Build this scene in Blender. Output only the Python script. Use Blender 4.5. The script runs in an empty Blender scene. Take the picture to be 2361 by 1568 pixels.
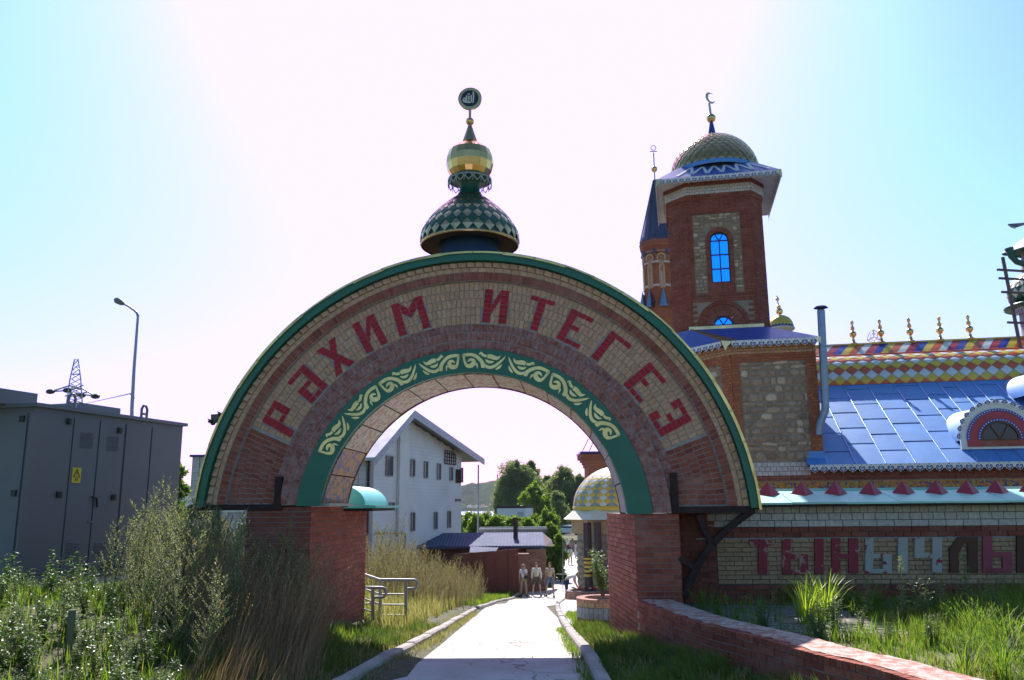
import bpy, bmesh, math, random
from mathutils import Vector, Matrix
import numpy as np
random.seed(7)
SC = bpy.context.scene
COL = SC.collection
PI = math.pi
R_ = math.radians
# ------------------------------------------------------------------ camera, sky, sun, exposure
EYE = Vector((0.0, 0.0, 1.7))
PITCH, ROLL = R_(11.43), R_(-0.5)
cam = bpy.data.cameras.new('camera')
cam.sensor_width = 36.0
cam.lens = 28.8
cam.clip_start, cam.clip_end = 0.1, 12000
camo = bpy.data.objects.new('camera', cam)
COL.objects.link(camo)
CAM_R = (Matrix.Rotation(PI/2 + PITCH, 3, 'X') @ Matrix.Rotation(ROLL, 3, 'Z'))
camo.matrix_world = Matrix.Translation(EYE) @ CAM_R.to_4x4()
SC.camera = camo
SUN_EL, SUN_AZ = R_(44), R_(-3)          # azimuth from +Y towards +X
SUNV = Vector((math.sin(SUN_AZ)*math.cos(SUN_EL), math.cos(SUN_AZ)*math.cos(SUN_EL), math.sin(SUN_EL)))
SKY_S, EXPO = 0.098, 0.94
w = bpy.data.worlds.new('World')
SC.world = w
w.use_nodes = True
wn, wl = w.node_tree.nodes, w.node_tree.links
bg = wn['Background']
sky = wn.new('ShaderNodeTexSky')
sky.sky_type = 'NISHITA'
sky.sun_disc = False
sky.sun_elevation = SUN_EL
sky.sun_rotation = SUN_AZ
sky.altitude = 60
sky.air_density, sky.dust_density, sky.ozone_density = 1.0, 1.25, 1.0
tint = wn.new('ShaderNodeMix'); tint.data_type = 'RGBA'; tint.blend_type = 'MULTIPLY'
tint.inputs[0].default_value = 1.0
tint.inputs[7].default_value = (0.79, 0.985, 1.0, 1)
wl.new(sky.outputs[0], tint.inputs[6])
lim = wn.new('ShaderNodeMix'); lim.data_type = 'RGBA'; lim.blend_type = 'DARKEN'; lim.inputs[0].default_value = 1.0
lim.inputs[7].default_value = (40, 0.925/(SKY_S*2**EXPO), 40, 1)
vm1 = wn.new('ShaderNodeVectorMath'); vm1.operation = 'SCALE'; vm1.inputs[3].default_value = SKY_S*2**EXPO
gm = wn.new('ShaderNodeGamma'); gm.inputs[1].default_value = 1.3
vm2 = wn.new('ShaderNodeVectorMath'); vm2.operation = 'SCALE'; vm2.inputs[3].default_value = 1/(SKY_S*2**EXPO)
wl.new(tint.outputs[2], vm1.inputs[0]); wl.new(vm1.outputs[0], gm.inputs[0]); wl.new(gm.outputs[0], vm2.inputs[0])
wl.new(vm2.outputs[0], lim.inputs[6]); wl.new(lim.outputs[2], bg.inputs[0])
bg.inputs[1].default_value = SKY_S
sl = bpy.data.lights.new('sun', 'SUN')
sl.energy = 4.6
sl.angle = R_(0.53)
sl.color = (1.0, 0.955, 0.9)
so = bpy.data.objects.new('sun', sl)
COL.objects.link(so)
so.rotation_euler = (-SUNV).to_track_quat('-Z', 'Y').to_euler()
so.location = (0, 0, 60)
vs = SC.view_settings
vs.view_transform = 'Standard'
vs.look = 'None'
vs.exposure = EXPO
vs.gamma = 1.0
vs.use_curve_mapping = False
SC.cycles.max_bounces = 8
SC.cycles.transparent_max_bounces = 12
SC.cycles.caustics_reflective = False
SC.cycles.caustics_refractive = False

# ------------------------------------------------------------------ measuring helpers (photo pixels, 2361 wide)
F_, CX_, CY_ = 1889.0, 1180.5, 784.0
def ray(u, v): return CAM_R @ Vector(((u-CX_)/F_, (CY_-v)/F_, -1.0))
def at(u, v, D):
    r = ray(u, v); return EYE + r*(D/r.y)
GA = math.atan(0.07)
E1 = Vector((math.cos(GA), -math.sin(GA), 0)); E2 = Vector((math.sin(GA), math.cos(GA), 0))
GO = Vector((-0.5, 12.35, 0))
GF = Matrix(((E1.x, E2.x, 0, GO.x), (E1.y, E2.y, 0, GO.y), (0, 0, 1, 0), (0, 0, 0, 1)))
def Lp(u, v, k):          # local gate-frame point on the plane k metres behind the gate front
    r = ray(u, v); o = GO + E2*k
    p = EYE + r*((o-EYE).dot(E2)/r.dot(E2)); d = p-GO
    return Vector((d.dot(E1), d.dot(E2), p.z))
def G(x, k, z): return GF @ Vector((x, k, z))
def rz(y):                # height of the road
    if y < 9.5: return 0.0
    if y < 45: return -0.088*(y-9.5)
    if y < 75: return -3.124-(y-45)*0.0225
    return -3.8

# ------------------------------------------------------------------ object helpers
def tag(o, label=None, cat=None, group=None, kind=None):
    if label: o['label'] = label
    if cat: o['category'] = cat
    if group: o['group'] = group
    if kind: o['kind'] = kind
    return o
def thing(name, label, cat, loc=(0, 0, 0), group=None):
    o = bpy.data.objects.new(name, None); COL.objects.link(o)
    o.location = loc; o.empty_display_size = 0.2
    return tag(o, label, cat, group)
def rootloc(p):
    while p is not None:
        if p.parent is None: return p.location.copy() if p.type == 'EMPTY' else Vector((0, 0, 0))
        p = p.parent
    return Vector((0, 0, 0))
class MB:
    def __init__(s, fr=None): s.v = []; s.f = []; s.m = []; s.s = []; s.fr = fr
    def add(s, vs_, fs, mi=0, sm=False, fr=None):
        o = len(s.v); fr = fr or s.fr
        s.v += [tuple(fr @ Vector(q)) for q in vs_] if fr else [tuple(q) for q in vs_]
        s.f += [tuple(i+o for i in f) for f in fs]; s.m += [mi]*len(fs); s.s += [sm]*len(fs)
        return s
    def box(s, x0, x1, y0, y1, z0, z1, mi=0, fr=None):
        return s.add([(x0,y0,z0),(x1,y0,z0),(x1,y1,z0),(x0,y1,z0),(x0,y0,z1),(x1,y0,z1),(x1,y1,z1),(x0,y1,z1)],
              [(0,3,2,1),(4,5,6,7),(0,1,5,4),(1,2,6,5),(2,3,7,6),(3,0,4,7)], mi, False, fr)
    def bar(s, p, q, w_, h_=None, mi=0, up=(0, 0, 1)):
        p, q = Vector(p), Vector(q); d = (q-p).normalized(); u = Vector(up)
        if abs(d.dot(u)) > 0.97: u = Vector((0, 1, 0))
        a = d.cross(u).normalized()*(w_/2); b = a.cross(d).normalized()*((h_ or w_)/2)
        vs_ = [p-a-b, p+a-b, p+a+b, p-a+b, q-a-b, q+a-b, q+a+b, q-a+b]
        return s.add(vs_, [(0,1,2,3),(7,6,5,4),(0,4,5,1),(1,5,6,2),(2,6,7,3),(3,7,4,0)], mi)
    def tube(s, pts, r, n=8, mi=0, cap=True, sm=True):
        pts = [Vector(p) for p in pts]; N = len(pts)
        rr = r if isinstance(r, (list, tuple)) else [r]*N
        vs_, fs = [], []
        pa = None
        for i, p in enumerate(pts):
            d = (pts[min(i+1, N-1)]-pts[max(i-1, 0)]).normalized()
            if pa is None:
                u = Vector((0, 0, 1)) if abs(d.z) < 0.9 else Vector((1, 0, 0))
                a = d.cross(u).normalized()
            else:
                a = (pa-d*pa.dot(d)).normalized()
            pa = a; b = d.cross(a)
            for k in range(n):
                t = 2*PI*k/n; vs_.append(p+(a*math.cos(t)+b*math.sin(t))*rr[i])
        for i in range(N-1):
            for k in range(n):
                k2 = (k+1) % n; fs.append((i*n+k, i*n+k2, (i+1)*n+k2, (i+1)*n+k))
        s.add(vs_, fs, mi, sm)
        if cap:
            s.add(vs_[:n], [tuple(range(n))[::-1]], mi); s.add(vs_[-n:], [tuple(range(n))], mi)
        return s
    def lathe(s, prof, c=(0, 0, 0), n=24, mi=0, sm=True, a0=0.0, a1=2*PI):
        c = Vector(c); full = abs(a1-a0-2*PI) < 1e-4; m = n if full else n+1
        vs_, fs = [], []
        for r, z in prof:
            for k in range(m):
                t = a0+(a1-a0)*k/n; vs_.append((c.x+r*math.cos(t), c.y+r*math.sin(t), c.z+z))
        for i in range(len(prof)-1):
            for k in range(n):
                k2 = (k+1) % m; fs.append((i*m+k, i*m+k2, (i+1)*m+k2, (i+1)*m+k))
        return s.add(vs_, fs, mi, sm)
    def prism(s, poly, y0, y1, mi=0, fr=None, sides=True):   # poly: (x, z) list, counter-clockwise seen from -y
        n = len(poly)
        vs_ = [(x, y0, z) for x, z in poly]+[(x, y1, z) for x, z in poly]
        fs = [tuple(range(n)), tuple(range(2*n-1, n-1, -1))]
        if sides: fs += [(i, i+n, (i+1) % n+n, (i+1) % n) for i in range(n)]
        return s.add(vs_, fs, mi, False, fr)
    def ball(s, c, r, n=10, mi=0, sc=(1, 1, 1)):
        c = Vector(c); vs_, fs = [], []; m = n//2+1
        for i in range(m+1):
            ph = PI*i/m
            for k in range(n):
                t = 2*PI*k/n
                vs_.append((c.x+r*sc[0]*math.sin(ph)*math.cos(t), c.y+r*sc[1]*math.sin(ph)*math.sin(t), c.z+r*sc[2]*math.cos(ph)))
        for i in range(m):
            for k in range(n): k2 = (k+1) % n; fs.append((i*n+k, (i+1)*n+k, (i+1)*n+k2, i*n+k2))
        return s.add(vs_, fs, mi, True)
    def mesh(s, name, mats, off=None):
        me = bpy.data.meshes.new(name)
        vv = s.v if off is None else [(x-off[0], y-off[1], z-off[2]) for x, y, z in s.v]
        me.from_pydata(vv, [], s.f)
        for m in (mats if isinstance(mats, (list, tuple)) else [mats]): me.materials.append(m)
        if s.f:
            me.polygons.foreach_set('material_index', s.m); me.polygons.foreach_set('use_smooth', s.s)
        me.update()
        return me
    def build(s, name, mats, parent=None, label=None, cat=None, group=None, kind=None):
        me = s.mesh(name, mats, rootloc(parent) if parent else None)
        o = bpy.data.objects.new(name, me); COL.objects.link(o)
        if parent: o.parent = parent
        return tag(o, label, cat, group, kind)
def inst(name, me, M, parent=None):      # an object sharing mesh data, M = world matrix
    o = bpy.data.objects.new(name, me); COL.objects.link(o)
    if parent:
        o.parent = parent; M = Matrix.Translation(-rootloc(parent)) @ M
    o.matrix_basis = M
    return o
def copy_tree(o, parent=None):
    c = o.copy(); COL.objects.link(c); c.parent = parent
    for ch in KIDS.get(o.name, []): copy_tree(ch, c)
    return c
KIDS = {}
def kids_of(o):
    return [x for x in COL.objects if x.parent == o]
def dup(root, loc, rz_=0.0, sc=1.0, label=None):
    if root.name not in KIDS: KIDS[root.name] = kids_of(root)
    r = root.copy(); COL.objects.link(r); r.location = loc; r.rotation_euler = (0, 0, rz_); r.scale = (sc,)*3
    if label: r['label'] = label
    for ch in KIDS[root.name]:
        c = ch.copy(); COL.objects.link(c); c.parent = r
    return r
T_ = Matrix.Translation
def RotY(a): return Matrix.Rotation(a, 4, 'Y')
def RotZ(a): return Matrix.Rotation(a, 4, 'Z')

# ------------------------------------------------------------------ materials
def nodes_of(name):
    m = bpy.data.materials.new(name); m.use_nodes = True
    n, l = m.node_tree.nodes, m.node_tree.links
    return m, n, l, n['Principled BSDF']
def coordn(n, l, scale=1.0, kind='Object'):
    tc = n.new('ShaderNodeTexCoord'); return tc.outputs[kind]
def noise(n, l, vec, scale, detail=4, rough=0.55):
    t = n.new('ShaderNodeTexNoise'); t.inputs['Scale'].default_value = scale
    t.inputs['Detail'].default_value = detail; t.inputs['Roughness'].default_value = rough
    l.new(vec, t.inputs['Vector']); return t.outputs['Fac']
def ramp(n, l, fac, stops, interp='LINEAR'):
    r = n.new('ShaderNodeValToRGB'); e = r.color_ramp.elements; r.color_ramp.interpolation = interp
    while len(e) < len(stops): e.new(0.5)
    for i, (p, c) in enumerate(stops):
        e[i].position = p; e[i].color = (c[0], c[1], c[2], 1)
    l.new(fac, r.inputs[0]); return r.outputs[0]
def mixc(n, l, a, b, fac, mode='MIX'):
    m = n.new('ShaderNodeMix'); m.data_type = 'RGBA'; m.blend_type = mode
    for sock, val in ((m.inputs[6], a), (m.inputs[7], b)):
        if isinstance(val, (tuple, list)): sock.default_value = (val[0], val[1], val[2], 1)
        else: l.new(val, sock)
    if isinstance(fac, (int, float)): m.inputs[0].default_value = fac
    else: l.new(fac, m.inputs[0])
    return m.outputs[2]
def mathn(n, l, op, a, b=None):
    m = n.new('ShaderNodeMath'); m.operation = op
    for i, q in enumerate((a, b)):
        if q is None: continue
        if isinstance(q, (int, float)): m.inputs[i].default_value = q
        else: l.new(q, m.inputs[i])
    return m.outputs[0]
def bump(n, l, h, bs, strength, dist=0.01):
    b = n.new('ShaderNodeBump'); b.inputs['Strength'].default_value = strength; b.inputs['Distance'].default_value = dist
    l.new(h, b.inputs['Height']); l.new(b.outputs[0], bs.inputs['Normal'])
def rnd(n, l):
    g = n.new('ShaderNodeNewGeometry'); o = n.new('ShaderNodeObjectInfo')
    return mathn(n, l, 'FRACT', mathn(n, l, 'ADD', g.outputs['Random Per Island'], o.outputs['Random']))
def sc3(c, k): return tuple(min(1, q*k) for q in c)
def mat(name, c, rough=0.6, metal=0.0, var=0.18, ns=3.0, bs_=0.0, bsc=40.0, dirt=None, spec=None):
    m, n, l, b = nodes_of(name)
    v = coordn(n, l)
    f = noise(n, l, v, ns, 6, 0.6)
    col = ramp(n, l, f, [(0.25, sc3(c, 1-var)), (0.75, sc3(c, 1+var))])
    if dirt:
        f2 = noise(n, l, v, ns*0.37+0.2, 8, 0.7)
        k = ramp(n, l, f2, [(0.45, (0, 0, 0)), (0.72, (1, 1, 1))])
        col = mixc(n, l, col, dirt, mathn(n, l, 'MULTIPLY', k, 0.7))
    l.new(col, b.inputs['Base Color'])
    b.inputs['Roughness'].default_value = rough; b.inputs['Metallic'].default_value = metal
    if spec is not None: b.inputs['Specular IOR Level'].default_value = spec
    rr = mathn(n, l, 'ADD', mathn(n, l, 'MULTIPLY', noise(n, l, v, ns*2.3, 4), 0.2), rough-0.1)
    l.new(rr, b.inputs['Roughness'])
    if bs_: bump(n, l, noise(n, l, v, bsc, 4), b, bs_)
    return m
def brickmat(name, cols, rough=0.85, bloom=(0.55, 0.5, 0.47), bl=0.35, bs=1.7, bt=0.5):
    m, n, l, b = nodes_of(name)
    v = coordn(n, l, kind='Object')
    geo = n.new('ShaderNodeNewGeometry')
    r = rnd(n, l)
    k = len(cols)
    col = ramp(n, l, r, [(i/max(1, k-1), c) for i, c in enumerate(cols)])
    f = noise(n, l, geo.outputs['Position'], 22, 6, 0.7)
    col = mixc(n, l, col, ramp(n, l, f, [(0.3, (0.66, 0.66, 0.66)), (0.7, (1.22, 1.2, 1.18))]), 1.0, 'MULTIPLY')
    f2 = noise(n, l, geo.outputs['Position'], bs, 7, 0.72)
    kk = ramp(n, l, f2, [(bt, (0, 0, 0)), (0.75, (1, 1, 1))])
    col = mixc(n, l, col, bloom, mathn(n, l, 'MULTIPLY', kk, bl))
    l.new(col, b.inputs['Base Color']); b.inputs['Roughness'].default_value = rough
    b.inputs['Specular IOR Level'].default_value = 0.25
    bump(n, l, noise(n, l, geo.outputs['Position'], 90, 5, 0.7), b, 0.5, 0.006)
    return m
def leafmat(name, cols, trans=0.45, rough=0.55, spec=0.3):
    m, n, l, b = nodes_of(name)
    r = rnd(n, l)
    k = len(cols)
    col = ramp(n, l, r, [(i/max(1, k-1), c) for i, c in enumerate(cols)])
    l.new(col, b.inputs['Base Color']); b.inputs['Roughness'].default_value = rough
    b.inputs['Specular IOR Level'].default_value = spec
    t = n.new('ShaderNodeBsdfTranslucent')
    l.new(mixc(n, l, col, (1.5, 1.45, 0.7), 1.0, 'MULTIPLY'), t.inputs[0])
    mx = n.new('ShaderNodeMixShader'); mx.inputs[0].default_value = trans
    l.new(b.outputs[0], mx.inputs[1]); l.new(t.outputs[0], mx.inputs[2])
    l.new(mx.outputs[0], n['Material Output'].inputs[0])
    return m
RED3 = [(0.30, 0.075, 0.05), (0.36, 0.10, 0.06), (0.25, 0.06, 0.045), (0.40, 0.125, 0.085), (0.31, 0.085, 0.06)]
M_red = brickmat('red_brick', RED3, bl=0.22)
M_redb = brickmat('bloomed_red_brick', RED3, bloom=(0.46, 0.33, 0.33), bl=0.9, bs=11, bt=0.38)
M_red2 = brickmat('red_brick_orange', [(0.40, 0.13, 0.065), (0.46, 0.16, 0.08), (0.36, 0.11, 0.06), (0.42, 0.14, 0.08)], bl=0.12)
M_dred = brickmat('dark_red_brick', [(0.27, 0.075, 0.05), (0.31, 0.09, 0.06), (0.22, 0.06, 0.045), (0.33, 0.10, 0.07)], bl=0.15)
M_cream = brickmat('cream_brick', [(0.58, 0.335, 0.215), (0.63, 0.37, 0.24), (0.53, 0.30, 0.19), (0.65, 0.40, 0.27)], bl=0.1)
M_yel = brickmat('yellow_brick', [(0.60, 0.36, 0.22), (0.64, 0.41, 0.26), (0.56, 0.32, 0.20), (0.61, 0.37, 0.23)], bl=0.08)
M_wht = brickmat('white_brick', [(0.62, 0.55, 0.55), (0.68, 0.61, 0.60), (0.56, 0.50, 0.49), (0.65, 0.58, 0.58)], bloom=(0.3, 0.27, 0.24), bl=0.4)
M_crim = brickmat('crimson_painted_brick', [(0.42, 0.012, 0.028), (0.47, 0.016, 0.034), (0.38, 0.010, 0.024)], rough=0.5, bl=0.05)
M_mortar = mat('mortar', (0.37, 0.33, 0.32), 0.95, var=0.25, ns=14, bs_=0.5, bsc=120)
M_mortar_d = mat('dark_mortar', (0.34, 0.30, 0.30), 0.95, var=0.25, ns=14, bs_=0.5, bsc=120)
M_joint = mat('sooty_joint', (0.15, 0.12, 0.115), 0.95, var=0.25, ns=14)
M_smort = mat('lime_mortar', (0.30, 0.235, 0.18), 0.95, var=0.3, ns=7, bs_=0.6, bsc=60)
M_soff = mat('dark_soffit_sheet', (0.10, 0.085, 0.09), 0.9, var=0.2, spec=0.05)
M_conc = mat('concrete', (0.42, 0.39, 0.35), 0.9, var=0.22, ns=6, bs_=0.4, bsc=70, dirt=(0.2, 0.18, 0.15))
M_green = mat('green_sheet', (0.012, 0.14, 0.085), 0.42, var=0.12, ns=2, dirt=(0.02, 0.10, 0.07))
M_gold = mat('gold_sheet', (0.80, 0.52, 0.22), 0.22, 1.0, var=0.12, ns=4, bs_=0.25, bsc=7)
M_brass = mat('dull_brass_sheet', (0.68, 0.47, 0.27), 0.24, 0.9, var=0.25, ns=3, bs_=0.3, bsc=8, dirt=(0.30, 0.2, 0.06))
M_goldleaf = mat('pale_gold_inlay', (0.74, 0.58, 0.25), 0.34, 0.7, var=0.12, ns=5, dirt=(0.55, 0.38, 0.13))
M_steel = mat('brown_steel', (0.028, 0.012, 0.012), 0.85, 0.0, var=0.3, ns=8, dirt=(0.06, 0.03, 0.02))
M_blue = mat('blue_sheet', (0.075, 0.255, 0.63), 0.60, 0.0, var=0.16, ns=2.0, bs_=0.15, bsc=5, spec=.9)
M_blue2 = mat('deep_blue_sheet', (0.045, 0.085, 0.40), 0.36, 0.0, var=0.2, ns=3, bs_=0.15, bsc=6)
M_capg = mat('weathered_gold_strip', (0.74, 0.52, 0.20), 0.3, 0.9, var=0.25, ns=3, bs_=0.4, bsc=9, dirt=(0.16, 0.09, 0.03))
M_dblue = mat('dark_blue_sheet', (0.018, 0.035, 0.19), 0.35, 0.0, var=0.2, ns=4)
M_white = mat('white_paint', (0.78, 0.77, 0.78), 0.5, var=0.05, ns=5, dirt=(0.6, 0.58, 0.56))
M_lblue = mat('dark_blue_paint', (0.03, 0.05, 0.26), 0.5, var=0.1)
M_grey = mat('grey_metal', (0.12, 0.11, 0.12), 0.6, 0.0, var=0.08, ns=4)
M_black = mat('black_plastic', (0.015, 0.015, 0.017), 0.45, var=0.1)
M_dkgreen = mat('dark_green_sheet', (0.014, 0.085, 0.06), 0.4, var=0.2, ns=5)
M_turq = mat('turquoise_sheet', (0.38, 0.68, 0.58), 0.42, var=0.08, ns=2, dirt=(0.25, 0.5, 0.45))
M_turq2 = mat('turquoise_canopy_sheet', (0.10, 0.52, 0.47), 0.45, var=0.06, ns=2)
M_rredpy = mat('crimson_sheet', (0.40, 0.03, 0.05), 0.4, var=0.1)

def clip_poly(poly, y0, y1):
    def cut(pl, s_, lim):
        out = []
        for i in range(len(pl)):
            a, b = pl[i], pl[(i+1) % len(pl)]
            ia, ib = s_*(a[1]-lim) >= 0, s_*(b[1]-lim) >= 0
            if ia: out.append(a)
            if ia != ib:
                t = (lim-a[1])/(b[1]-a[1]); out.append((a[0]+t*(b[0]-a[0]), lim))
        return out
    p = cut(poly, 1, y0)
    return cut(p, -1, y1) if p else p
# a field of bricks in a frame (x along, -y outwards, z up); the first `limit` are objects, the rest go into `rest`
_bm = {}
def brick_mesh(l_, h_, d_, m):
    key = (round(l_, 3), round(h_, 3), round(d_, 3), m.name)
    if key not in _bm: _bm[key] = MB().box(-l_/2, l_/2, 0, d_, -h_/2, h_/2).mesh('brick', m)
    return _bm[key]
def brick_field(fr, x0, x1, z0, z1, m, root, rest, mi=0, bl=0.25, bh=0.065, jt=0.011, d=0.012, limit=0, bond='half', holes=(), name='brick', jit=0.0015, off=0.0):
    cnt = 0; rows = max(1, int(round((z1-z0)/(bh+jt)))); ph = (z1-z0)/rows; h = ph-jt
    for r in range(rows):
        zc = z0+(r+0.5)*ph
        x = x0-(((bl+jt)*0.5) if (bond == 'half' and r % 2) else 0.0)-off
        while x < x1-0.01:
            a, b = max(x, x0), min(x+bl, x1)
            x += bl+jt
            if b-a < 0.03: continue
            xc = (a+b)/2
            if any(hx0 < xc < hx1 and hz0 < zc < hz1 for hx0, hx1, hz0, hz1 in holes): continue
            j = random.uniform(-jit, jit)
            if cnt < limit and abs(b-a-bl) < 1e-4:
                inst(name, brick_mesh(bl, h, d+0.01, m), fr @ T_((xc, -d+j, zc)), root); cnt += 1
            else:
                rest.box(a, b, -d+j, 0.01, zc-h/2, zc+h/2, mi, fr)
    return cnt
# ================================================================== SETTING
def atz(u, v, z):
    r = ray(u, v); return EYE + r*((z-EYE.z)/r.z)
def smooth(t): t = max(0.0, min(1.0, t)); return t*t*(3-2*t)
def lerp_tab(tab, y):
    if y <= tab[0][0]: return tab[0][1]
    for (a, p), (b, q) in zip(tab, tab[1:]):
        if y <= b: return p+(q-p)*(y-a)/(b-a)
    return tab[-1][1]
LK = [(-12, -3.4), (4, -2.5), (7, -1.85), (8.6, -1.50), (9.7, -1.34), (12.8, -1.25), (18.3, -1.22), (28, -1.11), (36.6, -.66), (46, .1), (60, 1.8), (80, 3.7), (100, 5.0)]
RK = [(-12, .9), (4, .8), (8.2, .75), (10.9, .78), (15.9, .9), (18.7, .98), (25, 1.2), (31.3, 1.5), (42.6, 2.5), (60, 5.6), (80, 8.3), (100, 10.5)]
def gz(x, y):
    z = rz(y)
    if y > 100:                                   # car park terrace, then down to the lake bed
        z = -3.8 + 1.1*smooth((y-104)/5)
        z -= 9.0*smooth((y-185)/45)
    l = lerp_tab(LK, y)
    if x < l:
        b = 0.10 + 0.66*smooth((l-0.5-x)/3.2)*(1-smooth((y-19)/14)) + 0.45*smooth((l-0.5-x)/5)*smooth((y-14)/10)*(1-smooth((y-40)/8))
        z += b*(1-smooth((y-60)/20))
        z += 0.03*math.sin(x*2.3+y*1.1)*smooth((l-0.3-x)/1.5)
    r = lerp_tab(RK, y)
    if x > r and y < 100: z += 0.08
    return z
M_ground, n, l, b = nodes_of('dry_grassy_earth')
v = n.new('ShaderNodeNewGeometry').outputs['Position']
f1 = noise(n, l, v, 0.6, 8, 0.65); f2 = noise(n, l, v, 9, 6, 0.7)
c = ramp(n, l, f1, [(0.35, (0.045, 0.06, 0.02)), (0.5, (0.10, 0.09, 0.045)), (0.65, (0.05, 0.07, 0.02))])
c = mixc(n, l, c, ramp(n, l, f2, [(0.3, (0.6, 0.6, 0.6)), (0.7, (1.3, 1.3, 1.25))]), 1.0, 'MULTIPLY')
l.new(c, b.inputs['Base Color']); b.inputs['Roughness'].default_value = 0.95
bump(n, l, f2, b, 0.7, 0.04)
xs = sorted(set([-3500, -2000, -1000, -500, -250, -140, -90, -60, -45, -36] + [-30+0.75*i for i in range(81)] + [32, 36, 45, 60, 90, 140, 250, 500, 1000, 2000, 3500]))
ys = sorted(set([-60, -30, -20] + [-12+0.8*i for i in range(170)] + [125+6*i for i in range(20)] + [260, 400, 700, 1200, 2500, 5000, 9000]))
gv = [(x, y, gz(x, y)-0.03) for y in ys for x in xs]
W_ = len(xs)
gf = [(j*W_+i, j*W_+i+1, (j+1)*W_+i+1, (j+1)*W_+i) for j in range(len(ys)-1) for i in range(W_-1)]
g = MB(); g.add(gv, gf, 0, True)
tag(g.build('ground', M_ground), kind='structure')

# road
M_road, n, l, b = nodes_of('pale_dusty_concrete')
v = n.new('ShaderNodeNewGeometry').outputs['Position']
f1 = noise(n, l, v, 1.3, 8, 0.7); f2 = noise(n, l, v, 60, 5, 0.7)
c = ramp(n, l, f1, [(0.3, (0.46, 0.43, 0.40)), (0.7, (0.56, 0.53, 0.50))])
c = mixc(n, l, c, ramp(n, l, f2, [(0.3, (0.8, 0.8, 0.8)), (0.7, (1.12, 1.12, 1.12))]), 1.0, 'MULTIPLY')
f3 = noise(n, l, v, 0.45, 5, 0.6)
c = mixc(n, l, c, ramp(n, l, f3, [(0.42, (0.80, 0.78, 0.75)), (0.58, (1.05, 1.05, 1.05))]), 1.0, 'MULTIPLY')
wv_ = n.new('ShaderNodeVectorMath'); wv_.operation = 'ADD'; l.new(v, wv_.inputs[0])
nz_ = n.new('ShaderNodeTexNoise'); nz_.inputs['Scale'].default_value = 2.2; l.new(v, nz_.inputs['Vector']); l.new(nz_.outputs['Color'], wv_.inputs[1])
vc_ = n.new('ShaderNodeTexVoronoi'); vc_.feature = 'DISTANCE_TO_EDGE'; vc_.inputs['Scale'].default_value = 0.55; l.new(wv_.outputs[0], vc_.inputs['Vector'])
c = mixc(n, l, c, ramp(n, l, vc_.outputs['Distance'], [(0.004, (0.45, 0.42, 0.40)), (0.012, (1, 1, 1))]), 1.0, 'MULTIPLY')
l.new(c, b.inputs['Base Color']); b.inputs['Roughness'].default_value = 0.8
bump(n, l, f2, b, 0.35, 0.01)
rb = MB(); rv = []; ry = [-12+0.8*i for i in range(140)]
for y in ry:
    a, c_ = lerp_tab(LK, y), lerp_tab(RK, y)
    for k in range(7): t = k/6; rv.append((a+(c_-a)*t, y, rz(y)+0.004+0.02*(1-(2*t-1)**2)))
rb.add(rv, [(j*7+i, j*7+i+1, (j+1)*7+i+1, (j+1)*7+i) for j in range(len(ry)-1) for i in range(6)], 0, True)
tag(rb.build('road', M_road), kind='structure')
# side pavement right of the road, in front of the kiosk
pv = MB(); vv = []
py = [16.5+0.9*i for i in range(50)]
for y in py:
    a = lerp_tab(RK, y)+0.16
    vv += [(a, y, rz(y)+0.085), (a+3.2, y, rz(y)+0.085)]
pv.add(vv, [(2*i, 2*i+1, 2*i+3, 2*i+2) for i in range(len(py)-1)])
tag(pv.build('pavement', M_road), kind='structure')
# kerbs: separate stones
M_kerb = mat('kerb_concrete', (0.40, 0.36, 0.33), 0.9, var=0.25, ns=5, bs_=0.5, bsc=60, dirt=(0.2, 0.17, 0.14))
kerb_me = {}
def kerb(name, tab, side, y0, y1, skip=()):
    root = tag(bpy.data.objects.new(name, None), kind='structure'); COL.objects.link(root)
    y = y0; i = 0
    while y < y1:
        L_ = 0.95 if i % 3 else 0.8
        xa, xb = lerp_tab(tab, y), lerp_tab(tab, y+L_)
        p, q = Vector((xa+side*0.07, y, rz(y))), Vector((xb+side*0.07, y+L_, rz(y+L_)))
        key = round((q-p).length, 1)
        if key not in kerb_me:
            m_ = MB(); w2 = 0.07; hh = 0.125; Lh = key/2-0.008
            m_.add([(-w2, -Lh, -.1), (w2, -Lh, -.1), (w2, Lh, -.1), (-w2, Lh, -.1),
                    (-w2, -Lh, hh-.025), (w2, -Lh, hh-.025), (w2, Lh, hh-.025), (-w2, Lh, hh-.025),
                    (-w2+.02, -Lh+.01, hh), (w2-.02, -Lh+.01, hh), (w2-.02, Lh-.01, hh), (-w2+.02, Lh-.01, hh)],
                   [(3,2,1,0),(0,1,5,4),(1,2,6,5),(2,3,7,6),(3,0,4,7),(4,5,9,8),(5,6,10,9),(6,7,11,10),(7,4,8,11),(8,9,10,11)])
            kerb_me[key] = m_.mesh('kerb_stone', M_kerb)
        d = (q-p).normalized(); mid = (p+q)/2
        if not any(a < y < b_ for a, b_ in skip):
            M = T_(mid+Vector((0, 0, random.uniform(-.012, .012)))) @ d.to_track_quat('Y', 'Z').to_matrix().to_4x4() @ RotZ(random.uniform(-.012, .012))
            inst('kerb_stone', kerb_me[key], M, root)
        y += L_+0.01; i += 1
kerb('left_kerb', LK, -1, 4.0, 52, skip=((25, 27.6),))
kerb('right_kerb', RK, 1, 4.0, 44, skip=((16.7, 17.5), (30, 31)))

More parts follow.
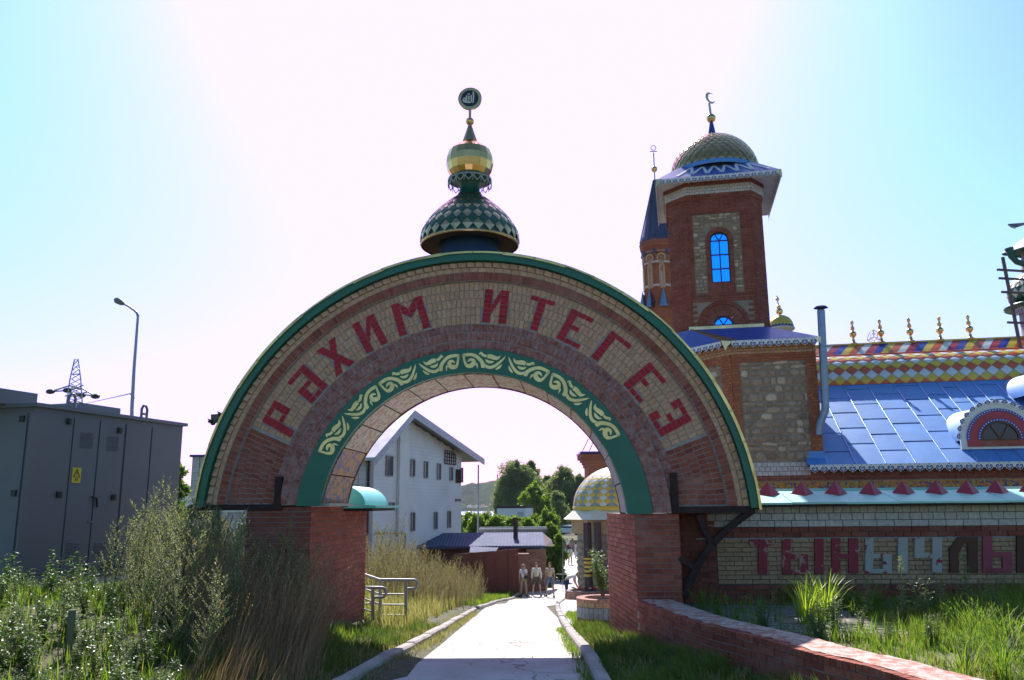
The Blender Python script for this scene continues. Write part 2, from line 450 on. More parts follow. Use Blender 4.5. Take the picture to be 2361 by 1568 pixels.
# lake, far shore
M_lake, n, l, b = nodes_of('lake_water')
v = n.new('ShaderNodeNewGeometry').outputs['Position']
mp = n.new('ShaderNodeMapping'); mp.inputs['Scale'].default_value = (0.9, 0.35, 1); l.new(v, mp.inputs[0])
f1 = noise(n, l, mp.outputs[0], 0.8, 6, 0.7)
b.inputs['Base Color'].default_value = (0.05, 0.11, 0.17, 1); b.inputs['Roughness'].default_value = 0.22
b.inputs['Specular IOR Level'].default_value = 0.8
bump(n, l, f1, b, 1.0, 1.3)
lk = MB(); lk.add([(-4000, 195, -7.6), (4000, 195, -7.6), (4000, 9500, -7.6), (-4000, 9500, -7.6)], [(0, 1, 2, 3)])
tag(lk.build('lake', M_lake), kind='structure')
M_hill, n, l, b = nodes_of('wooded_hillside')
g_ = n.new('ShaderNodeNewGeometry'); v = g_.outputs['Position']
f1 = noise(n, l, v, 0.055, 8, 0.8); f2 = noise(n, l, v, 0.006, 5, 0.6)
sep = n.new('ShaderNodeSeparateXYZ'); l.new(v, sep.inputs[0])
forest = ramp(n, l, f1, [(0.35, (0.012, 0.024, 0.012)), (0.5, (0.03, 0.055, 0.022)), (0.66, (0.07, 0.10, 0.04))])
bare = ramp(n, l, f1, [(0.3, (0.13, 0.085, 0.075)), (0.7, (0.12, 0.11, 0.06))])
hz = mathn(n, l, 'ADD', mathn(n, l, 'MULTIPLY', sep.outputs[2], 0.012), mathn(n, l, 'MULTIPLY', f2, 0.5))
k = ramp(n, l, hz, [(0.84, (0, 0, 0)), (0.90, (1, 1, 1))])
l.new(mixc(n, l, forest, bare, k), b.inputs['Base Color']); b.inputs['Roughness'].default_value = 1.0; b.inputs['Specular IOR Level'].default_value = 0.0
HY = 1500.0
def hill_h(x, y):
    s_ = smooth((y-HY)/420)
    top = 63+7*math.sin(x*0.0061+0.4)+5*math.sin(x*0.017+1.3)-0.00006*(x-150)**2*0.3
    return -8.2+s_*top
rng = np.random.RandomState(3)
hx = np.linspace(-1500, 1500, 150); hy = np.concatenate([np.linspace(HY-4, HY+480, 34), [HY+900, HY+2500]])
hv = []
for y in hy:
    for x in hx:
        z = hill_h(x, y)
        if HY+8 < y < HY+330: z += rng.uniform(0, 10)
        hv.append((x, y, z))
hm = MB(); hm.add(hv, [(j*150+i, j*150+i+1, (j+1)*150+i+1, (j+1)*150+i) for j in range(len(hy)-1) for i in range(149)], 0, False)
tag(hm.build('hill', M_hill), kind='structure')

# ------------------------------------------------------------------ terrace behind the curved wall
WZ = 0.40
WO = [atz(u, v, WZ) for u, v in ((1467, 1384), (1500, 1397), (1556, 1419), (1640, 1444), (1700, 1458), (1780, 1478), (1843, 1497), (1905, 1513), (1997, 1535), (2108, 1568))]
WO = [Vector((p.x, p.y, 0)) for p in WO]
d_ = (WO[-1]-WO[-3]).normalized()
WO += [WO[-1]+d_*0.8+Vector((.05, 0, 0)), WO[-1]+d_*1.8+Vector((.3, 0, 0)), WO[-1]+d_*3.0+Vector((.9, 0, 0))]
def resample(P, step):
    # Catmull-Rom then equal arc steps
    Q = []
    PP = [P[0]*2-P[1]]+P+[P[-1]*2-P[-2]]
    for i in range(1, len(PP)-2):
        a, b_, c_, d2 = PP[i-1], PP[i], PP[i+1], PP[i+2]
        for k_ in range(12):
            t = k_/12
            Q.append(0.5*((2*b_)+(c_-a)*t+(2*a-5*b_+4*c_-d2)*t*t+(3*b_-a-3*c_+d2)*t**3))
    Q.append(P[-1]); out = [Q[0].copy()]; acc = 0
    for a, b_ in zip(Q, Q[1:]):
        seg = (b_-a).length; pos = 0
        while acc+seg-pos >= step:
            pos += step-acc; acc = 0
            out.append(a.lerp(b_, pos/seg))
        acc += seg-pos
    return out
def path_frames(P, step):
    Q = resample(P, step); fr = []
    for i, p in enumerate(Q):
        t = (Q[min(i+1, len(Q)-1)]-Q[max(i-1, 0)]).normalized(); nrm = Vector((-t.y, t.x, 0))
        fr.append((p, t, nrm))
    return fr
WTH = 0.50
FR = path_frames(WO, 0.131)
# direction runs towards the camera, so the garden side is +n
wroot = thing('curved_brick_wall', 'low curved red brick garden wall sweeping from the right pier to the front edge', 'wall', (WO[0].x, WO[0].y, -0.4))
core = MB(); cv = []
for p, t, nr in FR:
    zb = rz(p.y)-0.3
    cv += [(p+nr*0.012)+Vector((0, 0, zb)), (p+nr*0.012)+Vector((0, 0, WZ-0.012)), (p+nr*(WTH-.012))+Vector((0, 0, WZ-0.012)), (p+nr*(WTH-.012))+Vector((0, 0, zb))]
core.add(cv, [(4*i+j, 4*i+4+j, 4*i+4+(j+1) % 4, 4*i+(j+1) % 4) for i in range(len(FR)-1) for j in range(4)])
core.build('mortar_core', M_mortar_d, wroot)
rest = MB(); cnt = 0
bmesh_full = MB().box(-.125, .125, 0, .05, -.0325, .0325).mesh('brick', M_red)
for r in range(12):
    zc = WZ-0.072-0.033-r*0.076
    F2 = path_frames(WO, 0.261)
    Pq = resample(WO, 0.1305)[(r % 2)::2]
    for i in range(len(Pq)-1):
        p = Pq[i]; q = Pq[i+1]; t = (q-p).normalized(); nr = Vector((-t.y, t.x, 0)); c_ = (p+q)/2
        if zc < rz(c_.y)-0.2: continue
        j = random.uniform(-.004, .004)
        M = Matrix(((t.x, nr.x, 0, c_.x+nr.x*j), (t.y, nr.y, 0, c_.y+nr.y*j), (0, 0, 1, zc+random.uniform(-.002, .002)), (0, 0, 0, 1)))
        if cnt < 210: inst('brick', bmesh_full, M, wroot); cnt += 1
        else: rest.box(-.125, .125, 0, .05, -.0325, .0325, 0, M)
rest.build('brickwork', M_red, wroot, kind='stuff')
# rowlock capping: one header edge and a flat brick behind, under smeared cement
M_cap, n, l, b = nodes_of('cement_smeared_brick')
v = n.new('ShaderNodeNewGeometry').outputs['Position']
f1 = noise(n, l, v, 9, 8, 0.7); f2 = noise(n, l, v, 55, 5, 0.7)
c = ramp(n, l, f1, [(0.38, (0.36, 0.13, 0.10)), (0.48, (0.45, 0.25, 0.20)), (0.56, (0.52, 0.43, 0.38))])
c = mixc(n, l, c, ramp(n, l, f2, [(0.3, (0.75, 0.75, 0.75)), (0.7, (1.2, 1.2, 1.2))]), 1.0, 'MULTIPLY')
l.new(c, b.inputs['Base Color']); b.inputs['Roughness'].default_value = 0.9
bump(n, l, f1, b, 0.7, 0.02)
cap = [MB().box(-.0335, .0335, -.008, .125, -.06, .0), MB().box(-.0335, .0335, .133, WTH, -.06, -.003)]
capm = [cap[0].mesh('cap_brick', M_red), cap[1].mesh('cap_brick', M_cap)]
for i, (p, t, nr) in enumerate(path_frames(WO, 0.0755)):
    for k_ in range(2):
        if i > 145: continue
        M = Matrix(((t.x, nr.x, 0, p.x+t.x*.037), (t.y, nr.y, 0, p.y+t.y*.037), (0, 0, 1, WZ+random.uniform(-.006, .004)), (0, 0, 0, 1))) @ RotZ(random.uniform(-.03, .03))
        inst('cap_brick', capm[k_], M, wroot)
# cement skin lying over the top
sk = MB(); sv = []
FS = path_frames(WO, 0.1)
random.seed(11)
for i, (p, t, nr) in enumerate(FS):
    a = 0.05+0.05*random.random(); 
    for k_ in range(5):
        q = p+nr*(a+(WTH-0.02-a)*k_/4); sv.append((q.x, q.y, WZ+0.004+random.uniform(-.006, .005)))
sk.add(sv, [(i*5+j, i*5+j+1, i*5+5+j+1, i*5+5+j) for i in range(len(FS)-1) for j in range(4)], 0, True)
sk.build('cement_skim', M_cap, wroot)

TZ = 0.20
M_terr, n, l, b = nodes_of('garden_soil')
v = n.new('ShaderNodeNewGeometry').outputs['Position']
f1 = noise(n, l, v, 3, 7, 0.7)
l.new(ramp(n, l, f1, [(0.35, (0.10, 0.12, 0.035)), (0.6, (0.22, 0.19, 0.11)), (0.75, (0.35, 0.31, 0.22))]), b.inputs['Base Color']); b.inputs['Roughness'].default_value = 0.95
bump(n, l, f1, b, 0.6, 0.05)
te = MB()
inner = [(p+nr*(WTH-0.03)) for p, t, nr in path_frames(WO, 0.4)]
poly = [(p.x, p.y) for p in inner]+[(30, inner[-1].y), (60, 10), (60, 26), (3.2, 26), (2.75, 13.5)]
te.add([(x, y, TZ) for x, y in poly], [tuple(range(len(poly)))])
te.add([(60, 26, TZ), (3.2, 26, TZ), (2.75, 13.5, TZ), (2.75, 13.5, -1), (3.2, 26, -3), (60, 26, -5)], [(1, 2, 3, 4), (0, 1, 4, 5)])
tag(te.build('terrace', M_terr), kind='structure')
# clay pavers in the shade by the wall
pvr = tag(bpy.data.objects.new('paved_yard', None), kind='structure'); COL.objects.link(pvr)
M_pave = brickmat('grey_paver', [(0.27, 0.24, 0.23), (0.33, 0.29, 0.27), (0.24, 0.22, 0.21), (0.30, 0.24, 0.22)], bl=0.2)
pme = MB().box(-.097, .097, -.047, .047, -.03, 0.0).mesh('paver', M_pave)
random.seed(5); cnt = 0
for j in range(34):
    for i in range(11):
        x = 3.0+i*0.205+(0.1 if j % 2 else 0); k_ = -2.3+j*0.102
        wp = G(x, k_, TZ)
        # keep to the garden side of the wall
        near = min(FR, key=lambda f: (f[0].x-wp.x)**2+(f[0].y-wp.y)**2)
        if (wp-near[0]).dot(near[2]) < WTH+0.12 or (Vector((wp.x, wp.y, 0))-near[0]).length < WTH+.12: continue
        if cnt >= 290 or random.random() < 0.07: continue
        cnt += 1
        inst('paver', pme, T_((wp.x, wp.y, TZ+0.012+random.uniform(-.008, .008))) @ RotZ(-GA+random.uniform(-.03, .03)) @ Matrix.Rotation(random.uniform(-.03, .03), 4, 'X'), pvr)
# ================================================================== THE GATE ARCH
random.seed(21)
CXZ = (-0.12, 1.40)
groot = thing('entrance_arch', 'large brick entrance arch with red brick lettering and gold scrollwork spanning the road', 'arch', G(-0.12, 0.0, 0.0))
GC = GF @ T_((CXZ[0], 0, CXZ[1]))
def pol(th, r): return (CXZ[0]+r*math.sin(th), CXZ[1]+r*math.cos(th))
def thm(r, z): return math.acos(max(-1, min(1, (z-CXZ[1])/r)))
ZL, ZR, ZRi = 1.735, 1.66, 1.575
D_ARCH = 1.36
def ring_body(mb, r0, r1, y0, y1, z_l, z_r, n=72, mi=0, sm=False, t0=None, t1=None):
    vs_, fs = [], []
    for i in range(n+1):
        for r in (r0, r1):
            a = -(t0 if t0 is not None else thm(r, z_l)); b_ = t1 if t1 is not None else thm(r, z_r)
            th = a+(b_-a)*i/n; x, z = pol(th, r); vs_ += [(x, y0, z), (x, y1, z)]
    for i in range(n):
        o = 4*i
        fs += [(o, o+4, o+6, o+2), (o+1, o+3, o+7, o+5), (o+2, o+6, o+7, o+3), (o, o+1, o+5, o+4)]
    fs += [(0, 2, 3, 1), (4*n, 4*n+1, 4*n+3, 4*n+2)]
    mb.add(vs_, fs, mi, sm, GF)
body = MB(); ring_body(body, 2.345, 4.03, 0.012, D_ARCH-.02, ZL, ZR); body.build('arch_core', M_mortar, groot)
b2 = MB(); ring_body(b2, 2.64, 2.925, -0.052, 0.012, ZL, ZRi); ring_body(b2, 3.735, 4.035, -0.047, 0.012, ZL, ZR); b2.build('mortar_bed', M_mortar, groot)

rest = MB()     # bricks past the first 300
def wedge(r0, r1, da, y0, y1):
    a = da/2
    P = [(r0*math.sin(-a), r0*math.cos(a)), (r0*math.sin(a), r0*math.cos(a)), (r1*math.sin(a), r1*math.cos(a)), (r1*math.sin(-a), r1*math.cos(a))]
    return P
GBR = [0]
def ring_bricks(r0, r1, pitch, jt, y0, y1, ta, tb, m, mi, limit=False, phase=0.0, name='brick', twist=0.0, ok=None):
    rm = (r0+r1)/2; n = max(1, int(round((tb-ta)*rm/pitch))); da = (tb-ta)/n
    P = wedge(r0, r1, da-jt/rm, y0, y1); pp = MB().prism(P, y0, y1)
    me = pp.mesh(name, m) if limit else None
    for i in range(n):
        th = ta+(i+0.5+phase)*da
        if th > tb or (ok and not ok(th)): continue
        jj = random.uniform(-.003, .003)
        M = GC @ RotY(th) @ T_((0, jj, 0))
        if twist: M = M @ T_((0, 0, rm)) @ Matrix.Rotation(twist, 4, 'Z') @ T_((0, 0, -rm))
        if limit and GBR[0] < 300: inst(name, me, M, groot); GBR[0] += 1
        else: rest.prism(P, y0, y1, mi, M)
MI = {'red': 0, 'cream': 1, 'yel': 2, 'dred': 3}
CL, CR = R_(-65.5), R_(69.0)       # cream field
FB = 3.062; RP = 0.1335
# letters: (strokes as convex quads in columns x rows), angle, base radius
def rect(x0, x1, y0, y1): return [(x0, y0), (x1, y0), (x1, y1), (x0, y1)]
LET = {
 'P': (3, [rect(0, 1, 0, 7), rect(1, 2, 6, 7), rect(1, 2, 3, 4), rect(2, 3, 3, 7)]),
 'SHWA': (3, [rect(0, 1, 5.95, 7), rect(1, 2, 6, 7), rect(2, 3, 0, 7), rect(0, 2, 3, 4), rect(0, 1, 0, 3), rect(1, 2, 0, 1)]),
 'KHA': (3, [[(2, 0), (3, 0), (1, 7), (0, 7)], [(0, 0), (1, 0), (1.85, 3), (1.0, 3)], [(2.0, 4), (1.15, 4), (2, 7), (3, 7)]]),
 'I': (3, [rect(0, 1, 0, 7), rect(2, 3, 0, 7), [(1, 1.7), (2, 4.9), (2, 7), (1, 3.8)]]),
 'M': (4, [rect(0, 1, 0, 7), rect(3, 4, 0, 7), [(1, 4.6), (2, 3.2), (2, 5.2), (1, 6.8)], [(2, 3.2), (3, 4.6), (3, 6.8), (2, 5.2)]]),
 'T': (3, [rect(0, 3, 6, 7), rect(1, 2, 0, 6)]),
 'E': (3, [rect(0, 1, 0, 7), rect(1, 3, 6, 7), rect(1, 2, 3, 4), rect(1, 3, 0, 1)]),
 'G': (3, [rect(0, 1, 0, 7), rect(1, 3, 6, 7)]),
 'Z': (3, [rect(2, 3, 0, 7), rect(0, 2, 6, 7), rect(1, 2, 3, 4), rect(0, 2, 0, 1), rect(0, 1, 5, 6), rect(0, 1, 1, 2)]),
}
WORDS = [('P', -60.7), ('SHWA', -49.6), ('KHA', -39.4), ('I', -28.4), ('M', -16.6), ('I', 6.4), ('T', 18.0), ('E', 28.4), ('G', 39.5), ('E', 51.3), ('Z', 62.2)]
CWD, RHT = 0.128, 0.0752
def in_letter(th, r):
    for nm, deg in WORDS:
        w_ = LET[nm][0]; dt = th-R_(deg)
        x = (r*math.sin(dt))/CWD+w_/2; y = (r*math.cos(dt)-3.085)/RHT
        for q in LET[nm][1]:
            s_ = True
            for i in range(len(q)):
                a, b_ = q[i], q[(i+1) % len(q)]
                if (b_[0]-a[0])*(y-a[1])-(b_[1]-a[1])*(x-a[0]) < 0.12: s_ = False; break
            if s_: return True
    return False
# rings, from the inside out
for r0, r1, y0, pit in ((2.655, 2.775, -.065, .0755), (2.795, 2.915, -.068, .0755)):
    ring_bricks(r0, r1, pit, .011, y0, .02, -thm(r0, ZL), thm(r0, ZRi), M_redb, 4)
ring_bricks(2.93, 3.05, .0755, .011, -.004, .03, -thm(2.95, ZL), thm(2.95, ZR), M_redb, 4)
for row in (1, 2, 3, 4, 0):
    r0 = FB+row*RP; rm = r0+.06
    ring_bricks(r0, r0+.1225, .0755, .011, 0.0, .03, CL, CR, M_cream, 1, limit=True, ok=lambda th, rm=rm: not in_letter(th, rm))
    ring_bricks(r0, r0+.1225, .0765, .012, 0.002, .03, -thm(r0, ZL+.02), CL-.012, M_red, 0)
    ring_bricks(r0, r0+.1225, .0765, .012, 0.002, .03, CR+.012, thm(r0, ZR+.02), M_red, 0)
ring_bricks(3.742, 3.862, .0755, .011, -.06, .02, -thm(3.75, ZL), thm(3.75, ZR), M_red, 0)
ring_bricks(3.872, 3.937, .131, .011, -.06, .02, -thm(3.9, ZL), thm(3.9, ZR), M_yel, 2)
ring_bricks(3.948, 4.02, .135, .02, -.085, .02, -thm(3.95, ZL), thm(3.95, ZR), M_yel, 2, twist=0.3)
rest.build('brickwork', [M_red, M_cream, M_yel, M_dred, M_redb], groot, kind='stuff')
lab = {'P': 'first letter of the greeting, a P shape in crimson brick', 'KHA': 'crimson X-shaped letter of the greeting'}
for nm, deg in WORDS:
    w_, strokes = LET[nm]
    Mf = GC @ RotY(R_(deg)) @ T_((-w_*CWD/2, 0, 3.085))
    bk = MB()
    for i, q in enumerate(strokes):
        bk.prism([(x*CWD, y*RHT) for x, y in q], -.003-0.0006*i, .01, 0, Mf)
    lo = bk.build('letter', M_mortar, groot)
    for i, q in enumerate(strokes):
        x0s = min(p[0] for p in q); x1s = max(p[0] for p in q); diag = len({p[0] for p in q}) > 2 or len({p[1] for p in q}) > 2
        for r in range(8):
            c_ = clip_poly([(x*CWD, y*RHT) for x, y in q], r*RHT+.004, (r+1)*RHT-.004)
            if not c_ or len(c_) < 3: continue
            xs_ = [p[0] for p in c_]; zs_ = [p[1] for p in c_]
            if max(zs_)-min(zs_) < .012: continue
            segs = max(1, int(round((max(xs_)-min(xs_))/.128))) if not diag else 1
            for k_ in range(segs):
                a = min(xs_)+(max(xs_)-min(xs_))*k_/segs+.005; b_ = min(xs_)+(max(xs_)-min(xs_))*(k_+1)/segs-.005
                if diag:
                    mx = sum(xs_)/len(xs_); pc = [(mx+(x-mx)*0.93, z) for x, z in c_]
                else:
                    pc = [(a, min(zs_)), (b_, min(zs_)), (b_, max(zs_)), (a, max(zs_))]
                mb = MB(); mb.prism(pc, -.011-random.uniform(0, .003), -.002, 0, Mf)
                mb.build('brick', M_crim, lo)

# piers ------------------------------------------------------------
def pier(x0n, x1n, zt, zb, k0, k1, inner_back, side, label):
    # inner face runs from its front corner to the point inner_back at depth k1
    core = MB(GF); e = 0.014
    if side < 0: P = [(x0n+e, k0+e), (x1n-e, k0+e), (inner_back-e, k1-e), (x0n+e, k1-e)]
    else: P = [(x0n+e, k0+e), (x1n-e, k0+e), (x1n-e, k1-e), (inner_back+e, k1-e)]
    core.add([(x, k, zb) for x, k in P]+[(x, k, zt-.006) for x, k in P], [(3,2,1,0),(4,5,6,7),(0,1,5,4),(1,2,6,5),(2,3,7,6),(3,0,4,7)])
    o = core.build('pier', M_mortar_d, groot, label)
    rest = MB()
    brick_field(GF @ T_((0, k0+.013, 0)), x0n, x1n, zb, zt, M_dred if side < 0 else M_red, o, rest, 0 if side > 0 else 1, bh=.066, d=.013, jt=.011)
    a, b_ = (Vector((x1n, k0, 0)), Vector((inner_back, k1, 0))) if side < 0 else (Vector((inner_back, k1, 0)), Vector((x0n, k0, 0)))
    t = (b_-a).normalized(); nr = Vector((t.y, -t.x, 0)); ln = (b_-a).length
    fm = GF @ Matrix(((t.x, -nr.x, 0, a.x-nr.x*.013), (t.y, -nr.y, 0, a.y-nr.y*.013), (0, 0, 1, 0), (0, 0, 0, 1)))
    brick_field(fm, 0, ln, zb, zt, M_red, o, rest, 0, bh=.066, d=.013, jt=.011)
    if side < 0:
        fm2 = GF @ Matrix(((0, 1, 0, x0n+.013), (-1, 0, 0, k1), (0, 0, 1, 0), (0, 0, 0, 1)))
    rest.build('brickwork', [M_red, M_dred], o, kind='stuff')
    return o
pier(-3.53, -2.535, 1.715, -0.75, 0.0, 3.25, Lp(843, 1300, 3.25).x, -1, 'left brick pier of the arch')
pier(2.262, 2.905, 1.565, -0.75, 0.0, 2.5, 1.965, 1, 'right brick pier of the arch')
# top cement bed on the left pier under the soffit
cm = MB(GF); cm.box(-2.62, -2.28, .05, 1.45, 1.716, 1.76); cm.build('cement_bed', M_conc, groot)

# green facing band with gold scrollwork ------------------------------
gb = MB(); ring_body(gb, 2.285, 2.648, -.088, -.07, 1.72, 1.565, n=90); ring_body(gb, 2.285, 2.30, -.07, .02, 1.72, 1.565, n=90)
gb.build('green_band', M_green, groot)
def orn(pts, ws, out, y=-.094):     # tapered ribbon in (arc length s, radius r)
    n = len(pts); L, Rr = [], []
    for i in range(n):
        a = pts[max(i-1, 0)]; b_ = pts[min(i+1, n-1)]; d = Vector((b_[0]-a[0], b_[1]-a[1])); d.normalize(); q = Vector((-d.y, d.x))
        L.append((pts[i][0]+q.x*ws[i], pts[i][1]+q.y*ws[i])); Rr.append((pts[i][0]-q.x*ws[i], pts[i][1]-q.y*ws[i]))
    out.append((L, Rr))
def curve(P, n=14):
    V = [Vector((x, y, 0)) for x, y in P]; PP = [V[0]*2-V[1]]+V+[V[-1]*2-V[-2]]; Q = []
    m_ = len(V)-1
    for j in range(n+1):
        t = j/n*m_; i = min(int(t), m_-1); t -= i
        a, b_, c_, d2 = PP[i], PP[i+1], PP[i+2], PP[i+3]
        q = 0.5*((2*b_)+(c_-a)*t+(2*a-5*b_+4*c_-d2)*t*t+(3*b_-a-3*c_+d2)*t**3); Q.append((q.x, q.y))
    return Q
# one unit of the scrollwork, drawn as tapered strokes (x, y, half width) on a 605 x 325 drawing
SCROLL = [
 [(530,452,20),(600,446,22),(650,447,22),(710,468,23),(765,512,24),(800,552,26),(818,596,30),(815,630,24)],
 [(835,580,12),(872,612,20),(925,622,21),(985,602,20),(1040,556,17),(1085,504,12),(1112,464,3)],
 [(538,445,18),(547,500,14),(562,560,18),(590,600,24),(642,598,32),(678,572,32),(680,535,26),(648,514,20),(612,528,13),(600,546,4)],
 [(700,558,9),(730,590,14),(737,640,2)],
 [(757,446,7),(778,422,14),(802,448,17),(835,466,17),(858,462,15)],
 [(868,470,27),(915,472,31),(965,488,28),(1010,492,20),(1044,456,3)],
 [(846,512,6),(878,542,17),(925,550,18),(966,540,5)],
 [(1086,576,4),(1052,618,17),(1008,646,8)],
]
def unit():
    o = []
    for S in SCROLL:
        P = curve([(x, y) for x, y, w_ in S], 22); W = curve([(i, w_) for i, (x, y, w_) in enumerate(S)], 22)
        pts = [((x-517)/605*.675, -(y-30*((x-640)/480)**2-533)/325*.363) for x, y in P]; ws = [max(.5, p[1])*.00112 for p in W]
        orn(pts, ws, o)
    return [([(x/.675, y/.272) for x, y in a], [(x/.675, y/.272) for x, y in b]) for a, b in o]
UN = unit()
rmid, half = 2.462, 0.148
n_orn = 0
ang = [-64.6+i*61.1/4 for i in range(4)]+[-3.5+i*63.5/4 for i in range(5)]
for i in range(8):
    ob = MB(); flip = (i % 2 == 1)
    for L, Rr in UN:
        vs_ = []
        for pq in (L, Rr):
            for (s_, r) in pq:
                s2 = s_ if not flip else 1-s_
                th = R_(ang[i]+0.3+(ang[i+1]-ang[i]-0.6)*s2); x, z = pol(th, rmid+r*.272)
                vs_.append((x, -.0945, z))
        m_ = len(L); fr_ = vs_+[(x, -.089, z) for x, y, z in vs_]
        fs = []
        for k_ in range(m_-1):
            a, b_, c_, d2 = k_, k_+1, m_+k_+1, m_+k_
            fs.append((a, b_, c_, d2)); o2 = 2*m_
            fs += [(a, a+o2, b_+o2, b_), (c_, c_+o2, d2+o2, d2)]
        ob.add(fr_, fs, 0, False, GF)
    ob.build('gold_scroll', M_goldleaf, groot)

# mosaic soffit panels -------------------------------------------------
def mosaic(name, tiles, lines, ls=3.0, tile=55.0, stripe=False):
    m, n, l, b = nodes_of(name)
    v = coordn(n, l)
    vo = n.new('ShaderNodeTexVoronoi'); vo.inputs['Scale'].default_value = tile; l.new(v, vo.inputs['Vector'])
    vd = n.new('ShaderNodeTexVoronoi'); vd.feature = 'DISTANCE_TO_EDGE'; vd.inputs['Scale'].default_value = tile; l.new(v, vd.inputs['Vector'])
    s_ = n.new('ShaderNodeSeparateColor'); l.new(vo.outputs['Color'], s_.inputs[0])
    base = ramp(n, l, s_.outputs[0], [(i/max(1, len(tiles)-1), c) for i, c in enumerate(tiles)])
    if stripe:
        wv = n.new('ShaderNodeTexWave'); wv.bands_direction = 'Y'; wv.inputs['Scale'].default_value = 2.1; wv.inputs['Distortion'].default_value = 1.2
        l.new(vo.outputs['Position'], wv.inputs['Vector']); k = ramp(n, l, wv.outputs['Fac'], [(0.52, (0, 0, 0)), (0.56, (1, 1, 1))])
    else:
        f = noise(n, l, vo.outputs['Position'], ls, 2, 0.5)
        k = ramp(n, l, f, [(0.44, (0, 0, 0)), (0.46, (1, 1, 1)), (0.53, (1, 1, 1)), (0.55, (0, 0, 0))])
    lin = ramp(n, l, s_.outputs[1], [(i/max(1, len(lines)-1), c) for i, c in enumerate(lines)])
    c = mixc(n, l, base, lin, k)
    e = ramp(n, l, vd.outputs['Distance'], [(0.02, (0.35, 0.33, 0.3)), (0.06, (1, 1, 1))])
    c = mixc(n, l, c, e, 1.0, 'MULTIPLY')
    l.new(c, b.inputs['Base Color']); b.inputs['Roughness'].default_value = 0.45
    return m
M_mosA = mosaic('mosaic_white_orange', [(0.60, 0.56, 0.47), (0.66, 0.63, 0.55), (0.55, 0.47, 0.36)], [(0.60, 0.16, 0.04), (0.62, 0.24, 0.06), (0.14, 0.13, 0.36), (0.62, 0.22, 0.06)], 7.0)
M_mosB = mosaic('mosaic_orange_blue', [(0.55, 0.23, 0.07), (0.60, 0.36, 0.12), (0.48, 0.17, 0.06)], [(0.08, 0.08, 0.32), (0.12, 0.14, 0.40), (0.06, 0.06, 0.22)], 5.5)
M_mosC = mosaic('mosaic_white_blue', [(0.60, 0.58, 0.54), (0.64, 0.62, 0.60)], [(0.07, 0.08, 0.34), (0.10, 0.11, 0.40), (0.45, 0.16, 0.06)], stripe=True)
NP = 15; tl, tr = -thm(2.3, 1.76), thm(2.3, 1.575)
for i in range(NP):
    a, b_ = tl+(tr-tl)*i/NP+.004, tl+(tr-tl)*(i+1)/NP-.004
    ms = M_mosB if i < 2 else (M_mosC if i >= NP-3 else M_mosA)
    pm = MB(); ring_body(pm, 2.272+random.uniform(-.008, .008), 2.345, .022, D_ARCH, 0, 0, n=5, t0=-a, t1=b_); pm.build('mosaic_panel', ms, groot)
br = MB(); ring_body(br, 2.262, 2.36, D_ARCH+.001, D_ARCH+.06, 1.70, 1.50, n=60); br.build('rear_edge_strip', mat('rusty_edge', (0.13, 0.06, 0.04), 0.8, var=0.3), groot)

# outer rim and gold capping -------------------------------------------
rim = MB(); ring_body(rim, 4.04, 4.165, -.15, .0, ZL-.02, ZR-.02, n=90); rim.build('green_rim', M_green, groot)
fill = MB(); ring_body(fill, 4.04, 4.16, .0, D_ARCH, ZL, ZR, n=60); fill.build('rim_core', M_conc, groot)
NS = 26; ta, tb = -thm(4.18, ZL-.03), thm(4.18, ZR-.03)
for i in range(NS):
    a, b_ = ta+(tb-ta)*i/NS, ta+(tb-ta)*(i+1)/NS
    j = random.uniform(0, .012); c_ = MB()
    ring_body(c_, 4.168+j, 4.172+j, -.175, D_ARCH+.06, 0, 0, n=4, t0=-a+.004, t1=b_+.004)
    ring_body(c_, 4.138+j+random.uniform(-.012, .012), 4.172+j, -.179, -.175, 0, 0, n=4, t0=-a+.004, t1=b_+.004)
    c_.build('gold_capping', M_capg, groot)
# steel cradle under the haunches ----------------------------------------
st = MB(GF)
st.box(-4.30, -2.98, -.07, .05, 1.665, 1.752); st.box(-4.30, -4.20, .05, D_ARCH, 1.665, 1.752); st.box(-3.09, -2.985, -.075, .02, 1.752, 2.16)
st.box(-4.30, -2.98, D_ARCH-.1, D_ARCH, 1.665, 1.752)
st.build('steel_cradle', M_steel, groot, 'brown steel frame under the left end of the arch')
st = MB(GF)
st.box(2.80, 3.98, -.07, .05, 1.572, 1.668); st.box(2.80, 2.90, -.075, .02, 1.668, 2.15); st.box(3.88, 3.98, .05, D_ARCH, 1.572, 1.668)
st.box(2.80, 3.98, D_ARCH-.1, D_ARCH, 1.572, 1.668)
st.build('steel_cradle', M_steel, groot, 'brown steel frame under the right end of the arch')
def steel_path(P, k_, w_=.085):
    sb = MB(); pts = [Lp(u, v, k_) for u, v in P]
    for a, b_ in zip(pts, pts[1:]): sb.bar(GF @ a, GF @ (b_+(b_-a).normalized()*.02), w_, w_*1.1)
    return sb.build('steel_brace', M_steel, groot)
for dk_ in (.02, 1.15):
    steel_path([(1738, 1175), (1705, 1198), (1673, 1224), (1645, 1252), (1622, 1282), (1606, 1308), (1593, 1336), (1580, 1372)], dk_)
    steel_path([(1611, 1186), (1622, 1218), (1640, 1250)], dk_, .07)
    steel_path([(1566, 1286), (1602, 1310)], dk_, .07)

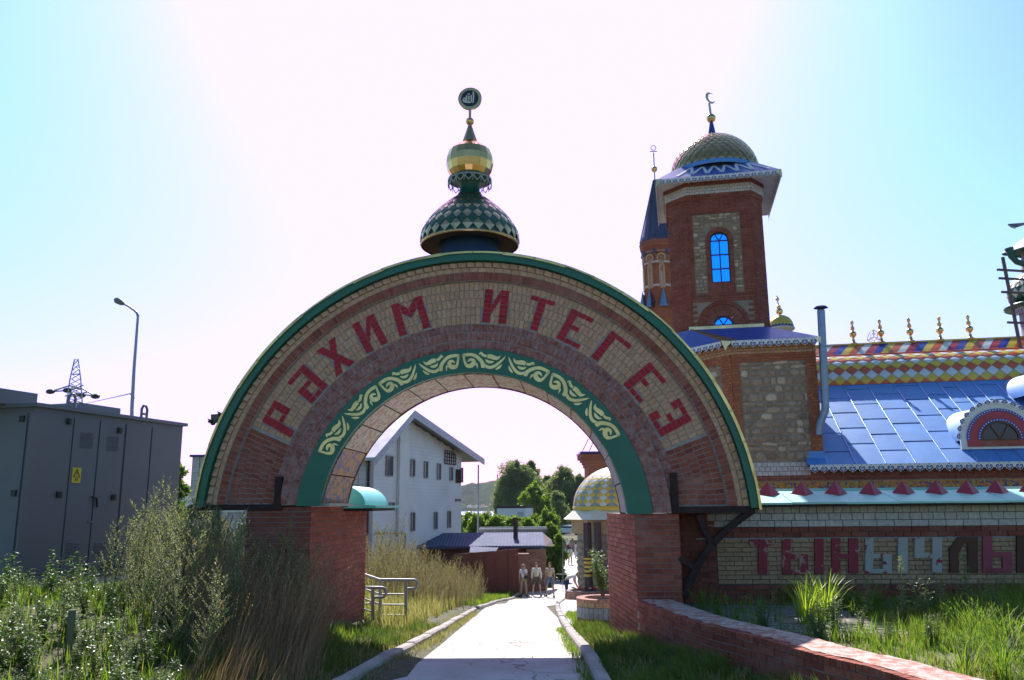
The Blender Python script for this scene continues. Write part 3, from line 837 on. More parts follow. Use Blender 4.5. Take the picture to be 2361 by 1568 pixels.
# ================================================================== CUPOLA ON THE ARCH
cupc = at(1083, 590, 13.0); CU = Vector((cupc.x, cupc.y, 5.60))
croot = thing('onion_cupola', 'green and gold scaled cupola with a golden onion and inscribed disc above the arch', 'cupola', CU)
dr = MB(); dr.lathe([(.50, -.1), (.50, .46), (.0, .46)], CU, 28); dr.build('drum', mat('navy_drum', (0.035, 0.07, 0.14), 0.4, var=0.15), croot)
sk = MB(); sk.lathe([(.80, .335), (.49, .36)], CU, 40); sk.lathe([(.80, .31), (.815, .315), (.815, .355), (.80, .36), (.80, .31)], CU, 40, mi=1); sk.build('soffit_ring', [M_soff, M_brass], croot)
DP = [(.81, .34), (.815, .42), (.785, .55), (.72, .68), (.61, .83), (.47, .97), (.32, 1.10), (.21, 1.19), (.17, 1.23)]
dc = MB(); dc.lathe([(r-.02, z) for r, z in DP], CU, 40); dc.build('dome_core', M_dkgreen, croot)
def prof_at(P, t):
    f = t*(len(P)-1); i = min(int(f), len(P)-2); f -= i
    return P[i][0]+(P[i+1][0]-P[i][0])*f, P[i][1]+(P[i+1][1]-P[i][1])*f
def even_profile(P, n):
    L = [0]
    for a, b_ in zip(P, P[1:]): L.append(L[-1]+math.hypot(b_[0]-a[0], b_[1]-a[1]))
    out = []
    for j in range(n+1):
        s_ = L[-1]*j/n
        for i in range(len(P)-1):
            if s_ <= L[i+1]+1e-9:
                t = (s_-L[i])/(L[i+1]-L[i]); out.append((P[i][0]+(P[i+1][0]-P[i][0])*t, P[i][1]+(P[i+1][1]-P[i][1])*t)); break
    return out
def scale_dome(root, c, P, rows, n, colfn, name='scale', lift=.014, a0=0.0, vis=None, jitter=0.0):
    E_ = even_profile(P, rows+1); cache = {}
    for i in range(rows):
        (rb_, zb_), (rm, zm), (rt, zt_) = E_[i], E_[i+1], E_[min(i+2, rows+1)]
        ha = PI/n
        for k in range(n):
            m = colfn(i, k); key = (i, m.name)
            th = a0+2*ha*(k+(0.5 if i % 2 else 0))
            if vis and not vis(th): continue
            if key not in cache:
                q = MB(); rl = rm
                q.add([((rb_+lift), 0, zb_), (rl*math.cos(ha)+lift*.6, rl*math.sin(ha), zm), (rt+lift*.2, 0, zt_), (rl*math.cos(ha)+lift*.6, -rl*math.sin(ha), zm), (rl+lift, 0, zm),
                       (rb_-.005, 0, zb_+.004)], [(0, 1, 4), (1, 2, 4), (2, 3, 4), (3, 0, 4), (1, 0, 5), (0, 3, 5)])
                cache[key] = q.mesh(name, m)
            inst(name, cache[key], T_(c) @ RotZ(th+random.uniform(-jitter, jitter)), root)
scale_dome(croot, CU, DP[:-1], 9, 28, lambda i, k: M_brass if i % 2 == 0 else M_dkgreen, lift=.018, jitter=.01)
nk = MB(); nk.lathe([(.215, 1.19), (.20, 1.23), (.17, 1.24), (.165, 1.44), (.36, 1.47), (.365, 1.50), (.30, 1.52)], CU, 28); nk.build('neck', M_dkgreen, croot)
# lace collar
lc = MB()
for k in range(16):
    th = 2*PI*k/16
    M = T_(CU) @ RotZ(th) @ T_((.362, 0, 1.48))
    for s_ in (-1, 1):
        lc.tube([M @ Vector(p) for p in ((0, s_*.006, -.015), (.0, s_*.045, -.02), (0, s_*.058, -.06), (0, s_*.03, -.09), (0, s_*.002, -.125))], .0085, 5)
    lc.tube([M @ Vector(p) for p in ((0, -.07, -.005), (0, .07, -.005))], .008, 5)
    lc.tube([M @ Vector(p) for p in ((0, .068, -.0), (0, .072, -.07), (0, .066, -.135))], .006, 5)
lc.build('lace_collar', mat('silver_lace', (0.5, 0.48, 0.42), 0.35, 0.6), croot)
OP = [(.30, 1.52), (.365, 1.62), (.398, 1.75), (.398, 1.86), (.355, 1.99), (.27, 2.07), (.13, 2.11), (.05, 2.12)]
for k in range(18):
    th = 2*PI*(k+.5)/18; a = PI/18; q = MB()
    q.add([(r*math.cos(s_*a), r*math.sin(s_*a), z) for r, z in OP for s_ in (-1, 1)], [(2*i, 2*i+1, 2*i+3, 2*i+2) for i in range(len(OP)-1)])
    inst('onion_panel', q.mesh('onion_panel', M_gold), T_(CU) @ RotZ(th) @ T_((random.uniform(-.003, .003), 0, 0)), croot)
cn = MB(); cn.lathe([(.05, 2.12), (.055, 2.16), (.14, 2.16), (.105, 2.26), (.03, 2.49)], CU, 12, sm=False); cn.build('spire_cone', M_brass, croot)
bl_ = MB(); bl_.ball(CU+Vector((0, 0, 2.55)), .072, 16); bl_.tube([CU+Vector((0, 0, 2.5)), CU+Vector((0, 0, 2.82))], .026, 10); bl_.build('ball', M_gold, croot)
dz = CU.z+2.97
DM = T_((CU.x, CU.y, dz)) @ RotZ(-GA)
dk = MB(DM); N = 40
def circ(r, n=N): return [(r*math.cos(2*PI*i/n), r*math.sin(2*PI*i/n)) for i in range(n)]
dk.prism(circ(.205), -.02, .02, 0)
do = dk.build('disc', M_gold, croot)
d2 = MB(DM); d2.prism(circ(.150), -.026, -.0205, 0); d2.build('disc_face', mat('black_enamel', (0.02, 0.018, 0.04), 0.3), do)
sc_ = MB(DM)
def pen(P, wds):
    Q = curve(P, 14); o = []
    orn(Q, [wds[0]+(wds[1]-wds[0])*i/14 for i in range(15)], o); L, Rr = o[0]
    m_ = len(L); vs_ = [(x, -.032, z) for x, z in L+Rr]+[(x, -.026, z) for x, z in L+Rr]; fs = []
    for k in range(m_-1):
        a, b_, c_, e_ = k, k+1, m_+k+1, m_+k
        fs += [(a, e_, c_, b_), (a, b_, b_+2*m_, a+2*m_), (c_, e_, e_+2*m_, c_+2*m_)]
    sc_.add(vs_, fs)
pen([(.060, .115), (.064, .03), (.056, -.095)], (.012, .010))                                        # alif
pen([(.022, .055), (.026, -.02), (.018, -.075), (-.012, -.080), (-.018, -.03), (-.016, .045)], (.010, .011))   # lam lam
pen([(-.016, -.03), (-.035, -.078), (-.058, -.070), (-.060, -.01), (-.055, .05)], (.012, .010))
pen([(-.058, -.06), (-.085, -.068), (-.115, -.040), (-.095, .005), (-.070, -.025), (-.098, -.055)], (.011, .008))  # ha
pen([(-.040, .085), (-.032, .070), (-.022, .084), (-.012, .070), (-.004, .088)], (.006, .006))        # shadda
sc_.build('inscription', mat('cream_enamel', (0.78, 0.74, 0.6), 0.4), do)
# ================================================================== LETTERED WALL
random.seed(33)
KW = 1.2
wl_x0 = Lp(1655, 1300, KW).x
def wz(v_, u=1900, k=KW): return Lp(u, v_, k).z
X1 = 10.6
lw = thing('lettered_wall', 'long low brick wall with big peeling letters and a turquoise ledge set with red pyramids', 'wall', G(6.5, KW, TZ-.02))
FW = GF @ T_((0, KW, 0))
core = MB(FW); core.box(2.95, X1, .014, .42, TZ-.3, 1.66); core.build('mortar_core', M_joint, lw)
rest = MB(); zt = 1.655
zw = [wz(1167), wz(1181), wz(1196), wz(1212)]
brick_field(FW, 3.5, X1, 1.545, 1.655, M_wht, lw, rest, 0, bl=.12, bh=.098, limit=50, jit=.003)
brick_field(FW, 3.5, X1, 1.435, 1.545, M_wht, lw, rest, 0, bl=.165, bh=.098, limit=40, jit=.003, off=.05)
brick_field(FW, 3.5, X1, 1.335, 1.435, M_wht, lw, rest, 0, bl=.25, bh=.088, limit=26, jit=.003)
brick_field(FW, 3.62, X1, 1.175, 1.335, M_dred, lw, rest, 1, limit=40, bh=.066)
M_wy = brickmat('shade_darkened_yellow_brick', [(0.47, 0.29, 0.175), (0.52, 0.33, 0.20), (0.42, 0.25, 0.15), (0.49, 0.31, 0.185)], bl=0.1)  # yellow brick with the wall's deeper shade mixed into its colour
brick_field(FW, 3.62, X1, .47, 1.165, M_wy, lw, rest, 2, limit=140, bh=.061, bl=.25, d=.012)
brick_field(FW, 3.62, X1, .10, .46, M_dred, lw, rest, 3, bh=.066)
brick_field(FW, 2.95, 3.60, .10, 1.60, M_dred, lw, rest, 3, bh=.066)
rest.build('brickwork', [M_wht, M_dred, M_wy, M_dred], lw, kind='stuff')
sh = MB(FW); sh.box(3.3, X1, -.018, .014, 1.150, 1.172); sh.build('string_course', M_mortar_d, lw)
# ledge
z0, k0_, z1, k1_ = 1.712, -.38, wz(1131, 1900, 1.75), .55
ld = MB()
for i in range(9):
    a, b_ = 3.95+i*.80, 3.95+(i+1)*.80-.006
    j = random.uniform(-.004, .004); q = MB(FW)
    q.add([(a, k0_, z0+j), (b_, k0_, z0+j), (b_, k1_, z1+j), (a, k1_, z1+j), (a, k0_, z0-.03+j), (b_, k0_, z0-.03+j), (b_, k1_, z1-.02), (a, k1_, z1-.02)], [(0,1,2,3),(4,7,6,5),(0,4,5,1),(1,5,6,2),(3,2,6,7),(0,3,7,4)])
    q.add([(a, k1_, z1), (b_, k1_, z1), (b_, k1_, z1+.035), (a, k1_, z1+.035)], [(0, 1, 2, 3)])
    q.build('ledge_sheet', M_turq, lw)
rf = MB(FW)
for i in range(12):
    x = 4.1+i*.55; rf.box(x, x+.05, k0_+.04, .02, 1.655, 1.685)
rf.box(3.9, X1, k0_+.03, k0_+.07, 1.645, 1.68); rf.build('ledge_brackets', M_steel, lw)
for u in (1775, 1854, 1932, 2013, 2090, 2167, 2239, 2308, 2385):
    c_ = Lp(u, 1143, KW+.18); kk = .28
    zb = z0+(z1-z0)*(kk-k0_)/(k1_-k0_)
    q = MB(FW @ T_((c_.x, kk, zb)) ); h_ = .20
    sl_ = (z1-z0)/(k1_-k0_); a = .185
    q.add([(-a, 0, .0), (0, -a, -a*sl_), (a, 0, 0), (0, a, a*sl_), (0, 0, h_)], [(0, 1, 4), (1, 2, 4), (2, 3, 4), (3, 0, 4), (3, 2, 1, 0)])
    q.build('pyramid_stud', M_rredpy, lw)
def peel(name, a, b_c, thr, sc_=6):
    m, n, l, b = nodes_of(name)
    v = coordn(n, l)
    f = noise(n, l, v, sc_, 8, 0.62); f2 = noise(n, l, v, 30, 5)
    k = ramp(n, l, f, [(thr, (0, 0, 0)), (thr+.012, (1, 1, 1))])
    ca = ramp(n, l, f2, [(0.3, sc3(a, .85)), (0.7, sc3(a, 1.12))])
    l.new(mixc(n, l, ca, b_c, k), b.inputs['Base Color']); b.inputs['Roughness'].default_value = .7
    bump(n, l, k, b, .5, .004)
    return m
PK = (0.42, 0.22, 0.18); CR_ = (0.30, 0.025, 0.045); GY = (0.42, 0.38, 0.36)
M_p1 = peel('peeling_red_on_pink', CR_, PK, .60); M_p2 = peel('peeling_red_on_pink_worn', CR_, PK, .52)
M_p3 = peel('grey_with_red_flakes', CR_, GY, .42, 7); M_p4 = mat('bare_grey_primer', GY, .8, var=.08)
M_p5 = mat('brown_paint', (0.105, 0.035, 0.02), .7, var=.15); M_p6 = mat('crimson_faded', (0.33, 0.055, 0.085), .7, var=.12, dirt=(.12, .03, .04))
def wletter(polys, m, label):
    q = MB(FW)
    for pl in polys:
        pts = []
        for (u, v) in pl:
            p = Lp(u, v, KW-.05); pts.append((p.x, p.z))
        q.prism(pts, -.055, .0)
    q.build('wall_letter', m, lw, label)
def bx(u0, v0, u1, v1): return [(u0, v1), (u1, v1), (u1, v0), (u0, v0)]
wletter([bx(1728, 1244, 1786, 1257), bx(1749, 1257, 1769, 1324)], M_p1, 'peeling red and pink letter T')
wletter([bx(1804, 1243, 1823, 1324), bx(1823, 1278, 1863, 1289), bx(1823, 1314, 1863, 1324), bx(1843, 1289, 1863, 1314)], M_p2, 'peeling letter of a stem and low square bowl beside the T')
wletter([bx(1879, 1242, 1899, 1323)], M_p1, 'single upright red stroke')
wletter([bx(1918, 1241, 1938, 1322), bx(1957, 1241, 1979, 1322), bx(1938, 1277, 1957, 1288)], M_p1, 'peeling red letter shaped like an H')
wletter([bx(1995, 1241, 2014, 1322), bx(2014, 1277, 2056, 1287), bx(2014, 1312, 2056, 1322), bx(2036, 1287, 2056, 1312)], M_p3, 'grey letter with red flakes, stem and low square bowl')
wletter([bx(2071, 1240, 2093, 1322)], M_p4, 'bare grey upright stroke')
wletter([bx(2109, 1240, 2131, 1287), bx(2131, 1275, 2152, 1287), bx(2150, 1240, 2172, 1321)], M_p3, 'grey and red letter shaped like a 4')
wletter([[(2190, 1321), (2210, 1321), (2210, 1278), (2222, 1253), (2232, 1253), (2232, 1321), (2255, 1321), (2255, 1238), (2210, 1238), (2190, 1265)]], M_p5, 'dark brown letter with a slanted top corner')
wletter([bx(2266, 1236, 2288, 1321), bx(2288, 1273, 2333, 1285), bx(2288, 1310, 2333, 1321), bx(2312, 1285, 2333, 1310)], M_p6, 'faded crimson letter with a square bowl')
wletter([bx(2345, 1236, 2366, 1321), bx(2366, 1270, 2380, 1284)], M_p5, 'dark brown letter cut by the edge')

# ================================================================== TEMPLE HALL
# the temple stands turned further from us than the gate
PIV = G(6.5, 8, 0); GATE = (E1, E2, GO, GF)
TA = math.atan(0.20)
E1 = Vector((math.cos(TA), -math.sin(TA), 0)); E2 = Vector((math.sin(TA), math.cos(TA), 0)); GO = PIV-E1*6.5-E2*8
GF = Matrix(((E1.x, E2.x, 0, GO.x), (E1.y, E2.y, 0, GO.y), (0, 0, 1, 0), (0, 0, 0, 1)))
hall = thing('temple_hall', 'long temple hall with blue sheet roof below bright red, yellow and white diamond roof', 'building', G(9, 8.2, TZ))
KH = 8.0
FH = GF @ T_((0, KH, 0))
def hz_(v, u=1950, k=KH): return Lp(u, v, k).z
ZE = hz_(1072, 1950, 7.7)          # eave
core = MB(FH); core.box(5.0, 17.2, .015, 4.4, TZ-.3, ZE); core.build('hall_wall', M_mortar_d, hall)
rest = MB()
zr0, zr1 = hz_(1107), ZE
brick_field(FH, 5.0, 14, zr0, zr1, M_dred, hall, rest, 0, limit=60, bh=.066)
brick_field(FH @ T_((0, -.01, 0)), 5.3, 7.05, hz_(1097, 1800), hz_(1066, 1800), M_wht, hall, rest, 1, bl=.12, bh=.088, limit=40)
brick_field(FH, 5.0, 14, 1.3, hz_(1140), M_dred, hall, rest, 0, bh=.066)
rest.build('brickwork', [M_dred, M_wht], hall, kind='stuff')
M_frz = mosaic('mosaic_frieze_orange', [(0.52, 0.13, 0.03), (0.56, 0.30, 0.05), (0.52, 0.20, 0.04), (0.36, 0.07, 0.02)], [(0.52, 0.38, 0.06), (0.22, 0.05, 0.03)], 2.4, 26)
fz0, fz1 = hz_(1146), hz_(1109)
for i in range(8):
    a, b_ = 5.4+i*1.05, 5.4+(i+1)*1.05-.008
    q = MB(FH); q.box(a, b_, -.03, .01, fz0, fz1); q.build('mosaic_panel', M_frz, hall)
# script strokes on the frieze, flat print
random.seed(4)
q = MB(FH); x = 6.0
hgt = fz1-fz0; zc = (fz0+fz1)/2+.02
def fstroke(P, w_):
    w_ *= 1.6
    Q = curve(P, 10); o = []; orn(Q, [w_*(.6+.4*math.sin(PI*i/10)) for i in range(11)], o); L, Rr = o[0]; m_ = len(L)
    q.add([(a, -.036, c) for a, c in L+Rr]+[(a, -.03, c) for a, c in L+Rr], [f for k in range(m_-1) for f in ((k, m_+k, m_+k+1, k+1), (k, k+1, k+1+2*m_, k+2*m_), (m_+k+1, m_+k, 3*m_+k, 3*m_+k+1))])
while x < 13:
    t = random.choice('abcde'); s_ = hgt*.42
    if t == 'a': fstroke([(x, zc+s_*.9), (x+.01, zc), (x, zc-s_*.5)], .012); x += .09
    elif t == 'b': fstroke([(x, zc+s_*.4), (x+.03, zc-s_*.3), (x+.13, zc-s_*.45), (x+.22, zc-s_*.1), (x+.2, zc+s_*.3)], .014); x += .27
    elif t == 'c': fstroke([(x, zc-s_*.7), (x+.1, zc-s_*.8), (x+.18, zc-s_*.2), (x+.1, zc+s_*.1), (x+.06, zc-s_*.2), (x+.2, zc-s_*.3)], .012); x += .25
    elif t == 'd': fstroke([(x, zc-s_*.3), (x+.06, zc), (x+.1, zc-s_*.35), (x+.17, zc), (x+.21, zc-s_*.35), (x+.36, zc-s_*.3)], .012); x += .4
    else: fstroke([(x, zc+s_*.8), (x+.18, zc+s_*.3), (x+.03, zc-s_*.1), (x+.22, zc-s_*.5), (x+.34, zc-s_*.45)], .013); x += .4
    if random.random() < .6: fstroke([(x-.1, zc+s_*.6), (x-.06, zc+s_*.75)], .016)
q.build('script_strokes', M_lblue, hall)
# lace eave scallops: white board with a dark blue heart, shared mesh
def scallop_mesh(w_, h_):
    q = MB(); a = w_/2
    P = [(-a, 0), (-a, -h_*.62), (-a*.72, -h_*.60), (-a*.62, -h_*.78), (-a*.3, -h_*.84), (0, -h_), (a*.3, -h_*.84), (a*.62, -h_*.78), (a*.72, -h_*.60), (a, -h_*.62), (a, 0)]
    q.prism(P, -.008, .008, 0)
    for s_ in (-1, 1):
        o = []; Q = curve([(s_*.0, -h_*.84), (s_*a*.36, -h_*.70), (s_*a*.56, -h_*.50), (s_*a*.42, -h_*.33), (s_*a*.16, -h_*.40), (s_*a*.22, -h_*.52)], 12)
        orn(Q, [a*.13]*6+[a*.12]*4+[a*.1, a*.09, a*.07], o); L, Rr = o[0]; m_ = len(L)
        q.add([(x, -.0115, z) for x, z in L+Rr], [(k, m_+k, m_+k+1, k+1) for k in range(m_-1)], 1)
    b = a*.14
    q.add([(-b, -.0115, -h_*.10), (0, -.0115, -h_*.19), (b, -.0115, -h_*.10), (0, -.0115, -h_*.02)], [(0, 1, 2, 3)], 1)
    q.add([(-b*.7, -.0115, -h_*.60), (0, -.0115, -h_*.54), (b*.7, -.0115, -h_*.60), (0, -.0115, -h_*.66)], [(0, 1, 2, 3)], 1)
    for s_ in (-1, 1): q.add([(s_*a-b*.6, -.0115, -h_*.12), (s_*a*.98, -.0115, -h_*.20), (s_*a*.98, -.0115, -h_*.04)], [(0, 1, 2)], 1)
    return q.mesh('lace_scallop', [M_white, M_lblue])
SM = scallop_mesh(.205, .19)
def lace(p, q, root, me=SM, w_=.205, tilt=0.0):
    p, q = Vector(p), Vector(q); d = q-p; L_ = d.length; n = max(1, int(round(L_/w_))); t = d.normalized()
    nr = Vector((t.y, -t.x, 0)).normalized(); up = t.cross(-nr); up = up if up.z > 0 else -up
    s_ = L_/n/w_
    for i in range(n):
        c_ = p+t*(L_*(i+.5)/n)
        M = Matrix(((t.x*s_, -nr.x, up.x, c_.x), (t.y*s_, -nr.y, up.y, c_.y), (t.z*s_, -nr.z, up.z, c_.z), (0, 0, 0, 1)))
        inst('lace_scallop', me, M, root)
lace(FH @ Vector((7.0, -.36, ZE+.01)), FH @ Vector((12.6, -.36, ZE+.01)), hall)
# blue roof
KT = 11.8; ZT = 4.98
XL = 6.95
def roofpt(x, f, off=0.0): return FH @ Vector((x, -.34+(KT-KH+.34)*f-off*.6, ZE+(ZT-ZE)*f+off*.8))
deck = MB(); deck.add([roofpt(XL, 0, -.02), roofpt(17, 0, -.02), roofpt(17, 1, -.02), roofpt(XL, 1, -.02)], [(0, 1, 2, 3)])
deck.add([roofpt(XL, 0), roofpt(17, 0), roofpt(17, 0, -.0)-Vector((0, 0, .04)), roofpt(XL, 0)-Vector((0, 0, .04))], [(0, 3, 2, 1)])
deck.build('roof_deck', M_dblue, hall)
M_seam = mat('blue_folded_seam', (0.20, 0.36, 0.72), 0.22, 0.3, var=.1)
cols = []; x = XL
random.seed(9)
wds = [.45, .62, .66, .64, .70, .62, .52, .42, .46, .55, .6, .6, .62, .6, .6, .6, .6, .6]
seams = MB()
for ci, w_ in enumerate(wds):
    f = -.0; first = random.uniform(.08, .2) if ci % 2 else random.uniform(.12, .24)
    cuts = [0.0]; f = first
    while f < .98: cuts.append(f); f += random.uniform(.185, .215)
    cuts.append(1.0)
    for a, b_ in zip(cuts, cuts[1:]):
        if b_-a < .02: continue
        o = random.uniform(0, .006); q = MB(); nx, nf = 4, 4
        vs_ = []
        bow = random.uniform(.003, .010)
        for j in range(nf+1):
            for i in range(nx+1):
                ti, tj = i/nx, j/nf
                vs_.append(roofpt(x+.006+(w_-.012)*ti, a+(b_-a)*tj*.995, o+bow*math.sin(PI*ti)*math.sin(PI*tj)+(.008*(1-tj))))
        q.add(vs_, [(j*(nx+1)+i, j*(nx+1)+i+1, (j+1)*(nx+1)+i+1, (j+1)*(nx+1)+i) for j in range(nf) for i in range(nx)], 0, True)
        q.build('roof_sheet', M_blue, hall)
        seams.bar(roofpt(x+.01, b_, .008), roofpt(x+w_-.01, b_, .008), .012, .010)
    x += w_
    s_ = MB(); s_.tube([roofpt(x, 0.0, .012), roofpt(x, 1.0, .012)], .017, 8); s_.build('standing_seam', M_seam, hall)
seams.build('cross_seams', M_dblue, hall)
# diamond barrel roof
RB = (KT-KH, ZT)          # foot of the barrel in (k-KH, z)
BP = []
bw, bh_ = 1.10, Lp(2100, 817, KT+1.1).z-ZT
for i in range(25):
    t = i/24; th = -0.25+t*(PI/2+.25-.22)
    BP.append((RB[0]+.06+bw*(1-math.cos(th))-.06*0, ZT+bh_*(math.sin(th)+math.sin(.25))/(math.sin(PI/2-.22)+math.sin(.25))))
BE = even_profile(BP, 10)
bc = MB(); vs_ = []
for k_, z in BP:
    vs_ += [FH @ Vector((7.0, k_+.015, z-.01)), FH @ Vector((18, k_+.015, z-.01))]
bc.add(vs_, [(2*i, 2*i+1, 2*i+3, 2*i+2) for i in range(len(BP)-1)], 0, True)
bc.build('barrel_core', M_mortar, hall)
M_dy = mat('yellow_enamel', (0.70, 0.49, 0.06), .35, var=.07, ns=2, bs_=.08, bsc=9); M_dr = mat('orange_red_enamel', (0.60, 0.12, 0.05), .35, var=.07, ns=2, bs_=.08, bsc=9)
M_dw = mat('white_enamel', (0.66, 0.66, 0.66), .35, var=.05, ns=2, bs_=.08, bsc=9); M_dcr = mat('crimson_enamel', (0.42, 0.02, 0.06), .35, var=.07); M_db = mat('blue_enamel', (0.02, 0.05, 0.36), .35, var=.08)
cyc = [M_dr, M_dy, M_dw]
w_ = .35
cache = {}
def bpt(x, j, off=0.0):
    k_, z = BE[max(0, min(len(BE)-1, j))]; return Vector((x, k_-off, z+off*.5))
for j in range(0, 10):
    for i in range(32):
        xx = 7.05+w_*(i+(.5 if j % 2 else 0))
        if xx > 17.6: continue
        m = cyc[j % 3]; key = (j, m.name)
        if key not in cache:
            q = MB(); lo = max(j-1, 0); hi = min(j+1, 10); g_ = .012
            B = [bpt(0, lo, .012), bpt(w_/2-g_, j, .006), bpt(0, hi, 0), bpt(-w_/2+g_, j, .006)]
            if j == 0: B[0] = bpt(0, 0, .012)
            mid = bpt(0, j, .014)
            q.add(B+[mid], [(0, 1, 4), (1, 2, 4), (2, 3, 4), (3, 0, 4)]); cache[key] = q.mesh('diamond_sheet', m)
        inst('diamond_sheet', cache[key], FH @ T_((xx, 0, 0)), hall)
# red rail, striped top slope, ridge
kt, ztop = BP[-1]
z2 = Lp(2100, 789, KH+kt+.55).z; k2 = kt+.55
rl = MB(); rl.tube([FH @ Vector((7.0, kt, ztop+.01)), FH @ Vector((18, kt, ztop+.01))], .035, 8); rl.build('red_rail', M_dr, hall)
sd = MB(FH); sd.add([(7.0, kt+.02, ztop-.01), (18, kt+.02, ztop-.01), (18, k2+.02, z2-.012), (7, k2+.02, z2-.012), (7, k2+.8, z2-.4), (18, k2+.8, z2-.4)], [(0, 1, 2, 3), (3, 2, 5, 4)]); sd.build('top_deck', M_mortar, hall)
st_c = [M_dy, M_dr, M_dw, M_dcr, M_db]
x = 6.6; i = 0
while x < 17.6:
    m = st_c[i % 5]; w_s = .225; sh_ = .40
    q = MB(FH); vs_ = []
    for t in (0, .34, .67, 1):
        bow = .012*math.sin(PI*t)
        vs_ += [(x+sh_*t, kt+(k2-kt)*t-bow, ztop+.02+(z2-ztop-.02)*t+bow), (x+w_s-.006+sh_*t, kt+(k2-kt)*t-bow, ztop+.02+(z2-ztop-.02)*t+bow)]
    q.add(vs_, [(0, 1, 3, 2), (2, 3, 5, 4), (4, 5, 7, 6)]); q.build('stripe_sheet', m, hall); x += w_s; i += 1
rg = MB(FH); rg.box(6.9, 18, k2-.03, k2+.06, z2-.012, z2+.035); rg.build('ridge_cap', M_dy, hall)
# finials on the ridge
FPf = [(.10, 0), (.10, .02), (.055, .03), (.04, .12), (.03, .17), (.05, .19), (.095, .24), (.108, .29), (.095, .34), (.045, .385), (.03, .40), (.045, .415), (.062, .45), (.055, .49), (.06, .495), (.06, .51), (.03, .53), (.028, .60), (.045, .61), (.045, .625), (.055, .65), (.04, .69), (.012, .72), (0, .735)]
fm_ = MB(); fm_.lathe(FPf, (0, 0, 0), 14); fme = fm_.mesh('finial', M_gold)
for u in (1968, 2033, 2101, 2169, 2239):
    p = Lp(u, 785, KH+k2); inst('finial', fme, FH @ T_((p.x, k2, z2+.03)) @ Matrix.Rotation(random.uniform(-.03, .03), 4, 'Y'), hall)
p = Lp(2015, 777, KH+k2+.3); tq = MB(FH @ T_((p.x, k2+.3, p.z)))
for k in range(3):
    a0 = PI/2+2*PI*k/3; R0 = .225
    A = Vector((R0*math.cos(a0), 0, R0*math.sin(a0))); B = Vector((R0*math.cos(a0+2*PI/3), 0, R0*math.sin(a0+2*PI/3)))
    for s_ in (1, -1):
        mid = (A+B)/2; out = mid.normalized()*(.055 if s_ > 0 else -.105)
        tq.tube([A, A.lerp(B, .25)+out*.78, mid+out, A.lerp(B, .75)+out*.78, B], .011, 6)
tq.tube([(.105*math.cos(2*PI*i/20), 0, .105*math.sin(2*PI*i/20)) for i in range(21)], .010, 6, cap=False)
tq.tube([(0, 0, -.12), (0, 0, -.5)], .012, 6)
tq.build('triquetra', M_gold, hall)
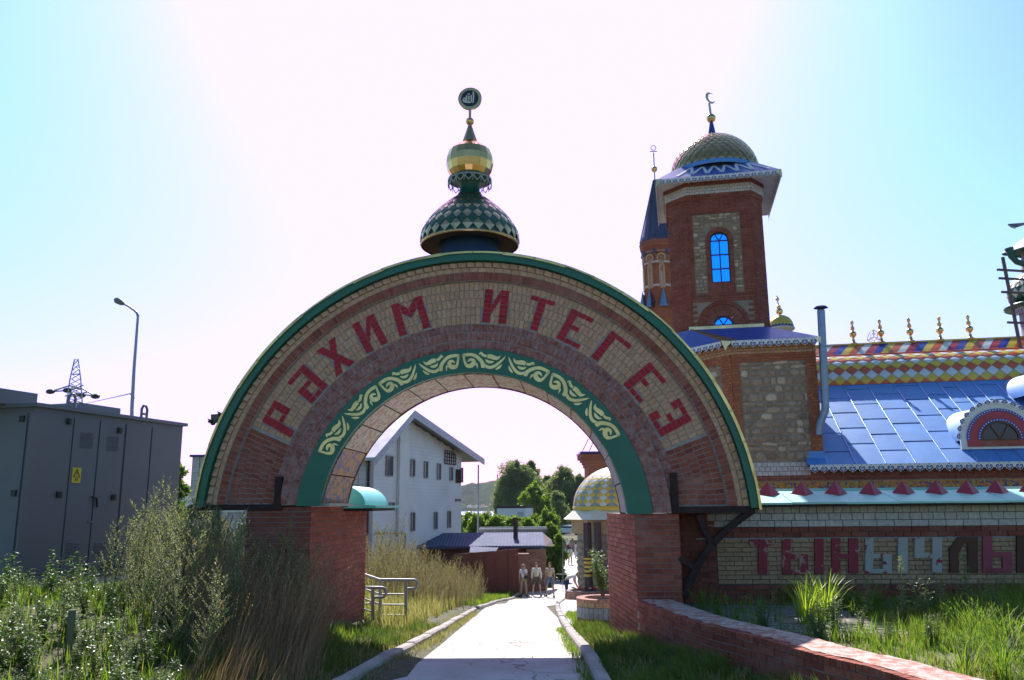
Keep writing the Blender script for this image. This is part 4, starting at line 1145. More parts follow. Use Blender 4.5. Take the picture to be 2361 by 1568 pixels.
# dormer
def dormer(u, vb, kf, scale_, name='dormer'):
    c_ = Lp(u, vb, kf); x0, zb = c_.x, c_.z
    S_ = scale_; M = GF @ T_((x0, kf, zb)); h0 = .06*S_
    def arcp(r, n=24, base=None):
        P = [(r*math.cos(PI*i/n), h0+r*math.sin(PI*i/n)) for i in range(n+1)]
        return [(r, base if base is not None else -.12*S_)]+P+[(-r, base if base is not None else -.12*S_)]
    do = MB(M); do.prism(arcp(.86*S_)[::-1], .0, .06); do.prism([( -.86*S_, -.16*S_), (.86*S_, -.16*S_), (.86*S_, -.12*S_), (-.86*S_, -.12*S_)], -.02, .1)
    o = do.build(name, M_white, hall, 'arched dormer with white scalloped face and red ring on the blue roof')
    b = MB(M)
    vs_, fs = [], []; n = 20
    for d_, rr_ in ((0.06, .83), (1.1*S_, .90), (2.4*S_, 1.06)):
        for i in range(n+1):
            vs_.append((rr_*S_*math.cos(PI*i/n), d_, h0+(.83+(rr_-.83)*.35)*S_*math.sin(PI*i/n)))
    b.add(vs_, [(o2+i, o2+i+1, o2+n+2+i, o2+n+1+i) for o2 in (0, n+1) for i in range(n)], 0, True); b.build('dormer_barrel', M_blue, o)
    def ringp(r0, r1, y0, y1, m, nm):
        q = MB(M); n = 28; vs_, fs = [], []
        for i in range(n+1):
            for r in (r0, r1):
                for y in (y0, y1): vs_.append((r*math.cos(PI*i/n), y, h0+r*math.sin(PI*i/n)))
        for i in range(n):
            k = 4*i; fs += [(k, k+2, k+6, k+4), (k+2, k+3, k+7, k+6), (k, k+4, k+5, k+1)]
        q.add(vs_, fs); q.build(nm, m, o)
    ringp(.44*S_, .72*S_, -.03, 0, M_rredpy, 'red_ring'); ringp(.665*S_, .73*S_, -.04, -.03, M_db, 'blue_band'); ringp(.43*S_, .49*S_, -.045, -.03, M_db, 'blue_band')
    dt = MB(M)
    for r, n in ((.697, 34), (.46, 22)):
        for i in range(n):
            a = PI*(i+.5)/n; cx, cz = r*S_*math.cos(a), h0+r*S_*math.sin(a); e = .017*S_
            dt.add([(cx-e, -.049, cz), (cx, -.049, cz-e), (cx+e, -.049, cz), (cx, -.049, cz+e)], [(0, 1, 2, 3)])
    dt.build('white_dots', M_white, o, kind='stuff')
    rf_ = MB(M); rf_.prism([(-.72*S_, -.1*S_), (-.44*S_, -.1*S_), (-.44*S_, h0), (-.72*S_, h0)], -.03, 0); rf_.prism([(.44*S_, -.1*S_), (.72*S_, -.1*S_), (.72*S_, h0), (.44*S_, h0)], -.03, 0); rf_.build('red_foot', M_rredpy, o)
    gl = MB(M); gl.prism([(.40*S_*math.cos(PI*i/16), h0+.40*S_*math.sin(PI*i/16)) for i in range(17)], -.02, -.004); gl.build('glass', mat('dark_glass', (.02, .02, .025), .08), o)
    fr_ = MB(M)
    for i in range(16): fr_.bar((.41*S_*math.cos(PI*i/16), -.035, h0+.41*S_*math.sin(PI*i/16)), (.41*S_*math.cos(PI*(i+1)/16), -.035, h0+.41*S_*math.sin(PI*(i+1)/16)), .05, .05*S_)
    for a in (0, PI/3, 2*PI/3, PI): fr_.bar((0, -.03, h0), (.40*S_*math.cos(a), -.03, h0+.40*S_*math.sin(a)), .03, .03*S_)
    fr_.build('window_frame', mat('varnished_wood', (.10, .04, .02), .5), o)
    sb = MB(M); sb.box(-.44*S_, .44*S_, -.035, 0, -.10*S_, h0-.02); sb.build('sill_bricks', M_red, o)
    for i in range(15):
        a = PI*(i+.5)/15
        M2 = M @ T_((0, -.012, h0)) @ RotY(PI/2-a) @ T_((0, 0, .83*S_)) @ Matrix.Rotation(PI, 4, 'Y')
        inst('lace_scallop', SM, M2 @ Matrix.Diagonal((.88*S_, 1, .72*S_, 1)), o)
    return o
dormer(2307, 1019, KH+.16, .98)
dormer(2440, 912, KH+1.75, .8)
# stove flue
fl = thing('stove_flue', 'tall thin metal stove flue with a cap beside the stone tower base', 'flue', G(7.35, 7.75, 2.6))
kf = 7.72
pts = [Lp(1888, 1003, kf), Lp(1890, 978, kf), Lp(1903, 945, kf), Lp(1902, 900, kf), Lp(1897, 800, kf), Lp(1893, 716, kf)]
M_zinc = mat('zinc_flue', (0.22, 0.24, 0.32), .32, .85, var=.15, ns=4)
q = MB(GF); q.tube(pts, .092, 16); q.build('pipe', M_zinc, fl)
q = MB(GF)
for p in (pts[1], pts[2], pts[3], pts[4]): q.lathe([(.096, -.015), (.1, 0), (.096, .015)], p, 16)
q.build('pipe_joints', M_zinc, fl)
q = MB(GF); q.lathe([(.08, 0), (.08, .06)], pts[-1], 14); q.lathe([(.17, .06), (.13, .10), (.0, .13)], pts[-1], 14); q.build('rain_cap', M_black, fl)
# ================================================================== CORNER TOWER
random.seed(41)
tw = thing('corner_tower', 'square brick tower with a blue window, stone panels and gold scaled dome', 'tower', G(6.2, 9, TZ))
x0, x1 = Lp(1690, 900, KH).x, Lp(1886, 900, KH).x
KB = KH-.02
zb0 = Lp(1780, 1062, KB).z; ze = Lp(1780, 800, KB).z; xl = x0-.9
FB_ = GF @ T_((0, KB, 0))
core = MB(GF); PB = [(x0+.015, KB+.015), (x1-.015, KB+.015), (x1-.015, KB+3.2), (xl-.4, KB+3.2), (xl-.4, KB+1.35), (xl+.02, KB+.93)]
core.add([(x, k, TZ-.3) for x, k in PB]+[(x, k, ze+.1) for x, k in PB], [(0, 1, 7, 6), (1, 2, 8, 7), (2, 3, 9, 8), (3, 4, 10, 9), (4, 5, 11, 10), (5, 0, 6, 11), (6, 7, 8, 9, 10, 11)])
core.build('base_wall', M_smort, tw)
rest = MB()
qz1 = ze-.36
sx0, sx1 = Lp(1708, 900, KB).x, Lp(1862, 900, KB).x
brick_field(FB_, x0, sx0, zb0, qz1, M_red2, tw, rest, 0, bl=.12, limit=50, bond='half')
brick_field(FB_, sx1, x1, zb0, qz1, M_red2, tw, rest, 0, bl=.12, limit=40, bond='half')
brick_field(FB_, x0, x1, qz1, ze-.16, M_red2, tw, rest, 0, limit=20)
brick_field(FB_ @ T_((0, -.02, 0)), x0-.02, x1+.02, ze-.16, ze+.06, M_cream, tw, rest, 1, bl=.12, bh=.06)
FRt = GF @ Matrix(((0, -1, 0, x1), (1, 0, 0, KB), (0, 0, 1, 0), (0, 0, 0, 1)))
brick_field(FRt, 0, 3.2, zb0-.6, ze+.02, M_red2, tw, rest, 0)
a, b_ = Vector((xl, KB+.95, 0)), Vector((x0, KB, 0)); t = (b_-a).normalized(); nr = Vector((t.y, -t.x, 0)); chL = (b_-a).length
FCh = GF @ Matrix(((t.x, -nr.x, 0, a.x), (t.y, -nr.y, 0, a.y), (0, 0, 1, 0), (0, 0, 0, 1)))
brick_field(FCh, chL-.33, chL, zb0, qz1, M_red2, tw, rest, 0, bl=.12)
brick_field(FCh, 0, chL, qz1, ze-.16, M_red2, tw, rest, 0)
brick_field(FCh @ T_((0, -.02, 0)), 0, chL, ze-.16, ze+.06, M_cream, tw, rest, 1, bl=.12, bh=.06)
# rubble stones
M_stone = brickmat('rubble_stone', [(0.34, 0.23, 0.16), (0.44, 0.32, 0.23), (0.25, 0.17, 0.13), (0.66, 0.53, 0.41), (0.38, 0.26, 0.18), (0.29, 0.21, 0.18), (0.48, 0.34, 0.23)], bl=.25)
rocks = []
for i in range(8):
    q = MB(); N = 9
    P = []
    for k in range(N):
        th = 2*PI*k/N; r = (abs(math.cos(th))**5+abs(math.sin(th))**5)**(-.2)*random.uniform(.84, 1.02)
        P.append((.5*r*math.cos(th), .5*r*math.sin(th)))
    vs_ = [(x, .0, z) for x, z in P]+[(x*.9, -.55, z*.88) for x, z in P]+[(x*.55, -random.uniform(.8, 1.1), z*.5) for x, z in P]
    q.add(vs_, [(k, (k+1) % N, N+(k+1) % N, N+k) for k in range(N)]+[(N+k, N+(k+1) % N, 2*N+(k+1) % N, 2*N+k) for k in range(N)]+[tuple(range(2*N, 3*N))], 0, True)
    rocks.append(q.mesh('stone', M_stone))
def rubble(fr, x0, x1, z0, z1, root, s0=.2, rng_=(.10, .24), holes=(), big=.5, proud=.05):
    z = z0; n = 0
    while z < z1-.02:
        h = random.uniform(*rng_)*.8; h = min(h, z1-z)
        x = x0
        while x < x1-.02:
            w_ = min(random.uniform(*rng_)*random.choice((1, 1.2, 1.6)), x1-x)
            if x1-x-w_ < .05: w_ = x1-x
            cx, cz = x+w_/2, z+h/2
            if not any(a < cx < b and c < cz < d for a, b, c, d in holes):
                M = fr @ T_((cx, .004, cz+random.uniform(-.012, .012))) @ RotY(random.uniform(-.12, .12)) @ Matrix.Diagonal((w_*.95, proud, h*.93, 1)) @ RotY(PI*random.randint(0, 1))
                inst('stone', random.choice(rocks), M, root); n += 1
            x += w_
        z += h
    return n
rubble(FB_ @ T_((0, .018, 0)), sx0+.005, sx1-.005, zb0, qz1, tw, rng_=(.12, .27))
rubble(FCh @ T_((0, .015, 0)), .0, chL-.34, zb0+.6, qz1, tw, rng_=(.14, .3))
rest.build('brickwork', [M_red2, M_cream], tw, kind='stuff')
bt = MB(FB_); bt.box(x1-.35, x1+.03, -.03, .01, zb0-.02, zb0+.20); bt.build('base_flashing', M_blue, tw)
# shaft: chamfered square
KS = 8.75
sx_l, sx_r = Lp(1546, 620, KS+.35).x, Lp(1767, 620, KS+.35).x
zs0 = Lp(1665, 757, KS).z-.25; zs1 = Lp(1650, 418, KS).z
c_f0, c_f1 = Lp(1592, 620, KS).x, Lp(1741, 620, KS).x
ch = .48; dep = sx_r-sx_l
OCT = [(c_f0, KS), (c_f1, KS), (sx_r, KS+ch), (sx_r, KS+dep-ch), (c_f1, KS+dep), (c_f0, KS+dep), (sx_l, KS+dep-ch), (sx_l, KS+ch)]
wx = [Lp(1638, 590, KS).x, Lp(1683, 590, KS).x]; wz0 = Lp(1660, 651, KS).z; wzs = Lp(1660, 553, KS).z; wr = (wx[1]-wx[0])/2; wcx = sum(wx)/2
lcx = Lp(1669, 749, KS).x; lz = Lp(1669, 750, KS).z; lr = .26
rest = MB(); cnt = 0
def frame2(p, q):
    a, b_ = Vector((p[0], p[1], 0)), Vector((q[0], q[1], 0)); t = (b_-a).normalized(); nr = Vector((t.y, -t.x, 0))
    return GF @ Matrix(((t.x, -nr.x, 0, a.x), (t.y, -nr.y, 0, a.y), (0, 0, 1, 0), (0, 0, 0, 1))), (b_-a).length
scr = MB()
for i in range(8):
    p, q = OCT[i], OCT[(i+1) % 8]; fr, ln = frame2(p, q)
    if i == 0:
        st_x0, st_x1 = Lp(1600, 590, KS).x-c_f0, Lp(1712, 590, KS).x-c_f0
        st_z0, st_z1 = Lp(1660, 676, KS).z, Lp(1660, 492, KS).z
        wl_, wr_ = wx[0]-c_f0, wx[1]-c_f0; m1, m2 = wl_-.10, wr_+.10; zt_ = wzs+wr
        lo = lcx-c_f0
        holes = [(wl_, wr_, wz0, zt_), (lo-lr-.42, lo+lr+.42, lz-.03, lz+lr+.36)]
        # structure left around the openings
        for a, b_, c_, d_ in ((0, wl_, zs0, zs1), (wr_, ln, zs0, zs1), (wl_, wr_, zt_, zs1), (wl_, wr_, lz+lr, wz0)):
            scr.box(a, b_, .012, .2, c_, d_, 0, fr)
        for s_ in (-1, 1):
            P = [(wcx-c_f0+s_*wr*math.cos(PI/2*k/6), wzs+wr*math.sin(PI/2*k/6)) for k in range(7)]+[(wcx-c_f0+s_*wr, zt_)]
            scr.prism(P, .012, .2, 0, fr)
        brick_field(fr, 0, st_x0, st_z0, st_z1, M_dred, tw, rest, 0, limit=60); brick_field(fr, st_x1, ln, st_z0, st_z1, M_dred, tw, rest, 0, limit=60)
        brick_field(fr, 0, ln, zs0, st_z0, M_dred, tw, rest, 0, limit=80, holes=holes[1:]); brick_field(fr, 0, ln, st_z1, zs1-.42, M_dred, tw, rest, 0, limit=40)
        rubble(fr @ T_((0, .012, 0)), st_x0+.01, m1-.005, st_z0+.01, st_z1-.01, tw, rng_=(.08, .17)); rubble(fr @ T_((0, .012, 0)), m2+.005, st_x1-.01, st_z0+.01, st_z1-.01, tw, rng_=(.08, .17))
        rubble(fr @ T_((0, .012, 0)), m1, m2, zt_+.12, st_z1-.01, tw, rng_=(.08, .17))
        brick_field(fr, m1, wl_, wz0-.3, wzs, M_dred, tw, rest, 0, bl=.1); brick_field(fr, wr_, m2, wz0-.3, wzs, M_dred, tw, rest, 0, bl=.1)
        brick_field(fr, wl_, wr_, wz0-.3, wz0, M_dred, tw, rest, 0, bl=.065, bh=.27)
        cw = wcx-c_f0
        for k in range(11):
            a_ = -PI/2+PI*(k+.5)/11; rest.prism(wedge(wr, wr+.11, .9*PI/11*1.0, 0, 0), -.014, .01, 0, fr @ T_((cw, 0, wzs)) @ RotY(a_))
        for r0, r1, y0 in ((lr, lr+.14, .01), (lr+.15, lr+.29, -.015), (lr+.30, lr+.40, -.03)):
            n_ = int(PI*(r0+.06)/.076)
            for k in range(n_):
                a_ = -PI/2+PI*(k+.5)/n_; rest.prism(wedge(r0, r1, .88*PI/n_, 0, 0), y0, .06, 0, fr @ T_((lo, 0, lz)) @ RotY(a_))
        WF = fr
    else:
        if i in (3, 5) or i in (1, 2, 6, 7): scr.box(0, ln, .012, .2, zs0, zs1, 0, fr)
        if i == 4:
            scr.box(0, .15, .012, .2, zs0, zs1, 0, fr); scr.box(ln-.15, ln, .012, .2, zs0, zs1, 0, fr); scr.box(.15, ln-.15, .012, .2, zs1-.7, zs1, 0, fr)
        if i in (1, 2, 7, 6): brick_field(fr, 0, ln, zs0, zs1-.42, M_dred, tw, rest, 0)
    # corbelled cream head
    brick_field(fr @ T_((0, -.03, 0)), -.02, ln+.02, zs1-.50, zs1-.36, M_dred, tw, rest, 0)
    brick_field(fr @ T_((0, -.06, 0)), -.04, ln+.04, zs1-.36, zs1-.12, M_wht, tw, rest, 1, bl=.12, bh=.068, limit=24 if i == 0 else 0)
    brick_field(fr @ T_((0, -.08, 0)), -.05, ln+.05, zs1-.12, zs1+.02, M_dred, tw, rest, 0)
    scr.box(-.01, ln+.01, -.018, .05, zs1-.42, zs1, 0, fr)
scr.build('shaft_wall', M_smort, tw); rest.build('brickwork', [M_dred, M_wht], tw, kind='stuff')
# glazing: blue tinted, the sky shows through from the open far side
M_bglass, n, l, b = nodes_of('blue_tinted_glass')
tr_ = n.new('ShaderNodeBsdfTransparent'); tr_.inputs[0].default_value = (0.02, 0.56, 1.0, 1)
gs = n.new('ShaderNodeBsdfGlossy'); gs.inputs['Roughness'].default_value = .03
mx = n.new('ShaderNodeMixShader'); mx.inputs[0].default_value = .04
l.new(tr_.outputs[0], mx.inputs[1]); l.new(gs.outputs[0], mx.inputs[2]); l.new(mx.outputs[0], n['Material Output'].inputs[0])
M_wfr = mat('dark_window_frame', (.03, .015, .02), .5)
cw = wcx-c_f0
wf = MB(WF)
fr_w = .035
wf.box(wx[0]-c_f0, wx[0]-c_f0+fr_w, .06, .11, wz0, wzs); wf.box(wx[1]-c_f0-fr_w, wx[1]-c_f0, .06, .11, wz0, wzs); wf.box(wx[0]-c_f0, wx[1]-c_f0, .06, .11, wz0, wz0+fr_w)
wf.box(cw-.016, cw+.016, .065, .105, wz0+fr_w, wzs)
for k in range(3):
    zz = wz0+(wzs-wz0)*(k+1)/3; wf.box(wx[0]-c_f0+fr_w, wx[1]-c_f0-fr_w, .066, .104, zz-.016, zz+.016)
for k in range(14):
    a, b2_ = PI*k/14, PI*(k+1)/14; rr = wr-.018
    wf.bar((cw+rr*math.cos(a), .085, wzs+rr*math.sin(a)), (cw+rr*math.cos(b2_), .085, wzs+rr*math.sin(b2_)), .05, .036)
for a in (PI/3, 2*PI/3): wf.bar((cw, .085, wzs), (cw+wr*math.cos(a), .085, wzs+wr*math.sin(a)), .03, .03)
wo = wf.build('window', M_wfr, tw)
for k in range(3):
    for s_ in (0, 1):
        z_a, z_b = wz0+(wzs-wz0)*k/3+.02, wz0+(wzs-wz0)*(k+1)/3-.02
        q = MB(WF); q.box(cw-wr+.036 if s_ == 0 else cw+.017, cw-.017 if s_ == 0 else cw+wr-.036, .08, .086, z_a, z_b); q.build('pane', M_bglass, wo)
q = MB(WF); q.prism([(cw+(wr-.036)*math.cos(PI*k/12), wzs+.018+(wr-.05)*math.sin(PI*k/12)) for k in range(13)], .08, .086); q.build('pane', M_bglass, wo)
lf = MB(WF); lo = lcx-c_f0
for k in range(14):
    a, b2_ = PI*k/14, PI*(k+1)/14; rr = lr-.02
    lf.bar((lo+rr*math.cos(a), .06, lz+rr*math.sin(a)), (lo+rr*math.cos(b2_), .06, lz+rr*math.sin(b2_)), .05, .045)
for a in (PI/3, 2*PI/3): lf.bar((lo, .06, lz+.02), (lo+lr*math.cos(a), .06, lz+lr*math.sin(a)), .03, .03)
lf.box(lo-lr-.12, lo+lr+.12, -.03, .08, lz-.05, lz+.02)
lo_ = lf.build('lunette_window', M_wfr, tw)
q = MB(WF); q.prism([(lo+(lr-.03)*math.cos(PI*k/12), lz+.02+(lr-.05)*math.sin(PI*k/12)) for k in range(13)], .055, .061); q.build('pane', M_bglass, lo_)
# skirt roof between base and shaft
e_f = KB-.30; zE1 = Lp(1780, 781, e_f).z
xe_l, xe_r = Lp(1672, 790, e_f).x, Lp(1893, 780, e_f).x
zR = Lp(1665, 757, KS-.05).z
sk = MB(GF)
E_ = [(xe_l, e_f, zE1), (xe_r, e_f, zE1), (xe_r, KB+3.3, zE1), (xl-.8, KB+3.3, zE1), (xl-.35, KB+.75, zE1)]
T2 = [(c_f0-.1, KS-.05, zR), (c_f1+.12, KS-.05, zR), (sx_r+.06, KS+ch, zR), (sx_r+.06, KS+dep, zR), (sx_l-.06, KS+dep, zR), (sx_l-.06, KS+ch, zR)]
vs_ = E_+T2
sk.add(vs_, [(0, 1, 6, 5), (1, 2, 8, 7), (1, 7, 6), (2, 3, 9, 8), (3, 4, 10, 9), (4, 0, 5, 10)])
sk.add([(x, k, z-.03) for x, k, z in E_], [(0, 4, 3, 2, 1)], 1)
for i in range(5):
    a, b_ = E_[i], E_[(i+1) % 5]; sk.add([a, b_, (b_[0], b_[1], b_[2]-.03), (a[0], a[1], a[2]-.03)], [(0, 3, 2, 1)], 0)
sk.build('skirt_roof', [M_blue2, M_grey], tw)
pt = MB(GF)      # rust patch along the hip
A, B = Vector(E_[0]), Vector(T2[0]); 
for k in range(2):
    C_ = Vector(E_[1]) if k == 0 else Vector(E_[4])
    w0 = .35 if k == 0 else .14
    d_ = (C_-A).normalized()*w0; up_ = Vector((0, -.01, .012))
    pt.add([A+up_, A+d_+up_, B+(d_*.15)+up_, B+up_], [(0, 1, 2, 3)])
pt.build('rusty_hip_sheet', mat('rusty_sheet', (.22, .10, .06), .75, var=.3, ns=6), tw)
bf = MB(GF); bf.box(c_f0-.12, c_f1+.12, KS-.065, KS-.02, zR-.02, zR+.075); fr, ln = frame2((c_f1+.1, KS-.05), (sx_r+.05, KS+ch-.05)); bf.box(0, ln, -.02, .02, zR-.02, zR+.075, 0, fr @ Matrix.Identity(4)) if False else None
bf.build('brass_flashing', M_brass, tw)
lace(GF @ Vector((xe_l+.15, e_f-.02, zE1-.01)), GF @ Vector((xe_r-.08, e_f-.02, zE1-.01)), tw)
lace(GF @ Vector(E_[4]), GF @ (Vector(E_[0])+Vector((-.1, 0.05, 0))), tw)
cb = MB(GF)
for (cx_, ck_), s_ in (((xe_l, e_f), 1), ((xe_r, e_f), -1)):
    cb.prism([(cx_+s_*.0, zE1), (cx_+s_*.16, zE1-.02), (cx_+s_*.10, zE1-.10), (cx_+s_*.03, zE1-.16), (cx_, zE1-.25)], ck_-.035, ck_-.02)
    cb.prism([(cx_-s_*.0, zE1), (cx_-s_*.10, zE1), (cx_-s_*.07, zE1-.10), (cx_, zE1-.25)], ck_-.03, ck_-.018)
cb.build('brass_corner', M_brass, tw)
# eave roof at the top
kE = KS-.42
ex0, ex1 = Lp(1512, 412, kE).x, Lp(1801, 392, kE).x; zE2 = Lp(1655, 403, kE).z; kE2 = kE+(ex1-ex0)+.25
cxm, ckm = (ex0+ex1)/2, (kE+kE2)/2; zD = Lp(1647, 374, ckm-1.0).z
er = MB(GF)
er.add([(ex0, kE, zE2), (ex1, kE, zE2), (ex1, kE2, zE2), (ex0, kE2, zE2), (cxm-.9, ckm-.9, zD), (cxm+.9, ckm-.9, zD), (cxm+.9, ckm+.9, zD), (cxm-.9, ckm+.9, zD)], [(0, 1, 5, 4), (1, 2, 6, 5), (2, 3, 7, 6), (3, 0, 4, 7), (4, 5, 6, 7)], 0)
er.add([(ex0, kE, zE2-.025), (ex1, kE, zE2-.025), (ex1, kE2, zE2-.025), (ex0, kE2, zE2-.025)], [(0, 3, 2, 1)], 1)
er.add([(ex0, kE, zE2), (ex1, kE, zE2), (ex1, kE2, zE2), (ex0, kE2, zE2), (ex0, kE, zE2-.025), (ex1, kE, zE2-.025), (ex1, kE2, zE2-.025), (ex0, kE2, zE2-.025)], [(0, 4, 5, 1), (1, 5, 6, 2), (2, 6, 7, 3), (3, 7, 4, 0)], 0)
er.build('eave_roof', [M_blue2, mat('grey_soffit', (.42, .41, .43), .6)], tw)
SM2 = scallop_mesh(.165, .16)
lace(GF @ Vector((ex0+.08, kE-.015, zE2)), GF @ Vector((ex1-.1, kE-.015, zE2)), tw, SM2, .165)
lace(GF @ Vector((ex0-.012, kE2-.1, zE2)), GF @ Vector((ex0-.012, kE+.08, zE2)), tw, SM2, .165)
lace(GF @ Vector((ex1+.012, kE+.08, zE2)), GF @ Vector((ex1+.012, kE2-.1, zE2)), tw, SM2, .165)
cb = MB(GF)
for cx_, s_ in ((ex0, 1), (ex1, -1)):
    cb.prism([(cx_, zE2+.01), (cx_+s_*.17, zE2), (cx_+s_*.08, zE2-.12), (cx_, zE2-.24)], kE-.03, kE-.016)
    cb.add([(cx_-s_*.014, kE, zE2+.01), (cx_-s_*.014, kE+.17, zE2), (cx_-s_*.014, kE+.08, zE2-.12), (cx_-s_*.014, kE, zE2-.24)], [(0, 1, 2, 3)])
    cb.add([(cx_-s_*.014, kE2, zE2+.01), (cx_-s_*.014, kE2-.3, zE2), (cx_-s_*.014, kE2-.12, zE2-.2), (cx_-s_*.014, kE2, zE2-.3)], [(0, 1, 2, 3)])
cb.build('brass_corner', M_brass, tw)
zg = MB(GF)      # white zigzag on the front slope
def slp(x, f): return (x*(1-f)+(cxm+(x-cxm)*.62)*f, kE+(ckm-.9-kE)*f-.006, zE2+(zD-zE2)*f+.012)
for i in range(6):
    a = ex0+.45+i*.42
    for d0, d1 in ((0, .21), (.21, .42)):
        f0, f1 = (.15, .8) if d0 == 0 else (.8, .15)
        zg.add([slp(a+d0, f0), slp(a+d0+.10, f0), slp(a+d1+.10, f1), slp(a+d1, f1)], [(0, 1, 2, 3)])
zg.build('white_zigzag', M_white, tw)
dC = GF @ Vector((Lp(1647, 395, ckm).x, ckm, zD-.05)); Rd = (Lp(1749, 395, ckm).x-Lp(1546, 395, ckm).x)/2
hD = Lp(1642, 316, ckm).z-zD+.05
DPt = [(Rd*math.cos(t_)*1.0, hD*math.sin(t_)) for t_ in [PI/2*i/10 for i in range(10)]]+[(.02, hD)]
dc = MB(); dc.lathe([(r*.985, z) for r, z in DPt], dC, 36); dc.lathe([(Rd+.03, -.06), (Rd+.05, 0), (Rd+.03, .06)], dC, 36, mi=1); dc.build('dome_core', [M_brass, M_blue], tw)
scale_dome(tw, dC, DPt, 15, 34, lambda i, k: M_brass, lift=.03, jitter=.012, vis=lambda th: math.sin(th) < .35)
fin = MB(); z_ = hD-.02; z_n = Lp(1637, 283, ckm).z-dC.z; zb = Lp(1637, 273, ckm).z-dC.z
fin.lathe([(.13, z_), (.05, z_n)], dC, 12); fin.build('finial_cone', M_lblue, tw)
fb = MB(); fb.ball(dC+Vector((0, 0, zb)), .135, 16); zc = Lp(1634, 240, ckm).z-dC.z
fb.tube([dC+Vector((0, 0, zb+.1)), dC+Vector((-.03, 0, zc+.02))], .035, 8); fb.build('ball', M_gold, tw)
cr = MB(GF); c0 = Lp(1637, 226, ckm+.0); N = 20; vs_ = []
P1 = [(.165*math.cos(R_(75)+R_(245)*i/N), .165*math.sin(R_(75)+R_(245)*i/N)) for i in range(N+1)]
P2 = [(.05+.135*math.cos(R_(62)+R_(271)*i/N), .02+.135*math.sin(R_(62)+R_(271)*i/N)) for i in range(N+1)]
vs_ = [(c0.x+x*.8, c0.y+x*.7-.02, c0.z+z) for x, z in P1+P2]+[(c0.x+x*.8+.02, c0.y+x*.7+.03, c0.z+z) for x, z in P1+P2]
fs = []
for i in range(N):
    m_ = N+1; fs += [(i, i+1, m_+i+1, m_+i), (2*m_+i, 3*m_+i, 3*m_+i+1, 2*m_+i+1), (i, 2*m_+i, 2*m_+i+1, i+1), (m_+i, m_+i+1, 3*m_+i+1, 3*m_+i)]
cr.add(vs_, fs); cr.build('crescent', M_gold, tw)

